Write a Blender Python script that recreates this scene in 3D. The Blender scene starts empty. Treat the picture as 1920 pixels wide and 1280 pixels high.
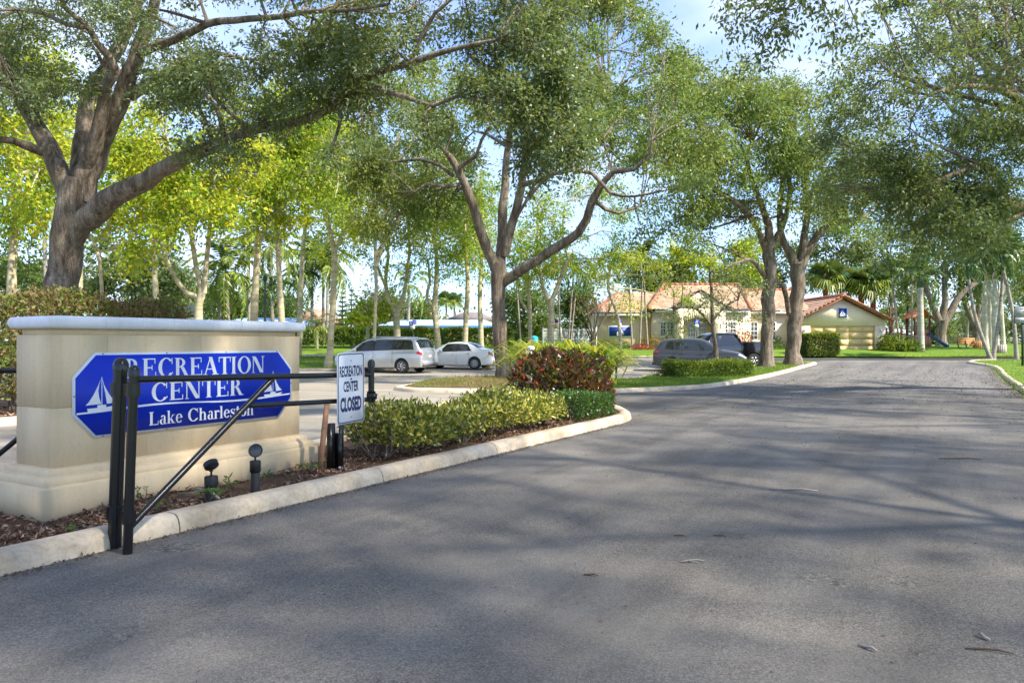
import bpy, bmesh, math, random
import numpy as np
from mathutils import Vector, Matrix

SC = bpy.context.scene
COL = SC.collection
R = math.radians
F, CX, CY, EYE = 1420.0, 960.0, 640.0, 1.6

# ------------------------------------------------------------------ camera, sky, sun, exposure
cam = bpy.data.cameras.new("camera"); camo = bpy.data.objects.new("camera", cam); COL.objects.link(camo)
cam.sensor_width = 36.0; cam.lens = 36.0 * F / 1920.0
cam.clip_start = 0.05; cam.clip_end = 3000
camo.location = (0, 0, EYE); camo.rotation_euler = (R(90), 0, 0)
SC.camera = camo

SUN_AZ = math.atan2(0.86, -0.51)      # direction towards the sun: behind the camera and to its right
SUN_EL = R(44)
W = bpy.data.worlds.new("World"); SC.world = W; W.use_nodes = True
wn, wl = W.node_tree.nodes, W.node_tree.links
wn.clear()
wo = wn.new("ShaderNodeOutputWorld"); bg = wn.new("ShaderNodeBackground")
sky = wn.new("ShaderNodeTexSky"); sky.sky_type = 'NISHITA'; sky.sun_disc = False
sky.sun_elevation = SUN_EL; sky.sun_rotation = SUN_AZ; sky.air_density = 1.0; sky.dust_density = .6; sky.ozone_density = 1.5
tc = wn.new("ShaderNodeTexCoord"); mp = wn.new("ShaderNodeMapping"); mp.inputs['Scale'].default_value = (1.2, 1.2, 3.2)
nz = wn.new("ShaderNodeTexNoise"); nz.inputs['Scale'].default_value = 2.3; nz.inputs['Detail'].default_value = 7; nz.inputs['Roughness'].default_value = .55
cr = wn.new("ShaderNodeValToRGB"); cr.color_ramp.elements[0].position = .40; cr.color_ramp.elements[1].position = .72
cr.color_ramp.elements[0].color = (.12, .12, .12, 1); cr.color_ramp.elements[1].color = (.8, .8, .8, 1)
mx = wn.new("ShaderNodeMix"); mx.data_type = 'RGBA'
wl.new(tc.outputs['Generated'], mp.inputs['Vector']); wl.new(mp.outputs[0], nz.inputs['Vector']); wl.new(nz.outputs[0], cr.inputs[0])
wl.new(cr.outputs[0], mx.inputs[0]); sm = wn.new('ShaderNodeMix'); sm.data_type = 'RGBA'; sm.blend_type = 'MULTIPLY'; sm.inputs[0].default_value = 1; sm.inputs[7].default_value = (.53, .67, .90, 1); wl.new(sky.outputs[0], sm.inputs[6]); wl.new(sm.outputs[2], mx.inputs[6]); mx.inputs[7].default_value = (3.3, 3.6, 4.3, 1)
wl.new(mx.outputs[2], bg.inputs[0]); bg.inputs[1].default_value = 0.15; wl.new(bg.outputs[0], wo.inputs[0])

sl = bpy.data.lights.new("sun", 'SUN'); sl.energy = 3.7; sl.angle = R(1.8); sl.color = (1.0, .93, .80)
so = bpy.data.objects.new("sun", sl); COL.objects.link(so)
sdir = Vector((math.sin(SUN_AZ) * math.cos(SUN_EL), math.cos(SUN_AZ) * math.cos(SUN_EL), math.sin(SUN_EL)))
so.rotation_euler = sdir.to_track_quat('Z', 'Y').to_euler(); so.location = (20, -20, 40)

vs = SC.view_settings
vs.view_transform = 'Standard'; vs.look = 'None'; vs.exposure = 1.42; vs.gamma = 1.0; vs.use_curve_mapping = False
SC.cycles.max_bounces = 6; SC.cycles.diffuse_bounces = 3; SC.cycles.transmission_bounces = 4; SC.cycles.transparent_max_bounces = 6
SC.cycles.sample_clamp_indirect = 6

# ------------------------------------------------------------------ land height (rises gently away from the camera)
_HY = [-60, 0, 20, 30, 34, 38, 42, 46, 50, 54, 58, 60, 62, 64, 66, 72, 90, 140, 240, 500]
_HZ = [0, 0, 0, 0, 0, .03, .12, .21, .30, .40, .60, .73, .86, .96, 1.0, 1.02, 1.05, 1.1, 1.15, 1.2]
def gz(y): return float(np.interp(y, _HY, _HZ))
def pt(px, py, Y): return ((px - CX) * Y / F, Y, EYE - (py - CY) * Y / F)
def gp(px, Y, dz=0.0): return ((px - CX) * Y / F, Y, gz(Y) + dz)

# ------------------------------------------------------------------ materials
MATS = {}
def _mat(name):
    m = bpy.data.materials.new(name); m.use_nodes = True
    MATS[name] = m
    nt = m.node_tree; b = nt.nodes['Principled BSDF']
    return m, nt, b
def _noise(nt, scale, detail=4, rough=.55, vec=None, stretch=None):
    n = nt.nodes.new("ShaderNodeTexNoise"); n.inputs['Scale'].default_value = scale
    n.inputs['Detail'].default_value = detail; n.inputs['Roughness'].default_value = rough
    t = nt.nodes.new("ShaderNodeTexCoord")
    if stretch:
        mpn = nt.nodes.new("ShaderNodeMapping"); mpn.inputs['Scale'].default_value = stretch[:3]
        if len(stretch) > 3:
            mpn.vector_type = 'TEXTURE'; mpn.inputs['Scale'].default_value = [1 / q for q in stretch[:3]]; mpn.inputs['Rotation'].default_value = (0, 0, stretch[3])
        nt.links.new(t.outputs['Object'], mpn.inputs[0]); nt.links.new(mpn.outputs[0], n.inputs['Vector'])
    else:
        nt.links.new(t.outputs['Object'], n.inputs['Vector'])
    return n
def _ramp(nt, src, stops):
    r = nt.nodes.new("ShaderNodeValToRGB"); e = r.color_ramp.elements
    while len(e) < len(stops): e.new(.5)
    for k, (p, c) in enumerate(stops): e[k].position = p; e[k].color = (*c, 1)
    nt.links.new(src, r.inputs[0]); return r
def _mixc(nt, fac, a, b, mode='MIX'):
    m = nt.nodes.new("ShaderNodeMix"); m.data_type = 'RGBA'; m.blend_type = mode
    for i, v in ((0, fac), (6, a), (7, b)):
        if hasattr(v, 'links'): nt.links.new(v, m.inputs[i])
        elif i == 0: m.inputs[0].default_value = v
        else: m.inputs[i].default_value = (*v, 1)
    return m.outputs[2]
def _bump(nt, b, src, strength, dist=.01):
    n = nt.nodes.new("ShaderNodeBump"); n.inputs['Strength'].default_value = strength; n.inputs['Distance'].default_value = dist
    nt.links.new(src, n.inputs['Height']); nt.links.new(n.outputs[0], b.inputs['Normal']); return n

def plain(name, col, rough=.6, metal=0.0, var=.12, scale=6.0, bump=0.0, bscale=60.0, coat=0.0, spec=.5):
    m, nt, b = _mat(name)
    n = _noise(nt, scale, 5, .6)
    lo = tuple(c * (1 - var) for c in col); hi = tuple(min(1, c * (1 + var)) for c in col)
    r = _ramp(nt, n.outputs[0], [(.3, lo), (.7, hi)])
    nt.links.new(r.outputs[0], b.inputs['Base Color'])
    b.inputs['Roughness'].default_value = rough; b.inputs['Metallic'].default_value = metal
    b.inputs['Specular IOR Level'].default_value = spec
    if coat: b.inputs['Coat Weight'].default_value = coat; b.inputs['Coat Roughness'].default_value = .08
    if bump:
        n2 = _noise(nt, bscale, 6, .65); _bump(nt, b, n2.outputs[0], bump)
    return m

def leafmat(name, stops, trans=.35, rough=.55, clump=None, cscale=.5, spec=.35):
    """every leaf its own hue (random per leaf) plus branches of another hue"""
    m, nt, b = _mat(name)
    g = nt.nodes.new("ShaderNodeNewGeometry")
    r = _ramp(nt, g.outputs['Random Per Island'], stops)
    col = r.outputs[0]
    if clump:
        n = _noise(nt, cscale, 3, .6)
        f = _ramp(nt, n.outputs[0], [(.42, (0, 0, 0)), (.62, (1, 1, 1))])
        col = _mixc(nt, f.outputs[0], col, _mixc(nt, .65, col, clump))
    nt.links.new(col, b.inputs['Base Color']); b.inputs['Roughness'].default_value = rough; b.inputs['Specular IOR Level'].default_value = spec
    t = nt.nodes.new("ShaderNodeBsdfTranslucent"); nt.links.new(_mixc(nt, .35, col, (.55, .6, .06)), t.inputs[0])
    s = nt.nodes.new("ShaderNodeMixShader"); s.inputs[0].default_value = trans
    out = nt.nodes['Material Output']
    nt.links.new(b.outputs[0], s.inputs[1]); nt.links.new(t.outputs[0], s.inputs[2]); nt.links.new(s.outputs[0], out.inputs[0])
    return m

def barkmat(name, a, b_, c, scale=7.0, zst=.25, bump=.8, ring=False):
    m, nt, b = _mat(name)
    st = (1, 1, zst) if not ring else (.25, .25, 2.2)
    n = _noise(nt, scale, 8, .7, stretch=st)
    v = nt.nodes.new("ShaderNodeTexVoronoi"); v.inputs['Scale'].default_value = scale * 2.4; v.feature = 'DISTANCE_TO_EDGE'
    tcn = nt.nodes.new("ShaderNodeTexCoord"); mpn = nt.nodes.new("ShaderNodeMapping"); mpn.inputs['Scale'].default_value = st
    nt.links.new(tcn.outputs['Object'], mpn.inputs[0]); 
    dn = _noise(nt, scale * 1.3, 3)
    ad = nt.nodes.new("ShaderNodeMix"); ad.data_type = 'VECTOR'; ad.inputs[0].default_value = .12
    nt.links.new(mpn.outputs[0], ad.inputs[4]); nt.links.new(dn.outputs[1], ad.inputs[5]); nt.links.new(ad.outputs[1], v.inputs['Vector'])
    r = _ramp(nt, n.outputs[0], [(.36, a), (.5, b_), (.64, c)])
    n2 = _noise(nt, .9, 3)
    lich = _ramp(nt, n2.outputs[0], [(.5, (0, 0, 0)), (.68, (.55, .55, .55))])
    col = _mixc(nt, lich.outputs[0], r.outputs[0], tuple((x * .8 + y * .2) for x, y in zip(b_, (.2, .24, .1))))
    crk = _ramp(nt, v.outputs[0], [(0, (.45, .42, .4)), (.12, (1, 1, 1))])
    if not ring: col = _mixc(nt, .7, col, crk.outputs[0], 'MULTIPLY')
    if not ring: col = _mixc(nt, .8, col, _ramp(nt, _noise(nt, scale * .35, 4, .6, stretch=st).outputs[0], [(.38, (.62, .58, .55)), (.58, (1.0, 1.0, 1.0))]).outputs[0], 'MULTIPLY')
    nt.links.new(col, b.inputs['Base Color']); b.inputs['Roughness'].default_value = .9; b.inputs['Specular IOR Level'].default_value = .2
    mm = nt.nodes.new("ShaderNodeMath"); mm.operation = 'ADD'
    sc = nt.nodes.new("ShaderNodeMath"); sc.operation = 'MINIMUM'; sc.inputs[1].default_value = .15; nt.links.new(v.outputs[0], sc.inputs[0])
    nt.links.new(sc.outputs[0], mm.inputs[0]); nt.links.new(n.outputs[0], mm.inputs[1])
    _bump(nt, b, mm.outputs[0], bump, .05 if not ring else .01)
    return m

# ground, road and masonry
def asphalt(name, base, warm, grain, line_rot=0.0):
    m, nt, b = _mat(name)
    fine = _noise(nt, 85, 3, .8); mid = _noise(nt, 26, 4, .7); big = _noise(nt, .33, 5, .6); streak = _noise(nt, .9, 5, .6, stretch=(.10, 1.25, 1, line_rot))
    r1 = _ramp(nt, fine.outputs[0], [(.3, tuple(c * (1 - grain) for c in base)), (.5, base), (.68, tuple(c * (1 + grain * 1.5) for c in base))])
    r2 = _ramp(nt, mid.outputs[0], [(.34, (.72, .72, .72)), (.5, (1, 1, 1)), (.66, (1.0, 1.0, 1.0))])
    c = _mixc(nt, .7, r1.outputs[0], r2.outputs[0], 'MULTIPLY')
    f = _ramp(nt, big.outputs[0], [(.44, (0, 0, 0)), (.60, (1, 1, 1))])
    c = _mixc(nt, f.outputs[0], c, _mixc(nt, .5, c, warm))
    f2 = _ramp(nt, streak.outputs[0], [(.38, (.66, .66, .665)), (.58, (1.0, 1.0, 1.0))])
    c = _mixc(nt, .8, c, f2.outputs[0], 'MULTIPLY')
    # hairline cracks and small dark patches
    v = nt.nodes.new("ShaderNodeTexVoronoi"); v.feature = 'DISTANCE_TO_EDGE'; v.inputs['Scale'].default_value = .33
    wob = _noise(nt, 1.1, 5, .65); t2 = nt.nodes.new("ShaderNodeTexCoord")
    av = nt.nodes.new("ShaderNodeMix"); av.data_type = 'VECTOR'; av.inputs[0].default_value = .62
    nt.links.new(t2.outputs['Object'], av.inputs[4]); nt.links.new(wob.outputs[1], av.inputs[5]); nt.links.new(av.outputs[1], v.inputs['Vector'])
    ck = _ramp(nt, v.outputs[0], [(0.0, (.6, .6, .6)), (.005, (1, 1, 1))])
    msk = _noise(nt, .21, 2); mk = _ramp(nt, msk.outputs[0], [(.58, (0, 0, 0)), (.66, (.8, .8, .8))])
    c = _mixc(nt, mk.outputs[0], c, _mixc(nt, 1.0, c, ck.outputs[0], 'MULTIPLY'))
    sp = _noise(nt, 3.2, 3, .6); sf = _ramp(nt, sp.outputs[0], [(.70, (1, 1, 1)), (.76, (.68, .67, .66))])
    c = _mixc(nt, 1.0, c, sf.outputs[0], 'MULTIPLY')
    # worn patches where the binder has gone and coarse stone shows
    vc = nt.nodes.new("ShaderNodeTexVoronoi"); vc.inputs['Scale'].default_value = 34; nt.links.new(t2.outputs['Object'], vc.inputs['Vector'])
    stone = _ramp(nt, vc.outputs['Color'], [(.25, (.5, .5, .5)), (.55, (1, 1, 1)), (.8, (1.5, 1.48, 1.42))]); wm = _noise(nt, .62, 6, .7); wf = _ramp(nt, wm.outputs[0], [(.60, (0, 0, 0)), (.66, (.9, .9, .9))])
    c = _mixc(nt, wf.outputs[0], c, _mixc(nt, 1.0, c, stone.outputs[0], 'MULTIPLY'))
    nt.links.new(c, b.inputs['Base Color']); b.inputs['Roughness'].default_value = .88; b.inputs['Specular IOR Level'].default_value = .25
    _bump(nt, b, fine.outputs[0], .55, .012)
    return m
asphalt("asphalt", (.168, .155, .138), (.222, .206, .184), .62, R(59.6))
asphalt("lot_asphalt", (.32, .285, .235), (.42, .37, .31), .25, R(168))
asphalt("path_asphalt", (.075, .072, .07), (.09, .086, .08), .3)

def groundmat(name, stops, scale, stops2=None, bump=.5):
    m, nt, b = _mat(name)
    n = _noise(nt, scale, 8, .75); r = _ramp(nt, n.outputs[0], stops); c = r.outputs[0]
    n2 = _noise(nt, .35, 4, .6)
    if stops2:
        r2 = _ramp(nt, n2.outputs[0], [(.4, (0, 0, 0)), (.65, (1, 1, 1))]); c = _mixc(nt, r2.outputs[0], c, _mixc(nt, .6, c, stops2))
    nt.links.new(c, b.inputs['Base Color']); b.inputs['Roughness'].default_value = .95; b.inputs['Specular IOR Level'].default_value = .1
    _bump(nt, b, n.outputs[0], bump, .04); return m
groundmat("lawn", [(.3, (.05, .10, .012)), (.5, (.10, .19, .02)), (.7, (.17, .27, .035))], 9, (.20, .25, .04))
groundmat("mulch_soil", [(.3, (.06, .035, .022)), (.5, (.14, .085, .055)), (.7, (.26, .17, .115))], 22, (.16, .11, .07), .9)
groundmat("thatch", [(.3, (.08, .05, .03)), (.5, (.17, .11, .065)), (.7, (.27, .19, .11))], 14, (.13, .12, .04), .9)

plain("concrete", (.66, .555, .415), .85, var=.2, scale=3.5, bump=.25, bscale=70)
def kerbmat():
    m = MATS["concrete"]; nt = m.node_tree; b = nt.nodes['Principled BSDF']
    src = b.inputs['Base Color'].links[0].from_socket
    n = _noise(nt, 24, 6, .7); r = _ramp(nt, n.outputs[0], [(.3, (.72, .68, .62)), (.55, (1, 1, 1))])
    n2 = _noise(nt, 1.3, 4, .6); r2 = _ramp(nt, n2.outputs[0], [(.36, (.64, .59, .52)), (.58, (1, 1, 1))])
    c = _mixc(nt, .8, src, r.outputs[0], 'MULTIPLY'); c = _mixc(nt, .8, c, r2.outputs[0], 'MULTIPLY')
    nt.links.new(c, b.inputs['Base Color'])
kerbmat()
plain("grey_concrete", (.30, .285, .26), .9, var=.25, scale=4, bump=.25)
def stucco(name, col, dirt=.12, bs=24):
    m, nt, b = _mat(name)
    n = _noise(nt, 2.2, 5, .6, stretch=(1, 1, .35)); r = _ramp(nt, n.outputs[0], [(.3, tuple(c * (1 - dirt) for c in col)), (.65, col)])
    n1 = _noise(nt, 38, 4); r1 = _ramp(nt, n1.outputs[0], [(.28, (.86, .85, .83)), (.45, (1, 1, 1))])
    c = _mixc(nt, .6, r.outputs[0], r1.outputs[0], 'MULTIPLY')
    dr = _noise(nt, 7, 5, .65, stretch=(1, 1, .07)); rd = _ramp(nt, dr.outputs[0], [(.34, (.82, .78, .72)), (.50, (1, 1, 1))]); c = _mixc(nt, .38, c, rd.outputs[0], 'MULTIPLY')
    nt.links.new(c, b.inputs['Base Color']); b.inputs['Roughness'].default_value = .8; b.inputs['Specular IOR Level'].default_value = .3
    n2 = _noise(nt, bs, 6, .6); n3 = _noise(nt, 5, 3); ms = nt.nodes.new("ShaderNodeMath"); ms.operation = 'ADD'
    nt.links.new(n2.outputs[0], ms.inputs[0]); nt.links.new(n3.outputs[0], ms.inputs[1])
    _bump(nt, b, ms.outputs[0], .16, .012); return m
stucco("beige_stucco", (.76, .59, .37), .09)
stucco("coping_white", (.80, .80, .83), .10)
stucco("cream_stucco", (.76, .58, .34), .08)
stucco("pale_cream", (.86, .70, .48), .06)
stucco("garage_cream", (.92, .75, .54), .06)
plain("garage_door", (.74, .52, .23), .6, var=.05)
plain("tile_red", (.50, .315, .20), .8, var=.45, scale=1.6, bump=.2)
plain("tile_ridge", (.40, .15, .075), .8, var=.25, scale=3)
plain("tile_pink", (.50, .26, .17), .85, var=.2, scale=2)
plain("roof_grey", (.20, .17, .16), .9, var=.2)
plain("white_paint", (.80, .80, .79), .5, var=.04)
plain("white_line", (.62, .60, .55), .8, var=.25, scale=9)
plain("faded_yellow", (.19, .165, .10), .9, var=.35, scale=9)
plain("black_paint", (.007, .007, .008), .27, var=.3, scale=14, bump=.04, bscale=40)
plain("black_plastic", (.010, .010, .011), .45, var=.25)
plain("grey_plastic", (.035, .035, .037), .5)
plain("lens_glass", (.02, .03, .035), .22, var=.1)
plain("sign_blue", (.001, .030, .50), .42, var=.06, scale=2, spec=.35)
plain("emblem_blue", (.010, .05, .27), .5, var=.06)
plain("navy_print", (.012, .02, .11), .5, var=.05)
plain("sheet_white", (.74, .76, .80), .35, var=.05)
plain("wood_stake", (.30, .16, .09), .8, var=.35, scale=12)
plain("grey_twig", (.30, .27, .24), .9, var=.3)
plain("brown_twig", (.12, .075, .045), .9, var=.3)
plain("rust_steel", (.07, .045, .035), .6, .5)
plain("silver_paint", (.50, .51, .52), .28, .55, var=.03, coat=.8)
plain("white_car_paint", (.80, .80, .79), .25, var=.02, coat=.8)
plain("grey_car_paint", (.052, .056, .070), .24, .2, var=.03, coat=.35)
plain("black_car_paint", (.008, .008, .010), .18, var=.1, coat=1.0)
plain("car_glass", (.012, .017, .018), .03, var=.2, spec=.9)
plain("tyre_rubber", (.018, .018, .018), .8)
plain("alloy", (.55, .55, .56), .3, .8)
plain("dark_trim", (.015, .015, .016), .5)
plain("tail_red", (.40, .015, .02), .15, coat=.8)
plain("lamp_clear", (.62, .66, .70), .1, coat=.8)
plain("chrome", (.7, .7, .72), .12, 1.0)
plain("window_dark", (.05, .055, .06), .06, spec=.8)
plain("awning_blue", (.03, .20, .52), .7)
plain("awning_white", (.42, .62, .86), .7)
plain("red_flag", (.55, .03, .04), .7)
plain("timber_orange", (.55, .27, .09), .75, var=.25, scale=8)
plain("timber_grey", (.46, .38, .32), .8, var=.25, scale=8)
plain("play_brown", (.13, .035, .02), .6)
plain("play_tan", (.42, .20, .12), .8)
plain("play_orange", (.62, .20, .06), .6)
plain("slide_blue", (.012, .07, .17), .35)
plain("lamp_dark", (.02, .028, .026), .5)
plain("sign_grey", (.36, .37, .37), .6, var=.08)
plain("cyan_plastic", (.03, .42, .58), .5)
plain("litter_brown", (.09, .055, .035), .9, var=.5, scale=30)
plain("litter_tan", (.24, .17, .11), .9, var=.4, scale=30)

barkmat("oak_bark", (.12, .088, .064), (.255, .203, .152), (.39, .335, .27), 9.0, .20, .9)
barkmat("gumbo_bark", (.30, .25, .15), (.47, .41, .26), (.60, .55, .40), 2.2, .5, .25, ring=True)
barkmat("pale_bark", (.26, .23, .17), (.42, .39, .32), (.54, .52, .45), 2.0, .5, .2, ring=True)
barkmat("white_bark", (.33, .29, .21), (.52, .48, .37), (.66, .63, .52), 2.0, .5, .2, ring=True)
barkmat("palm_bark", (.16, .135, .11), (.30, .265, .22), (.40, .36, .31), 3.0, .5, .3, ring=True)
barkmat("boot_bark", (.10, .04, .025), (.22, .085, .045), (.32, .15, .08), 6, 1.0, .9)
barkmat("twig_bark", (.10, .08, .06), (.17, .14, .11), (.26, .22, .18), 9, .4, .4)

leafmat("oak_leaf", [(0, (.05, .085, .036)), (.45, (.10, .155, .058)), (.8, (.155, .21, .09)), (1, (.25, .29, .16))], .36, .42, clump=(.13, .16, .04), cscale=.45, spec=.55)
leafmat("oak_leaf_light", [(0, (.07, .13, .03)), (.5, (.13, .23, .045)), (.85, (.20, .30, .08)), (1, (.30, .34, .12))], .40, .45, clump=(.19, .20, .04), cscale=.4, spec=.5)
leafmat("oak_leaf_grey", [(0, (.07, .115, .046)), (.5, (.135, .19, .08)), (.85, (.21, .26, .13)), (1, (.30, .34, .20))], .38, .45, clump=(.10, .15, .03), cscale=.4, spec=.5)
leafmat("yellow_leaf", [(0, (.09, .21, .018)), (.4, (.21, .37, .022)), (.72, (.44, .54, .03)), (.94, (.60, .50, .035)), (1, (.46, .26, .035))], .46, .5, clump=(.55, .52, .025), cscale=.35)
leafmat("lime_leaf", [(0, (.07, .18, .02)), (.45, (.16, .33, .03)), (.8, (.31, .46, .04)), (1, (.50, .47, .05))], .44, .5, clump=(.40, .47, .03), cscale=.35)
leafmat("far_leaf", [(0, (.035, .07, .018)), (.5, (.07, .125, .025)), (1, (.13, .20, .045))], .3, .6, clump=(.15, .19, .04), cscale=.15)
leafmat("olive_leaf", [(0, (.075, .085, .045)), (.5, (.125, .135, .075)), (1, (.20, .20, .12))], .25, .6)
leafmat("needle", [(0, (.025, .07, .03)), (.6, (.05, .115, .045)), (1, (.09, .15, .06))], .15, .6)
leafmat("palm_leaf", [(0, (.022, .065, .018)), (.5, (.048, .115, .028)), (1, (.11, .18, .045))], .2, .4, spec=.5)
leafmat("palm_leaf_yellow", [(0, (.09, .15, .02)), (.5, (.18, .25, .03)), (1, (.30, .32, .06))], .25, .4, spec=.5)
leafmat("palm_silver", [(0, (.30, .36, .34)), (1, (.50, .55, .52))], .15, .5)
leafmat("dead_leaf", [(0, (.14, .07, .03)), (1, (.30, .18, .08))], .2, .8)
leafmat("hedge_leaf", [(0, (.025, .055, .014)), (.5, (.055, .10, .02)), (.85, (.11, .17, .03)), (1, (.20, .25, .04))], .28, .42, spec=.5)
leafmat("hedge_lit", [(0, (.06, .10, .014)), (.5, (.13, .19, .02)), (1, (.27, .31, .03))], .3, .45)  # brighter hedge leaf; on clipped tops it paints in the sunlight
leafmat("hedge_brown", [(0, (.07, .055, .025)), (.25, (.18, .09, .04)), (.42, (.08, .13, .024)), (.85, (.15, .22, .035)), (1, (.30, .15, .07))], .28, .5, clump=(.22, .12, .06), cscale=.7)
leafmat("hedge_green", [(0, (.05, .10, .015)), (.5, (.10, .18, .024)), (1, (.21, .30, .04))], .28, .45)
leafmat("variegated", [(0, (.035, .075, .014)), (.38, (.075, .13, .018)), (.5, (.36, .34, .035)), (.8, (.50, .46, .08)), (1, (.60, .53, .16))], .3, .35, spec=.6)
leafmat("ground_cover", [(0, (.018, .06, .012)), (.5, (.04, .12, .02)), (1, (.09, .19, .03))], .25, .35, spec=.6)
leafmat("croton", [(0, (.018, .010, .014)), (.42, (.05, .020, .024)), (.50, (.05, .09, .018)), (.74, (.10, .18, .024)), (.83, (.24, .022, .018)), (.93, (.38, .06, .02)), (1, (.46, .20, .03))], .18, .3, spec=.6, clump=(.10, .02, .018), cscale=1.6)
leafmat("croton_warm", [(0, (.04, .05, .014)), (.4, (.20, .12, .03)), (.7, (.36, .16, .035)), (1, (.50, .30, .05))], .25, .4)
leafmat("strap_yellow", [(0, (.10, .19, .016)), (.4, (.24, .32, .022)), (.8, (.46, .43, .03)), (1, (.55, .48, .08))], .35, .35)
leafmat("ti_red", [(0, (.16, .012, .025)), (.5, (.36, .022, .045)), (1, (.50, .07, .09))], .3, .35)
leafmat("weed_leaf", [(0, (.04, .10, .015)), (1, (.12, .23, .03))], .35, .35)
leafmat("grass_blade", [(0, (.07, .14, .014)), (.5, (.14, .24, .022)), (1, (.25, .34, .05))], .3, .5)
leafmat("dry_blade", [(0, (.16, .12, .04)), (.5, (.28, .22, .08)), (1, (.20, .22, .04))], .3, .6)
leafmat("chip", [(0, (.05, .026, .016)), (.4, (.14, .078, .05)), (.75, (.27, .165, .11)), (1, (.42, .31, .23))], .0, .9, spec=.1)
# ------------------------------------------------------------------ object helpers
def props(o, label=None, cat=None, group=None, kind=None):
    if label: o['label'] = label
    if cat: o['category'] = cat
    if group: o['group'] = group
    if kind: o['kind'] = kind
    return o
def thing(name, label, cat, loc=(0, 0, 0), rz=0.0, group=None, kind=None):
    o = bpy.data.objects.new(name, None); COL.objects.link(o); o.empty_display_size = .2
    o.location = loc; o.rotation_euler = (0, 0, rz)
    return props(o, label, cat, group, kind)
def loc_of(o):
    v = Vector(o.location); p = o.parent
    while p: v += Vector(p.location); p = p.parent
    return v
def link_mesh(name, me, parent=None, loc=(0, 0, 0), rot=(0, 0, 0), scale=None):
    o = bpy.data.objects.new(name, me); COL.objects.link(o)
    o.location = loc; o.rotation_euler = rot
    if scale: o.scale = scale
    if parent: o.parent = parent
    return o
def copy_tree(o, parent=None):
    c = o.copy(); COL.objects.link(c)
    if parent: c.parent = parent
    for ch in list(o.children): copy_tree(ch, c)
    return c

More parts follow.
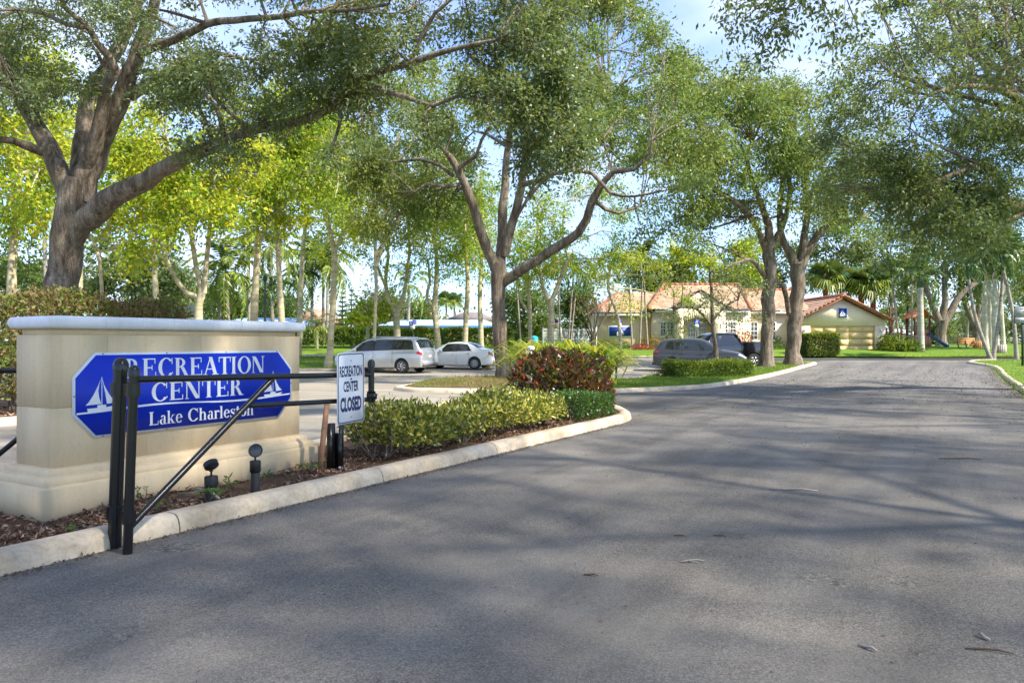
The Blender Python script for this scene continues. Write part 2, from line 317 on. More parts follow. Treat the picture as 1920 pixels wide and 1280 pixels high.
class MB:
    """collects shapes, builds ONE mesh object"""
    def __init__(s): s.v = []; s.n = 0; s.f = []
    def add(s, verts, faces):
        a = np.asarray(verts, dtype=np.float64).reshape(-1, 3); k = s.n
        s.v.append(a); s.n += len(a)
        for f in faces: s.f.append([i + k for i in f])
    def grid(s, P, close_u=False, close_v=False):
        P = np.asarray(P, dtype=float); a, b = P.shape[:2]; k = s.n
        s.v.append(P.reshape(-1, 3)); s.n += a * b
        for i in range(a if close_u else a - 1):
            for j in range(b if close_v else b - 1):
                i2, j2 = (i + 1) % a, (j + 1) % b
                s.f.append([k + i * b + j, k + i2 * b + j, k + i2 * b + j2, k + i * b + j2])
    def tube(s, pts, rad, sides=8, cap=True):
        P = np.asarray(pts, dtype=float); n = len(P)
        rad = np.full(n, rad, dtype=float) if np.isscalar(rad) else np.asarray(rad, dtype=float)
        T = np.gradient(P, axis=0); T /= np.linalg.norm(T, axis=1)[:, None] + 1e-12
        ref = np.array([0, 0, 1.0]) if abs(T[0][2]) < .9 else np.array([1.0, 0, 0])
        U = np.cross(T[0], ref); U /= np.linalg.norm(U); rings = []
        an = np.arange(sides) * 2 * math.pi / sides
        for i in range(n):
            U = U - T[i] * np.dot(U, T[i]); U /= np.linalg.norm(U) + 1e-12
            V = np.cross(T[i], U)
            rings.append(P[i] + rad[i] * (np.cos(an)[:, None] * U + np.sin(an)[:, None] * V))
        k = s.n; s.grid(np.array(rings), close_v=True)
        if cap:
            s.f.append([k + j for j in range(sides)]); s.f.append([k + (n - 1) * sides + j for j in reversed(range(sides))])
    def box(s, c, size, rz=0.0, tilt=None):
        x, y, z = [q / 2 for q in size]
        v = np.array([[a * x, b * y, d * z] for d in (-1, 1) for a, b in ((-1, -1), (1, -1), (1, 1), (-1, 1))])
        if tilt is not None: v = v @ np.array(tilt.to_3x3()).T
        cs, sn = math.cos(rz), math.sin(rz)
        v = v @ np.array([[cs, -sn, 0], [sn, cs, 0], [0, 0, 1]]).T + np.array(c)
        s.add(v, [[3, 2, 1, 0], [4, 5, 6, 7], [0, 1, 5, 4], [1, 2, 6, 5], [2, 3, 7, 6], [3, 0, 4, 7]])
    def bar(s, a, b, w, t, up=(0, 0, 1)):
        """box beam from a to b"""
        a, b = np.array(a, float), np.array(b, float); d = b - a; L = np.linalg.norm(d); d /= L
        u = np.cross(np.array(up, float), d)
        if np.linalg.norm(u) < 1e-6: u = np.cross(np.array([1.0, 0, 0]), d)
        u /= np.linalg.norm(u); w_ = np.cross(d, u)
        v = [p + u * i * w / 2 + w_ * j * t / 2 for p in (a, b) for i, j in ((-1, -1), (1, -1), (1, 1), (-1, 1))]
        s.add(v, [[3, 2, 1, 0], [4, 5, 6, 7], [0, 1, 5, 4], [1, 2, 6, 5], [2, 3, 7, 6], [3, 0, 4, 7]])
    def lathe(s, prof, c=(0, 0, 0), sides=16, axis=None, capa=True):
        an = np.arange(sides) * 2 * math.pi / sides
        P = np.array([[[r * math.cos(t), r * math.sin(t), z] for t in an] for r, z in prof])
        if axis is not None:
            m = np.array(Vector(axis).to_track_quat('Z', 'Y').to_matrix()); P = P @ m.T
        k = s.n; s.grid(P + np.array(c), close_v=True)
        if capa:
            if prof[0][0] > 1e-4: s.f.append([k + j for j in reversed(range(sides))])
            if prof[-1][0] > 1e-4: s.f.append([k + (len(prof) - 1) * sides + j for j in range(sides)])
    def prism(s, poly, fr, d0, d1):
        """polygon in frame coords (u, w) extruded along the frame's normal from d0 to d1"""
        n = len(poly); a = [fr(u, w, d0) for u, w in poly]; b = [fr(u, w, d1) for u, w in poly]
        s.add(a + b, [list(reversed(range(n))), list(range(n, 2 * n))] + [[i, (i + 1) % n, n + (i + 1) % n, n + i] for i in range(n)])
    def strip(s, A, B, fr, d):
        k = len(A); s.add([fr(u, w, d) for u, w in A] + [fr(u, w, d) for u, w in B], [[i, i + 1, k + i + 1, k + i] for i in range(k - 1)])
    def build(s, name, mat, parent=None, smooth=False, kind=None, label=None, local=False, sharp=None):
        V = np.concatenate(s.v) if s.v else np.zeros((0, 3))
        if parent is not None:
            base = np.zeros(3) if local else np.array(loc_of(parent)); loc = (0, 0, 0)
        else:
            base = np.array([(V[:, 0].min() + V[:, 0].max()) / 2, (V[:, 1].min() + V[:, 1].max()) / 2, V[:, 2].min()]); loc = tuple(base)
        me = bpy.data.meshes.new(name); fast_mesh(me, V - base, s.f)
        me.materials.append(MATS[mat])
        if smooth:
            me.polygons.foreach_set('use_smooth', np.ones(len(me.polygons), dtype=bool))
            me.set_sharp_from_angle(angle=R(sharp or 40))
        o = link_mesh(name, me, parent, loc)
        return props(o, label, None, None, kind)
def fast_mesh(me, V, faces):
    sizes = np.array([len(f) for f in faces], dtype=np.int32); tot = int(sizes.sum())
    me.vertices.add(len(V)); me.vertices.foreach_set('co', np.ascontiguousarray(V, dtype=np.float32).ravel())
    me.loops.add(tot); me.loops.foreach_set('vertex_index', np.array([i for f in faces for i in f], dtype=np.int32))
    me.polygons.add(len(faces)); st = np.zeros(len(faces), dtype=np.int32); st[1:] = np.cumsum(sizes)[:-1]
    me.polygons.foreach_set('loop_start', st)
    me.update(calc_edges=True); me.validate()
def quad_mesh(name, V4, mat, parent=None, kind=None, label=None, smooth=False):
    """(N,4,3) quads as one mesh"""
    N = len(V4); V = V4.reshape(-1, 3)
    base = np.array(loc_of(parent)) if parent is not None else np.array([V[:, 0].mean(), V[:, 1].mean(), V[:, 2].min()])
    me = bpy.data.meshes.new(name)
    me.vertices.add(4 * N); me.vertices.foreach_set('co', np.ascontiguousarray(V - base, dtype=np.float32).ravel())
    me.loops.add(4 * N); me.loops.foreach_set('vertex_index', np.arange(4 * N, dtype=np.int32))
    me.polygons.add(N); me.polygons.foreach_set('loop_start', np.arange(N, dtype=np.int32) * 4)
    me.update(calc_edges=True); me.materials.append(MATS[mat])
    o = link_mesh(name, me, parent, (0, 0, 0) if parent is not None else tuple(base))
    return props(o, label, None, None, kind)

def unit(a): return a / (np.linalg.norm(a, axis=-1, keepdims=True) + 1e-12)
def leaf_quads(rng, P, D, L, Wd, up=.5, fold=.18):
    """diamond leaves at P pointing along D; normals lean upward"""
    N = len(P); D = unit(D); L = np.asarray(L).reshape(-1, 1) * np.ones((N, 1)); Wd = np.asarray(Wd).reshape(-1, 1) * np.ones((N, 1))
    nr = rng.normal(size=(N, 3)); nr[:, 2] += up * 2; S = unit(np.cross(D, nr)); nn = np.cross(S, D)
    b = P; t = P + D * L; m = P + D * L * .45
    s1 = m + S * Wd * .5 + nn * Wd * fold; s2 = m - S * Wd * .5 + nn * Wd * fold
    return np.stack([b, s1, t, s2], axis=1)

# ------------------------------------------------------------------ flat sheets laid on the land
def inset(poly, d):
    P = np.array(poly, float); n = len(P); A = sum(P[i][0] * P[(i + 1) % n][1] - P[(i + 1) % n][0] * P[i][1] for i in range(n)); out = []
    for i in range(n):
        e1, e2 = unit(P[i] - P[i - 1]), unit(P[(i + 1) % n] - P[i]); m = np.array([-(e1 + e2)[1], (e1 + e2)[0]]) * (1 if A > 0 else -1); c = max(.45, np.linalg.norm(e1 + e2) / 2)
        out.append(tuple(P[i] + unit(m) * d / c))
    return out
def patch(name, poly, mat, dz=.004, kind='structure', parent=None, skirt=.0, extra=None, ins=0):
    if ins: poly = inset(poly, ins)
    bm = bmesh.new()
    f = bm.faces.new([bm.verts.new((x, y, 0)) for x, y in poly])
    ys = [y for _, y in poly]
    for Y in _HY:
        if min(ys) < Y < max(ys):
            bmesh.ops.bisect_plane(bm, geom=bm.verts[:] + bm.edges[:] + bm.faces[:], plane_co=(0, Y, 0), plane_no=(0, 1, 0))
    if extra:
        for Y in np.arange(math.ceil(min(ys)), max(ys), 1.0):
            bmesh.ops.bisect_plane(bm, geom=bm.verts[:] + bm.edges[:] + bm.faces[:], plane_co=(0, Y + .01, 0), plane_no=(0, 1, 0))
        xs = [x for x, _ in poly]
        if max(xs) - min(xs) < 30:
            for X in np.arange(math.ceil(min(xs)), max(xs), 1.0):
                bmesh.ops.bisect_plane(bm, geom=bm.verts[:] + bm.edges[:] + bm.faces[:], plane_co=(X + .013, 0, 0), plane_no=(1, 0, 0))
    bmesh.ops.triangulate(bm, faces=bm.faces[:])
    bm.normal_update()
    if bm.faces and sum(q.normal.z for q in bm.faces) < 0: bmesh.ops.reverse_faces(bm, faces=bm.faces[:])
    for v in bm.verts: v.co.z = gz(v.co.y) + dz + (extra(v.co.x, v.co.y) if extra else 0)
    me = bpy.data.meshes.new(name); bm.to_mesh(me); bm.free(); me.materials.append(MATS[mat])
    o = link_mesh(name, me, parent)
    return props(o, kind=kind)
def in_poly(P, poly):
    x, y = P[:, 0], P[:, 1]; r = np.zeros(len(P), bool); n = len(poly)
    for i in range(n):
        x1, y1 = poly[i]; x2, y2 = poly[(i + 1) % n]
        if y1 == y2: continue
        r ^= ((y1 > y) != (y2 > y)) & (x < (x2 - x1) * (y - y1) / (y2 - y1) + x1)
    return r
def scatter(rng, poly, n):
    a = np.array(poly); lo, hi = a.min(0), a.max(0); out = np.zeros((0, 2))
    while len(out) < n:
        p = lo + rng.random((n * 2, 2)) * (hi - lo); out = np.concatenate([out, p[in_poly(p, poly)]])
    return out[:n]
def smooth_path(pts, step=.3):
    P = np.array(pts, float); out = []
    for i in range(len(P) - 1):
        p0, p1, p2, p3 = P[max(i - 1, 0)], P[i], P[i + 1], P[min(i + 2, len(P) - 1)]
        n = max(1, int(np.linalg.norm(p2 - p1) / step))
        for t in np.arange(n) / n:
            out.append(.5 * (2 * p1 + (p2 - p0) * t + (2 * p0 - 5 * p1 + 4 * p2 - p3) * t * t + (3 * p1 - p0 - 3 * p2 + p3) * t ** 3))
    out.append(P[-1]); return np.array(out)
def kerb(pts, name='kerb', mat='concrete', h=.16, w=.24, seg=2.4, side=1, label=None):
    """cast kerb stones along a path of foot points; the stone lies on the 'side' (+1 = left of travel)"""
    P = smooth_path([(x, y) for x, y in pts], .25); root = None
    d = np.gradient(P, axis=0); d = unit(d); nrm = np.stack([-d[:, 1], d[:, 0]], 1) * side
    s = np.concatenate([[0], np.cumsum(np.linalg.norm(np.diff(P, axis=0), axis=1))])
    root = thing(name, None, None, (P[0][0], P[0][1], gz(P[0][1])), kind='structure')
    prof = [(0.0, -.03), (.012, h * .45), (.03, h * .75), (.065, h * .94), (.11, h), (w - .04, h), (w, h - .03), (w, -.03)]
    k = 0; a = 0.0; rr = random.Random(len(pts) * 7 + int(P[0][0] * 10))
    while a < s[-1] - .05:
        L = seg * rr.uniform(.85, 1.15); b = min(a + L, s[-1]); q = np.linspace(a + .006, b - .006, max(2, int((b - a) / .35) + 1))
        rows = []
        jz = rr.uniform(-.005, .005)
        for t in q:
            x = np.interp(t, s, P[:, 0]); y = np.interp(t, s, P[:, 1]); nx = np.interp(t, s, nrm[:, 0]); ny = np.interp(t, s, nrm[:, 1])
            rows.append([(x + nx * u, y + ny * u, gz(y) + v + jz) for u, v in prof])
        m = MB(); kk = m.n; m.grid(rows); n = len(prof)
        m.f.append([j for j in range(n)]); m.f.append([(len(q) - 1) * n + j for j in reversed(range(n))])
        m.build('kerb_segment', mat, root, smooth=True, sharp=50); a = b
    return root

# ------------------------------------------------------------------ trees
def crom(pts, rad, step):
    P = np.array([(*p, r) for p, r in zip(pts, rad)], float)
    return smooth_path(P, step)
def grow(mb, rng, skel, clumps, twig_r=.012, leaf_L=.1, leaf_W=.045, per=26, sigma=.3, droop=.25, twigs=True, sides=3):
    """branches from the skeleton into each clump, twigs to leaf sprays, and the leaves"""
    Q = []
    for (c, r, n) in clumps:
        c = np.array(c); r = np.array(r) * np.ones(3)
        i = np.argmin(np.linalg.norm(skel[:, :3] - c, axis=1) + .0 * skel[:, 3]); a = skel[i, :3]; ra = min(skel[i, 3] * .6, .03 + .03 * np.linalg.norm(c - a))
        mid = (a + c) / 2 + rng.normal(size=3) * .12 * np.linalg.norm(c - a); mid[2] += .08 * np.linalg.norm(c - a)
        br = smooth_path([a, mid, c], max(.25, np.linalg.norm(c - a) / 6))
        if twigs and len(br) > 1: mb.tube(br, np.linspace(ra, max(twig_r * 1.3, ra * .3), len(br)), 4, cap=False)
        u = rng.normal(size=(n, 3)); u = unit(u) * (rng.random((n, 1)) ** .45); pc = c + u * r
        for p in pc:
            st = br[rng.integers(len(br) // 2, len(br))] if len(br) > 2 else c
            if twigs and rng.random() < .7:
                mb.tube([st, p], [twig_r, twig_r * .35], sides, cap=False)
            m = max(3, int(per * rng.uniform(.5, 1.5))); ax = unit(p - st + rng.normal(size=3) * .3)
            sub = unit(ax + rng.normal(size=(5, 3)) * np.array([.8, .8, .5]))[rng.integers(0, 5, m)]; sub[:, 2] -= droop * .6
            along = rng.random((m, 1)) ** .8 * 2.4 * sigma * rng.uniform(.7, 1.3) - .3 * sigma
            pos = p + sub * along + rng.normal(size=(m, 3)) * sigma * .26
            D = sub * .7 + rng.normal(size=(m, 3)) * .65; D[:, 2] -= droop
            Q.append(leaf_quads(rng, pos, D, leaf_L * rng.uniform(.65, 1.25, m), leaf_W * rng.uniform(.7, 1.2, m)))
    return np.concatenate(Q) if Q else np.zeros((0, 4, 3))
def tree(name, label, cat, limbs, clumps, bark, leaf, seed=1, group=None, sides=10, step=.4, knob=.05, root_flare=1.35, **kw):
    """limbs: list of (points, radii); the first is the trunk"""
    rng = np.random.default_rng(seed)
    b = limbs[0][0][0]; t = thing(name, label, cat, b, group=group); skel = []
    for k, (pts, rad) in enumerate(limbs):
        S = crom(pts, rad, step); m = MB()
        rr = S[:, 3] * (1 + rng.normal(size=len(S)) * knob)
        if k == 0 and root_flare > 1 and len(rr) > 2: rr[0] *= root_flare; rr[1] *= (1 + (root_flare - 1) * .35)
        nn = rng.normal(size=(len(S), 3)) * S[:, 3:4] * .10; nn[0] = 0
        m.tube(S[:, :3] + nn, np.maximum(rr, .006), max(5, sides - (2 if k else 0)))
        m.build('trunk' if k == 0 else 'limb', bark, t, smooth=True, sharp=80)
        skel.append(S[max(0, int(len(S) * (.35 if k else .7))):])
    skel = np.concatenate(skel); mb = MB()
    Q = grow(mb, rng, skel, clumps, **kw)
    if mb.n: mb.build('branchwork', kw.pop('twig_bark', bark), t, smooth=True, kind='stuff', sharp=80)
    if len(Q): quad_mesh('crown', Q, leaf, t, kind='stuff')
    return t
def pl(lst, Y0, rscale=None):
    """limb traced as (px, py, radius_px[, depth]) -> world points and radii"""
    P, Rr = [], []
    for q in lst:
        Y = q[3] if len(q) > 3 else Y0
        P.append(pt(q[0], q[1], Y)); Rr.append(q[2] * Y / F)
    return P, Rr
def cl(px, py, Y, rx, ry, n, rd=None):
    """a leaf clump seen at (px, py), depth Y, half sizes in px"""
    s = Y / F
    return (pt(px, py, Y), (rx * s, (rd if rd else (rx + ry) / 2 * s), ry * s), n)
def fill(rng, poly, Y0, Y1, r0, r1, count, n):
    P = scatter(rng, poly, count); out = []
    for x, y in P:
        Y = rng.uniform(Y0, Y1); r = rng.uniform(r0, r1); out.append(cl(x, y, Y, r, r * .62, n))
    return out

# ------------------------------------------------------------------ shrubs, hedges
def leaf_box(rng, path, width, height, n, L, Wd, base=0.0, bulge=.08, z0=.0, up=.35, roundness=.0):
    """leaves over the faces (and a little inside) of a clipped hedge following a path"""
    P = smooth_path(path, .3); s = np.concatenate([[0], np.cumsum(np.linalg.norm(np.diff(P, axis=0), axis=1))])
    d = unit(np.gradient(P, axis=0)); N2 = np.stack([-d[:, 1], d[:, 0]], 1)
    Ls = s[-1]; a_top = Ls * width; a_side = Ls * height * 2; a_end = 2 * width * height; A = a_top + a_side + a_end
    u = rng.random(n); t = rng.random(n) * Ls; v = rng.uniform(-1, 1, n) * width / 2; h = rng.random(n) * height
    nor = np.zeros((n, 3))
    top = u < a_top / A; side = (u >= a_top / A) & (u < (a_top + a_side) / A); end = ~top & ~side
    h[top] = height; sg = np.where(rng.random(n) < .5, -1, 1)
    v[side] = sg[side] * width / 2
    t[end] = np.where(sg[end] > 0, Ls, 0)
    depth = np.abs(rng.normal(size=n)) * min(.22, width * .11)
    bx = bulge * np.sin(t * 2.1 + h * 3) + rng.normal(size=n) * bulge * .5
    hx = np.interp(t, s, N2[:, 0]); hy = np.interp(t, s, N2[:, 1]); dx = np.interp(t, s, d[:, 0]); dy = np.interp(t, s, d[:, 1])
    nor[top] = (0, 0, 1); nor[side, 0] = (sg * hx)[side]; nor[side, 1] = (sg * hy)[side]; nor[end, 0] = (sg * dx)[end]; nor[end, 1] = (sg * dy)[end]
    x = np.interp(t, s, P[:, 0]); y = np.interp(t, s, P[:, 1])
    if roundness: h = h - roundness * height * (np.abs(v) / (width / 2)) ** 3 * (h / height)
    pos = np.stack([x + hx * v, y + hy * v, np.interp(y, _HY, _HZ) + base + z0 + h], 1) + nor * (bx - depth)[:, None]
    D = nor * .7 + rng.normal(size=(n, 3)) * .7; D[:, 2] += up
    return leaf_quads(rng, pos, D, L * rng.uniform(.6, 1.3, n), Wd * rng.uniform(.7, 1.2, n), up=.4)
def hedge(name, label, path, width, height, n, L, Wd, leaf, seed=1, base=0.0, z0=.06, group=None, stems=12, cat='hedge', roundness=0.0, bulge=.08, top_leaf=None):
    rng = np.random.default_rng(seed); x, y = path[0]
    t = thing(name, label, cat, (x, y, gz(y) + base), group=group)
    Q = leaf_box(rng, path, width, height - z0, n, L, Wd, base, bulge, z0, roundness=roundness)
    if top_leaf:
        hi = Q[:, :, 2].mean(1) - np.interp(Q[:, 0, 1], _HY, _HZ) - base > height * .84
        quad_mesh('lit_top_foliage', Q[hi], top_leaf, t, kind='stuff'); Q = Q[~hi]  # topmost leaves take the brighter material, sunlight put into their colour
    quad_mesh('foliage', Q, leaf, t, kind='stuff')
    m = MB(); P = smooth_path(path, .3)
    core = P[:: max(1, len(P) // 8)] if len(P) > 8 else P
    for _ in range(stems):
        i = rng.integers(len(P)); a = np.array([*P[i], 0.]); a[:2] += rng.normal(size=2) * width * .2; a[2] = gz(a[1]) + base
        for _k in range(4):
            e = a + np.array([*(rng.normal(size=2) * width * .2), height * rng.uniform(.55, .92)]); mdl = (a + e) / 2 + rng.normal(size=3) * .06
            m.tube([a, mdl, e], [.014, .010, .005], 4, cap=False)
    m.build('branchwork', 'twig_bark', t, kind='stuff')
    return t
def shrub(name, label, c, r, n, L, Wd, leaf, seed=1, cat='shrub', group=None, stems=8, stem_mat='twig_bark', up=.3, fillv=.35, fold=.18, lift=.25, squash=2.6):
    rng = np.random.default_rng(seed); t = thing(name, label, cat, c, group=group); c = np.array(c); r = np.array(r)
    u = unit(rng.normal(size=(n, 3))); u[:, 2] = np.abs(u[:, 2]) * 1.0 - .25 * rng.random(n)
    q = (np.abs(u) ** squash).sum(1) ** (-1 / squash); u = u * q[:, None] * (1 - fillv * rng.random(n) ** 2)[:, None]
    u *= (1 + .10 * np.sin(u[:, :1] * 7 + seed) * np.cos(u[:, 1:2] * 6))
    pos = c + u * r + np.array([0, 0, r[2] * lift]); pos[:, 2] = np.maximum(pos[:, 2], c[2] + .03)
    D = u + rng.normal(size=(n, 3)) * .6; D[:, 2] += up
    quad_mesh('foliage', leaf_quads(rng, pos, D, L * rng.uniform(.6, 1.3, n), Wd * rng.uniform(.7, 1.2, n), fold=fold), leaf, t, kind='stuff')
    m = MB()
    for k in range(stems):
        an = rng.random() * 6.28; a = c + np.array([math.cos(an), math.sin(an), 0]) * r * .25 * rng.random()
        e = c + np.array([math.cos(an) * r[0] * .75, math.sin(an) * r[1] * .75, r[2] * rng.uniform(.5, 1.0)])
        for _k in range(3):
            e2 = e + rng.normal(size=3) * r * .18; m.tube([a, (a + e2) / 2 + rng.normal(size=3) * .05, e2], [.018, .012, .005], 4, cap=False)
    if stems: m.build('branchwork', stem_mat, t, kind='stuff')
    return t

# ------------------------------------------------------------------ palms
def feather_frond(name, L, arch, hang, n, ll, mat, wid=.045, seed=0):
    """a pinnate frond reaching along +X from the origin"""
    rng = np.random.default_rng(seed); t = np.linspace(0, 1, n)
    x = L * (t - .18 * arch * t ** 3); z = L * (.45 * arch * np.sin(t * math.pi * .75) - hang * t ** 2.3)
    P = np.stack([x, np.zeros(n), z], 1); T = unit(np.gradient(P, axis=0)); Q = []
    for s in (-1, 1):
        k = np.arange(2, n); ln = ll * (np.sin(np.clip(t[k], .05, 1) * math.pi * .86 + .25)) + .05
        D = T[k] * .75 + np.array([0, s * 1.0, 0]); D[:, 2] -= .35 + .35 * rng.random(len(k)); D += rng.normal(size=D.shape) * .10
        D = unit(D); S = unit(np.cross(D, np.array([0, 0, 1.0]) + rng.normal(size=D.shape) * .5))
        b = P[k]; m_ = b + D * (ln * .5)[:, None]; e = b + D * ln[:, None]; e[:, 2] -= ln * .22
        Q.append(np.stack([b, m_ + S * wid, e, m_ - S * wid], 1))
    r_ = []; w = .02 * L / 2.5
    for i in range(n - 1):
        r_.append([P[i] + (0, w, 0), P[i] - (0, w, 0), P[i + 1] - (0, w * .8, 0), P[i + 1] + (0, w * .8, 0)])
    Q.append(np.array(r_)); V = np.concatenate(Q)
    me = bpy.data.meshes.new(name); N = len(V)
    me.vertices.add(4 * N); me.vertices.foreach_set('co', V.astype(np.float32).ravel()); me.loops.add(4 * N)
    me.loops.foreach_set('vertex_index', np.arange(4 * N, dtype=np.int32)); me.polygons.add(N); me.polygons.foreach_set('loop_start', np.arange(N, dtype=np.int32) * 4)
    me.update(calc_edges=True); me.materials.append(MATS[mat]); return me
def fan_frond(name, L, mat, blades=22, spread=150, seed=0, droop=.25):
    rng = np.random.default_rng(seed); Q = []
    st = L * .5; Q.append([(0, .015, 0), (0, -.015, 0), (st, -.012, .0), (st, .012, .0)])
    for k in range(blades):
        a = R(-spread + 2 * spread * k / (blades - 1)); ln = L * .55 * rng.uniform(.85, 1.1); d = np.array([math.cos(a), math.sin(a), 0.])
        o = np.array([st, 0, 0.]); sd = np.array([-d[1], d[0], 0]) * L * .035; md = o + d * ln * .55 + np.array([0, 0, .05]); e = o + d * ln; e[2] -= droop * ln * (.6 + rng.random())
        Q.append([o, md + sd, e, md - sd])
    V = np.array(Q, float); me = bpy.data.meshes.new(name); N = len(V)
    me.vertices.add(4 * N); me.vertices.foreach_set('co', V.astype(np.float32).ravel()); me.loops.add(4 * N)
    me.loops.foreach_set('vertex_index', np.arange(4 * N, dtype=np.int32)); me.polygons.add(N); me.polygons.foreach_set('loop_start', np.arange(N, dtype=np.int32) * 4)
    me.update(calc_edges=True); me.materials.append(MATS[mat]); return me
FR = {}
def fronds_for(kind):
    if kind in FR: return FR[kind]
    if kind == 'coco': m = [feather_frond('frond', 3.8, .9, .15, 26, .75, 'palm_leaf', .085, 1), feather_frond('frond', 3.8, .8, .45, 26, .8, 'palm_leaf_yellow', .085, 2), feather_frond('frond', 3.7, .45, .9, 26, .8, 'palm_leaf_yellow', .085, 3)]
    elif kind == 'christmas': m = [feather_frond('frond', 2.2, 1.0, .35, 22, .5, 'palm_leaf', .07, 4), feather_frond('frond', 2.3, .9, .8, 22, .5, 'palm_leaf', .07, 5), feather_frond('frond', 2.1, .6, 1.0, 22, .5, 'palm_leaf', .07, 6)]
    elif kind == 'date': m = [feather_frond('frond', 1.6, .7, .2, 22, .3, 'palm_leaf', .025, 7), feather_frond('frond', 1.6, .8, .6, 22, .3, 'palm_leaf', .025, 8), feather_frond('frond', 1.5, .4, .9, 22, .3, 'palm_leaf_yellow', .025, 9)]
    elif kind == 'sabal': m = [fan_frond('frond', 2.3, 'palm_leaf', 24, 150, 1, .3), fan_frond('frond', 2.2, 'palm_leaf_yellow', 24, 150, 2, .5)]
    elif kind == 'silver': m = [fan_frond('frond', 2.6, 'palm_silver', 30, 165, 3, .1)]
    FR[kind] = m; return m
def palm(name, label, base, top, r0, r1, kind, nf, seed, bark='palm_bark', group=None, scale=1.0, shaft=None, bend=.0, cat='palm tree', boots=None, lo=-55, hi=72):
    rng = np.random.default_rng(seed); t = thing(name, label, cat, base, group=group); a, b = np.array(base, float), np.array(top, float)
    mid = (a + b) / 2 + np.array([bend, 0, 0]); S = smooth_path([a, mid, b], .5); m = MB()
    rad = np.linspace(r0, r1, len(S)); rad[0] *= 1.35
    m.tube(S, rad, 9); m.build('trunk', bark, t, smooth=True, sharp=80)
    if shaft:
        m = MB(); d = unit(S[-1] - S[-2]); m.tube([b - d * .05, b + d * .35 * shaft, b + d * shaft], [r1 * 1.15, r1 * 1.25, r1 * .6], 8); m.build('crownshaft', 'palm_leaf', t, smooth=True); b = b + d * shaft * .85
    if boots:
        m = MB(); d = unit(S[-1] - S[-2])
        m.tube([b - d * boots, b - d * boots * .5, b + d * .2], [r1 * 1.05, r1 * 1.75, r1 * 1.1], 9)
        for k in range(26):
            an = k * 2.4; q = b - d * boots * (k / 26.); dr = np.array([math.cos(an), math.sin(an), .9]); m.bar(q + dr * r1 * .9, q + dr * r1 * 2.1, .07, .03)
        m.build('leaf_bases', 'boot_bark', t)
    ms = fronds_for(kind); lt = np.array(loc_of(t))
    for k in range(nf):
        el = lo + (hi - lo) * ((k + .5) / nf) ** .8; az = k * 137.5 + rng.uniform(-15, 15)
        i = len(ms) - 1 - int(min(len(ms) - 1, (k / nf) * len(ms))); s = scale * rng.uniform(.88, 1.1)
        o = link_mesh('frond', ms[i], t, tuple(b - lt)); M = Matrix.Rotation(R(az), 3, 'Z') @ Matrix.Rotation(-R(el * .75), 3, 'Y') @ Matrix.Rotation(R(rng.uniform(-25, 25)), 3, 'X')
        o.rotation_euler = M.to_euler(); o.scale = (s, s, s)
    return t

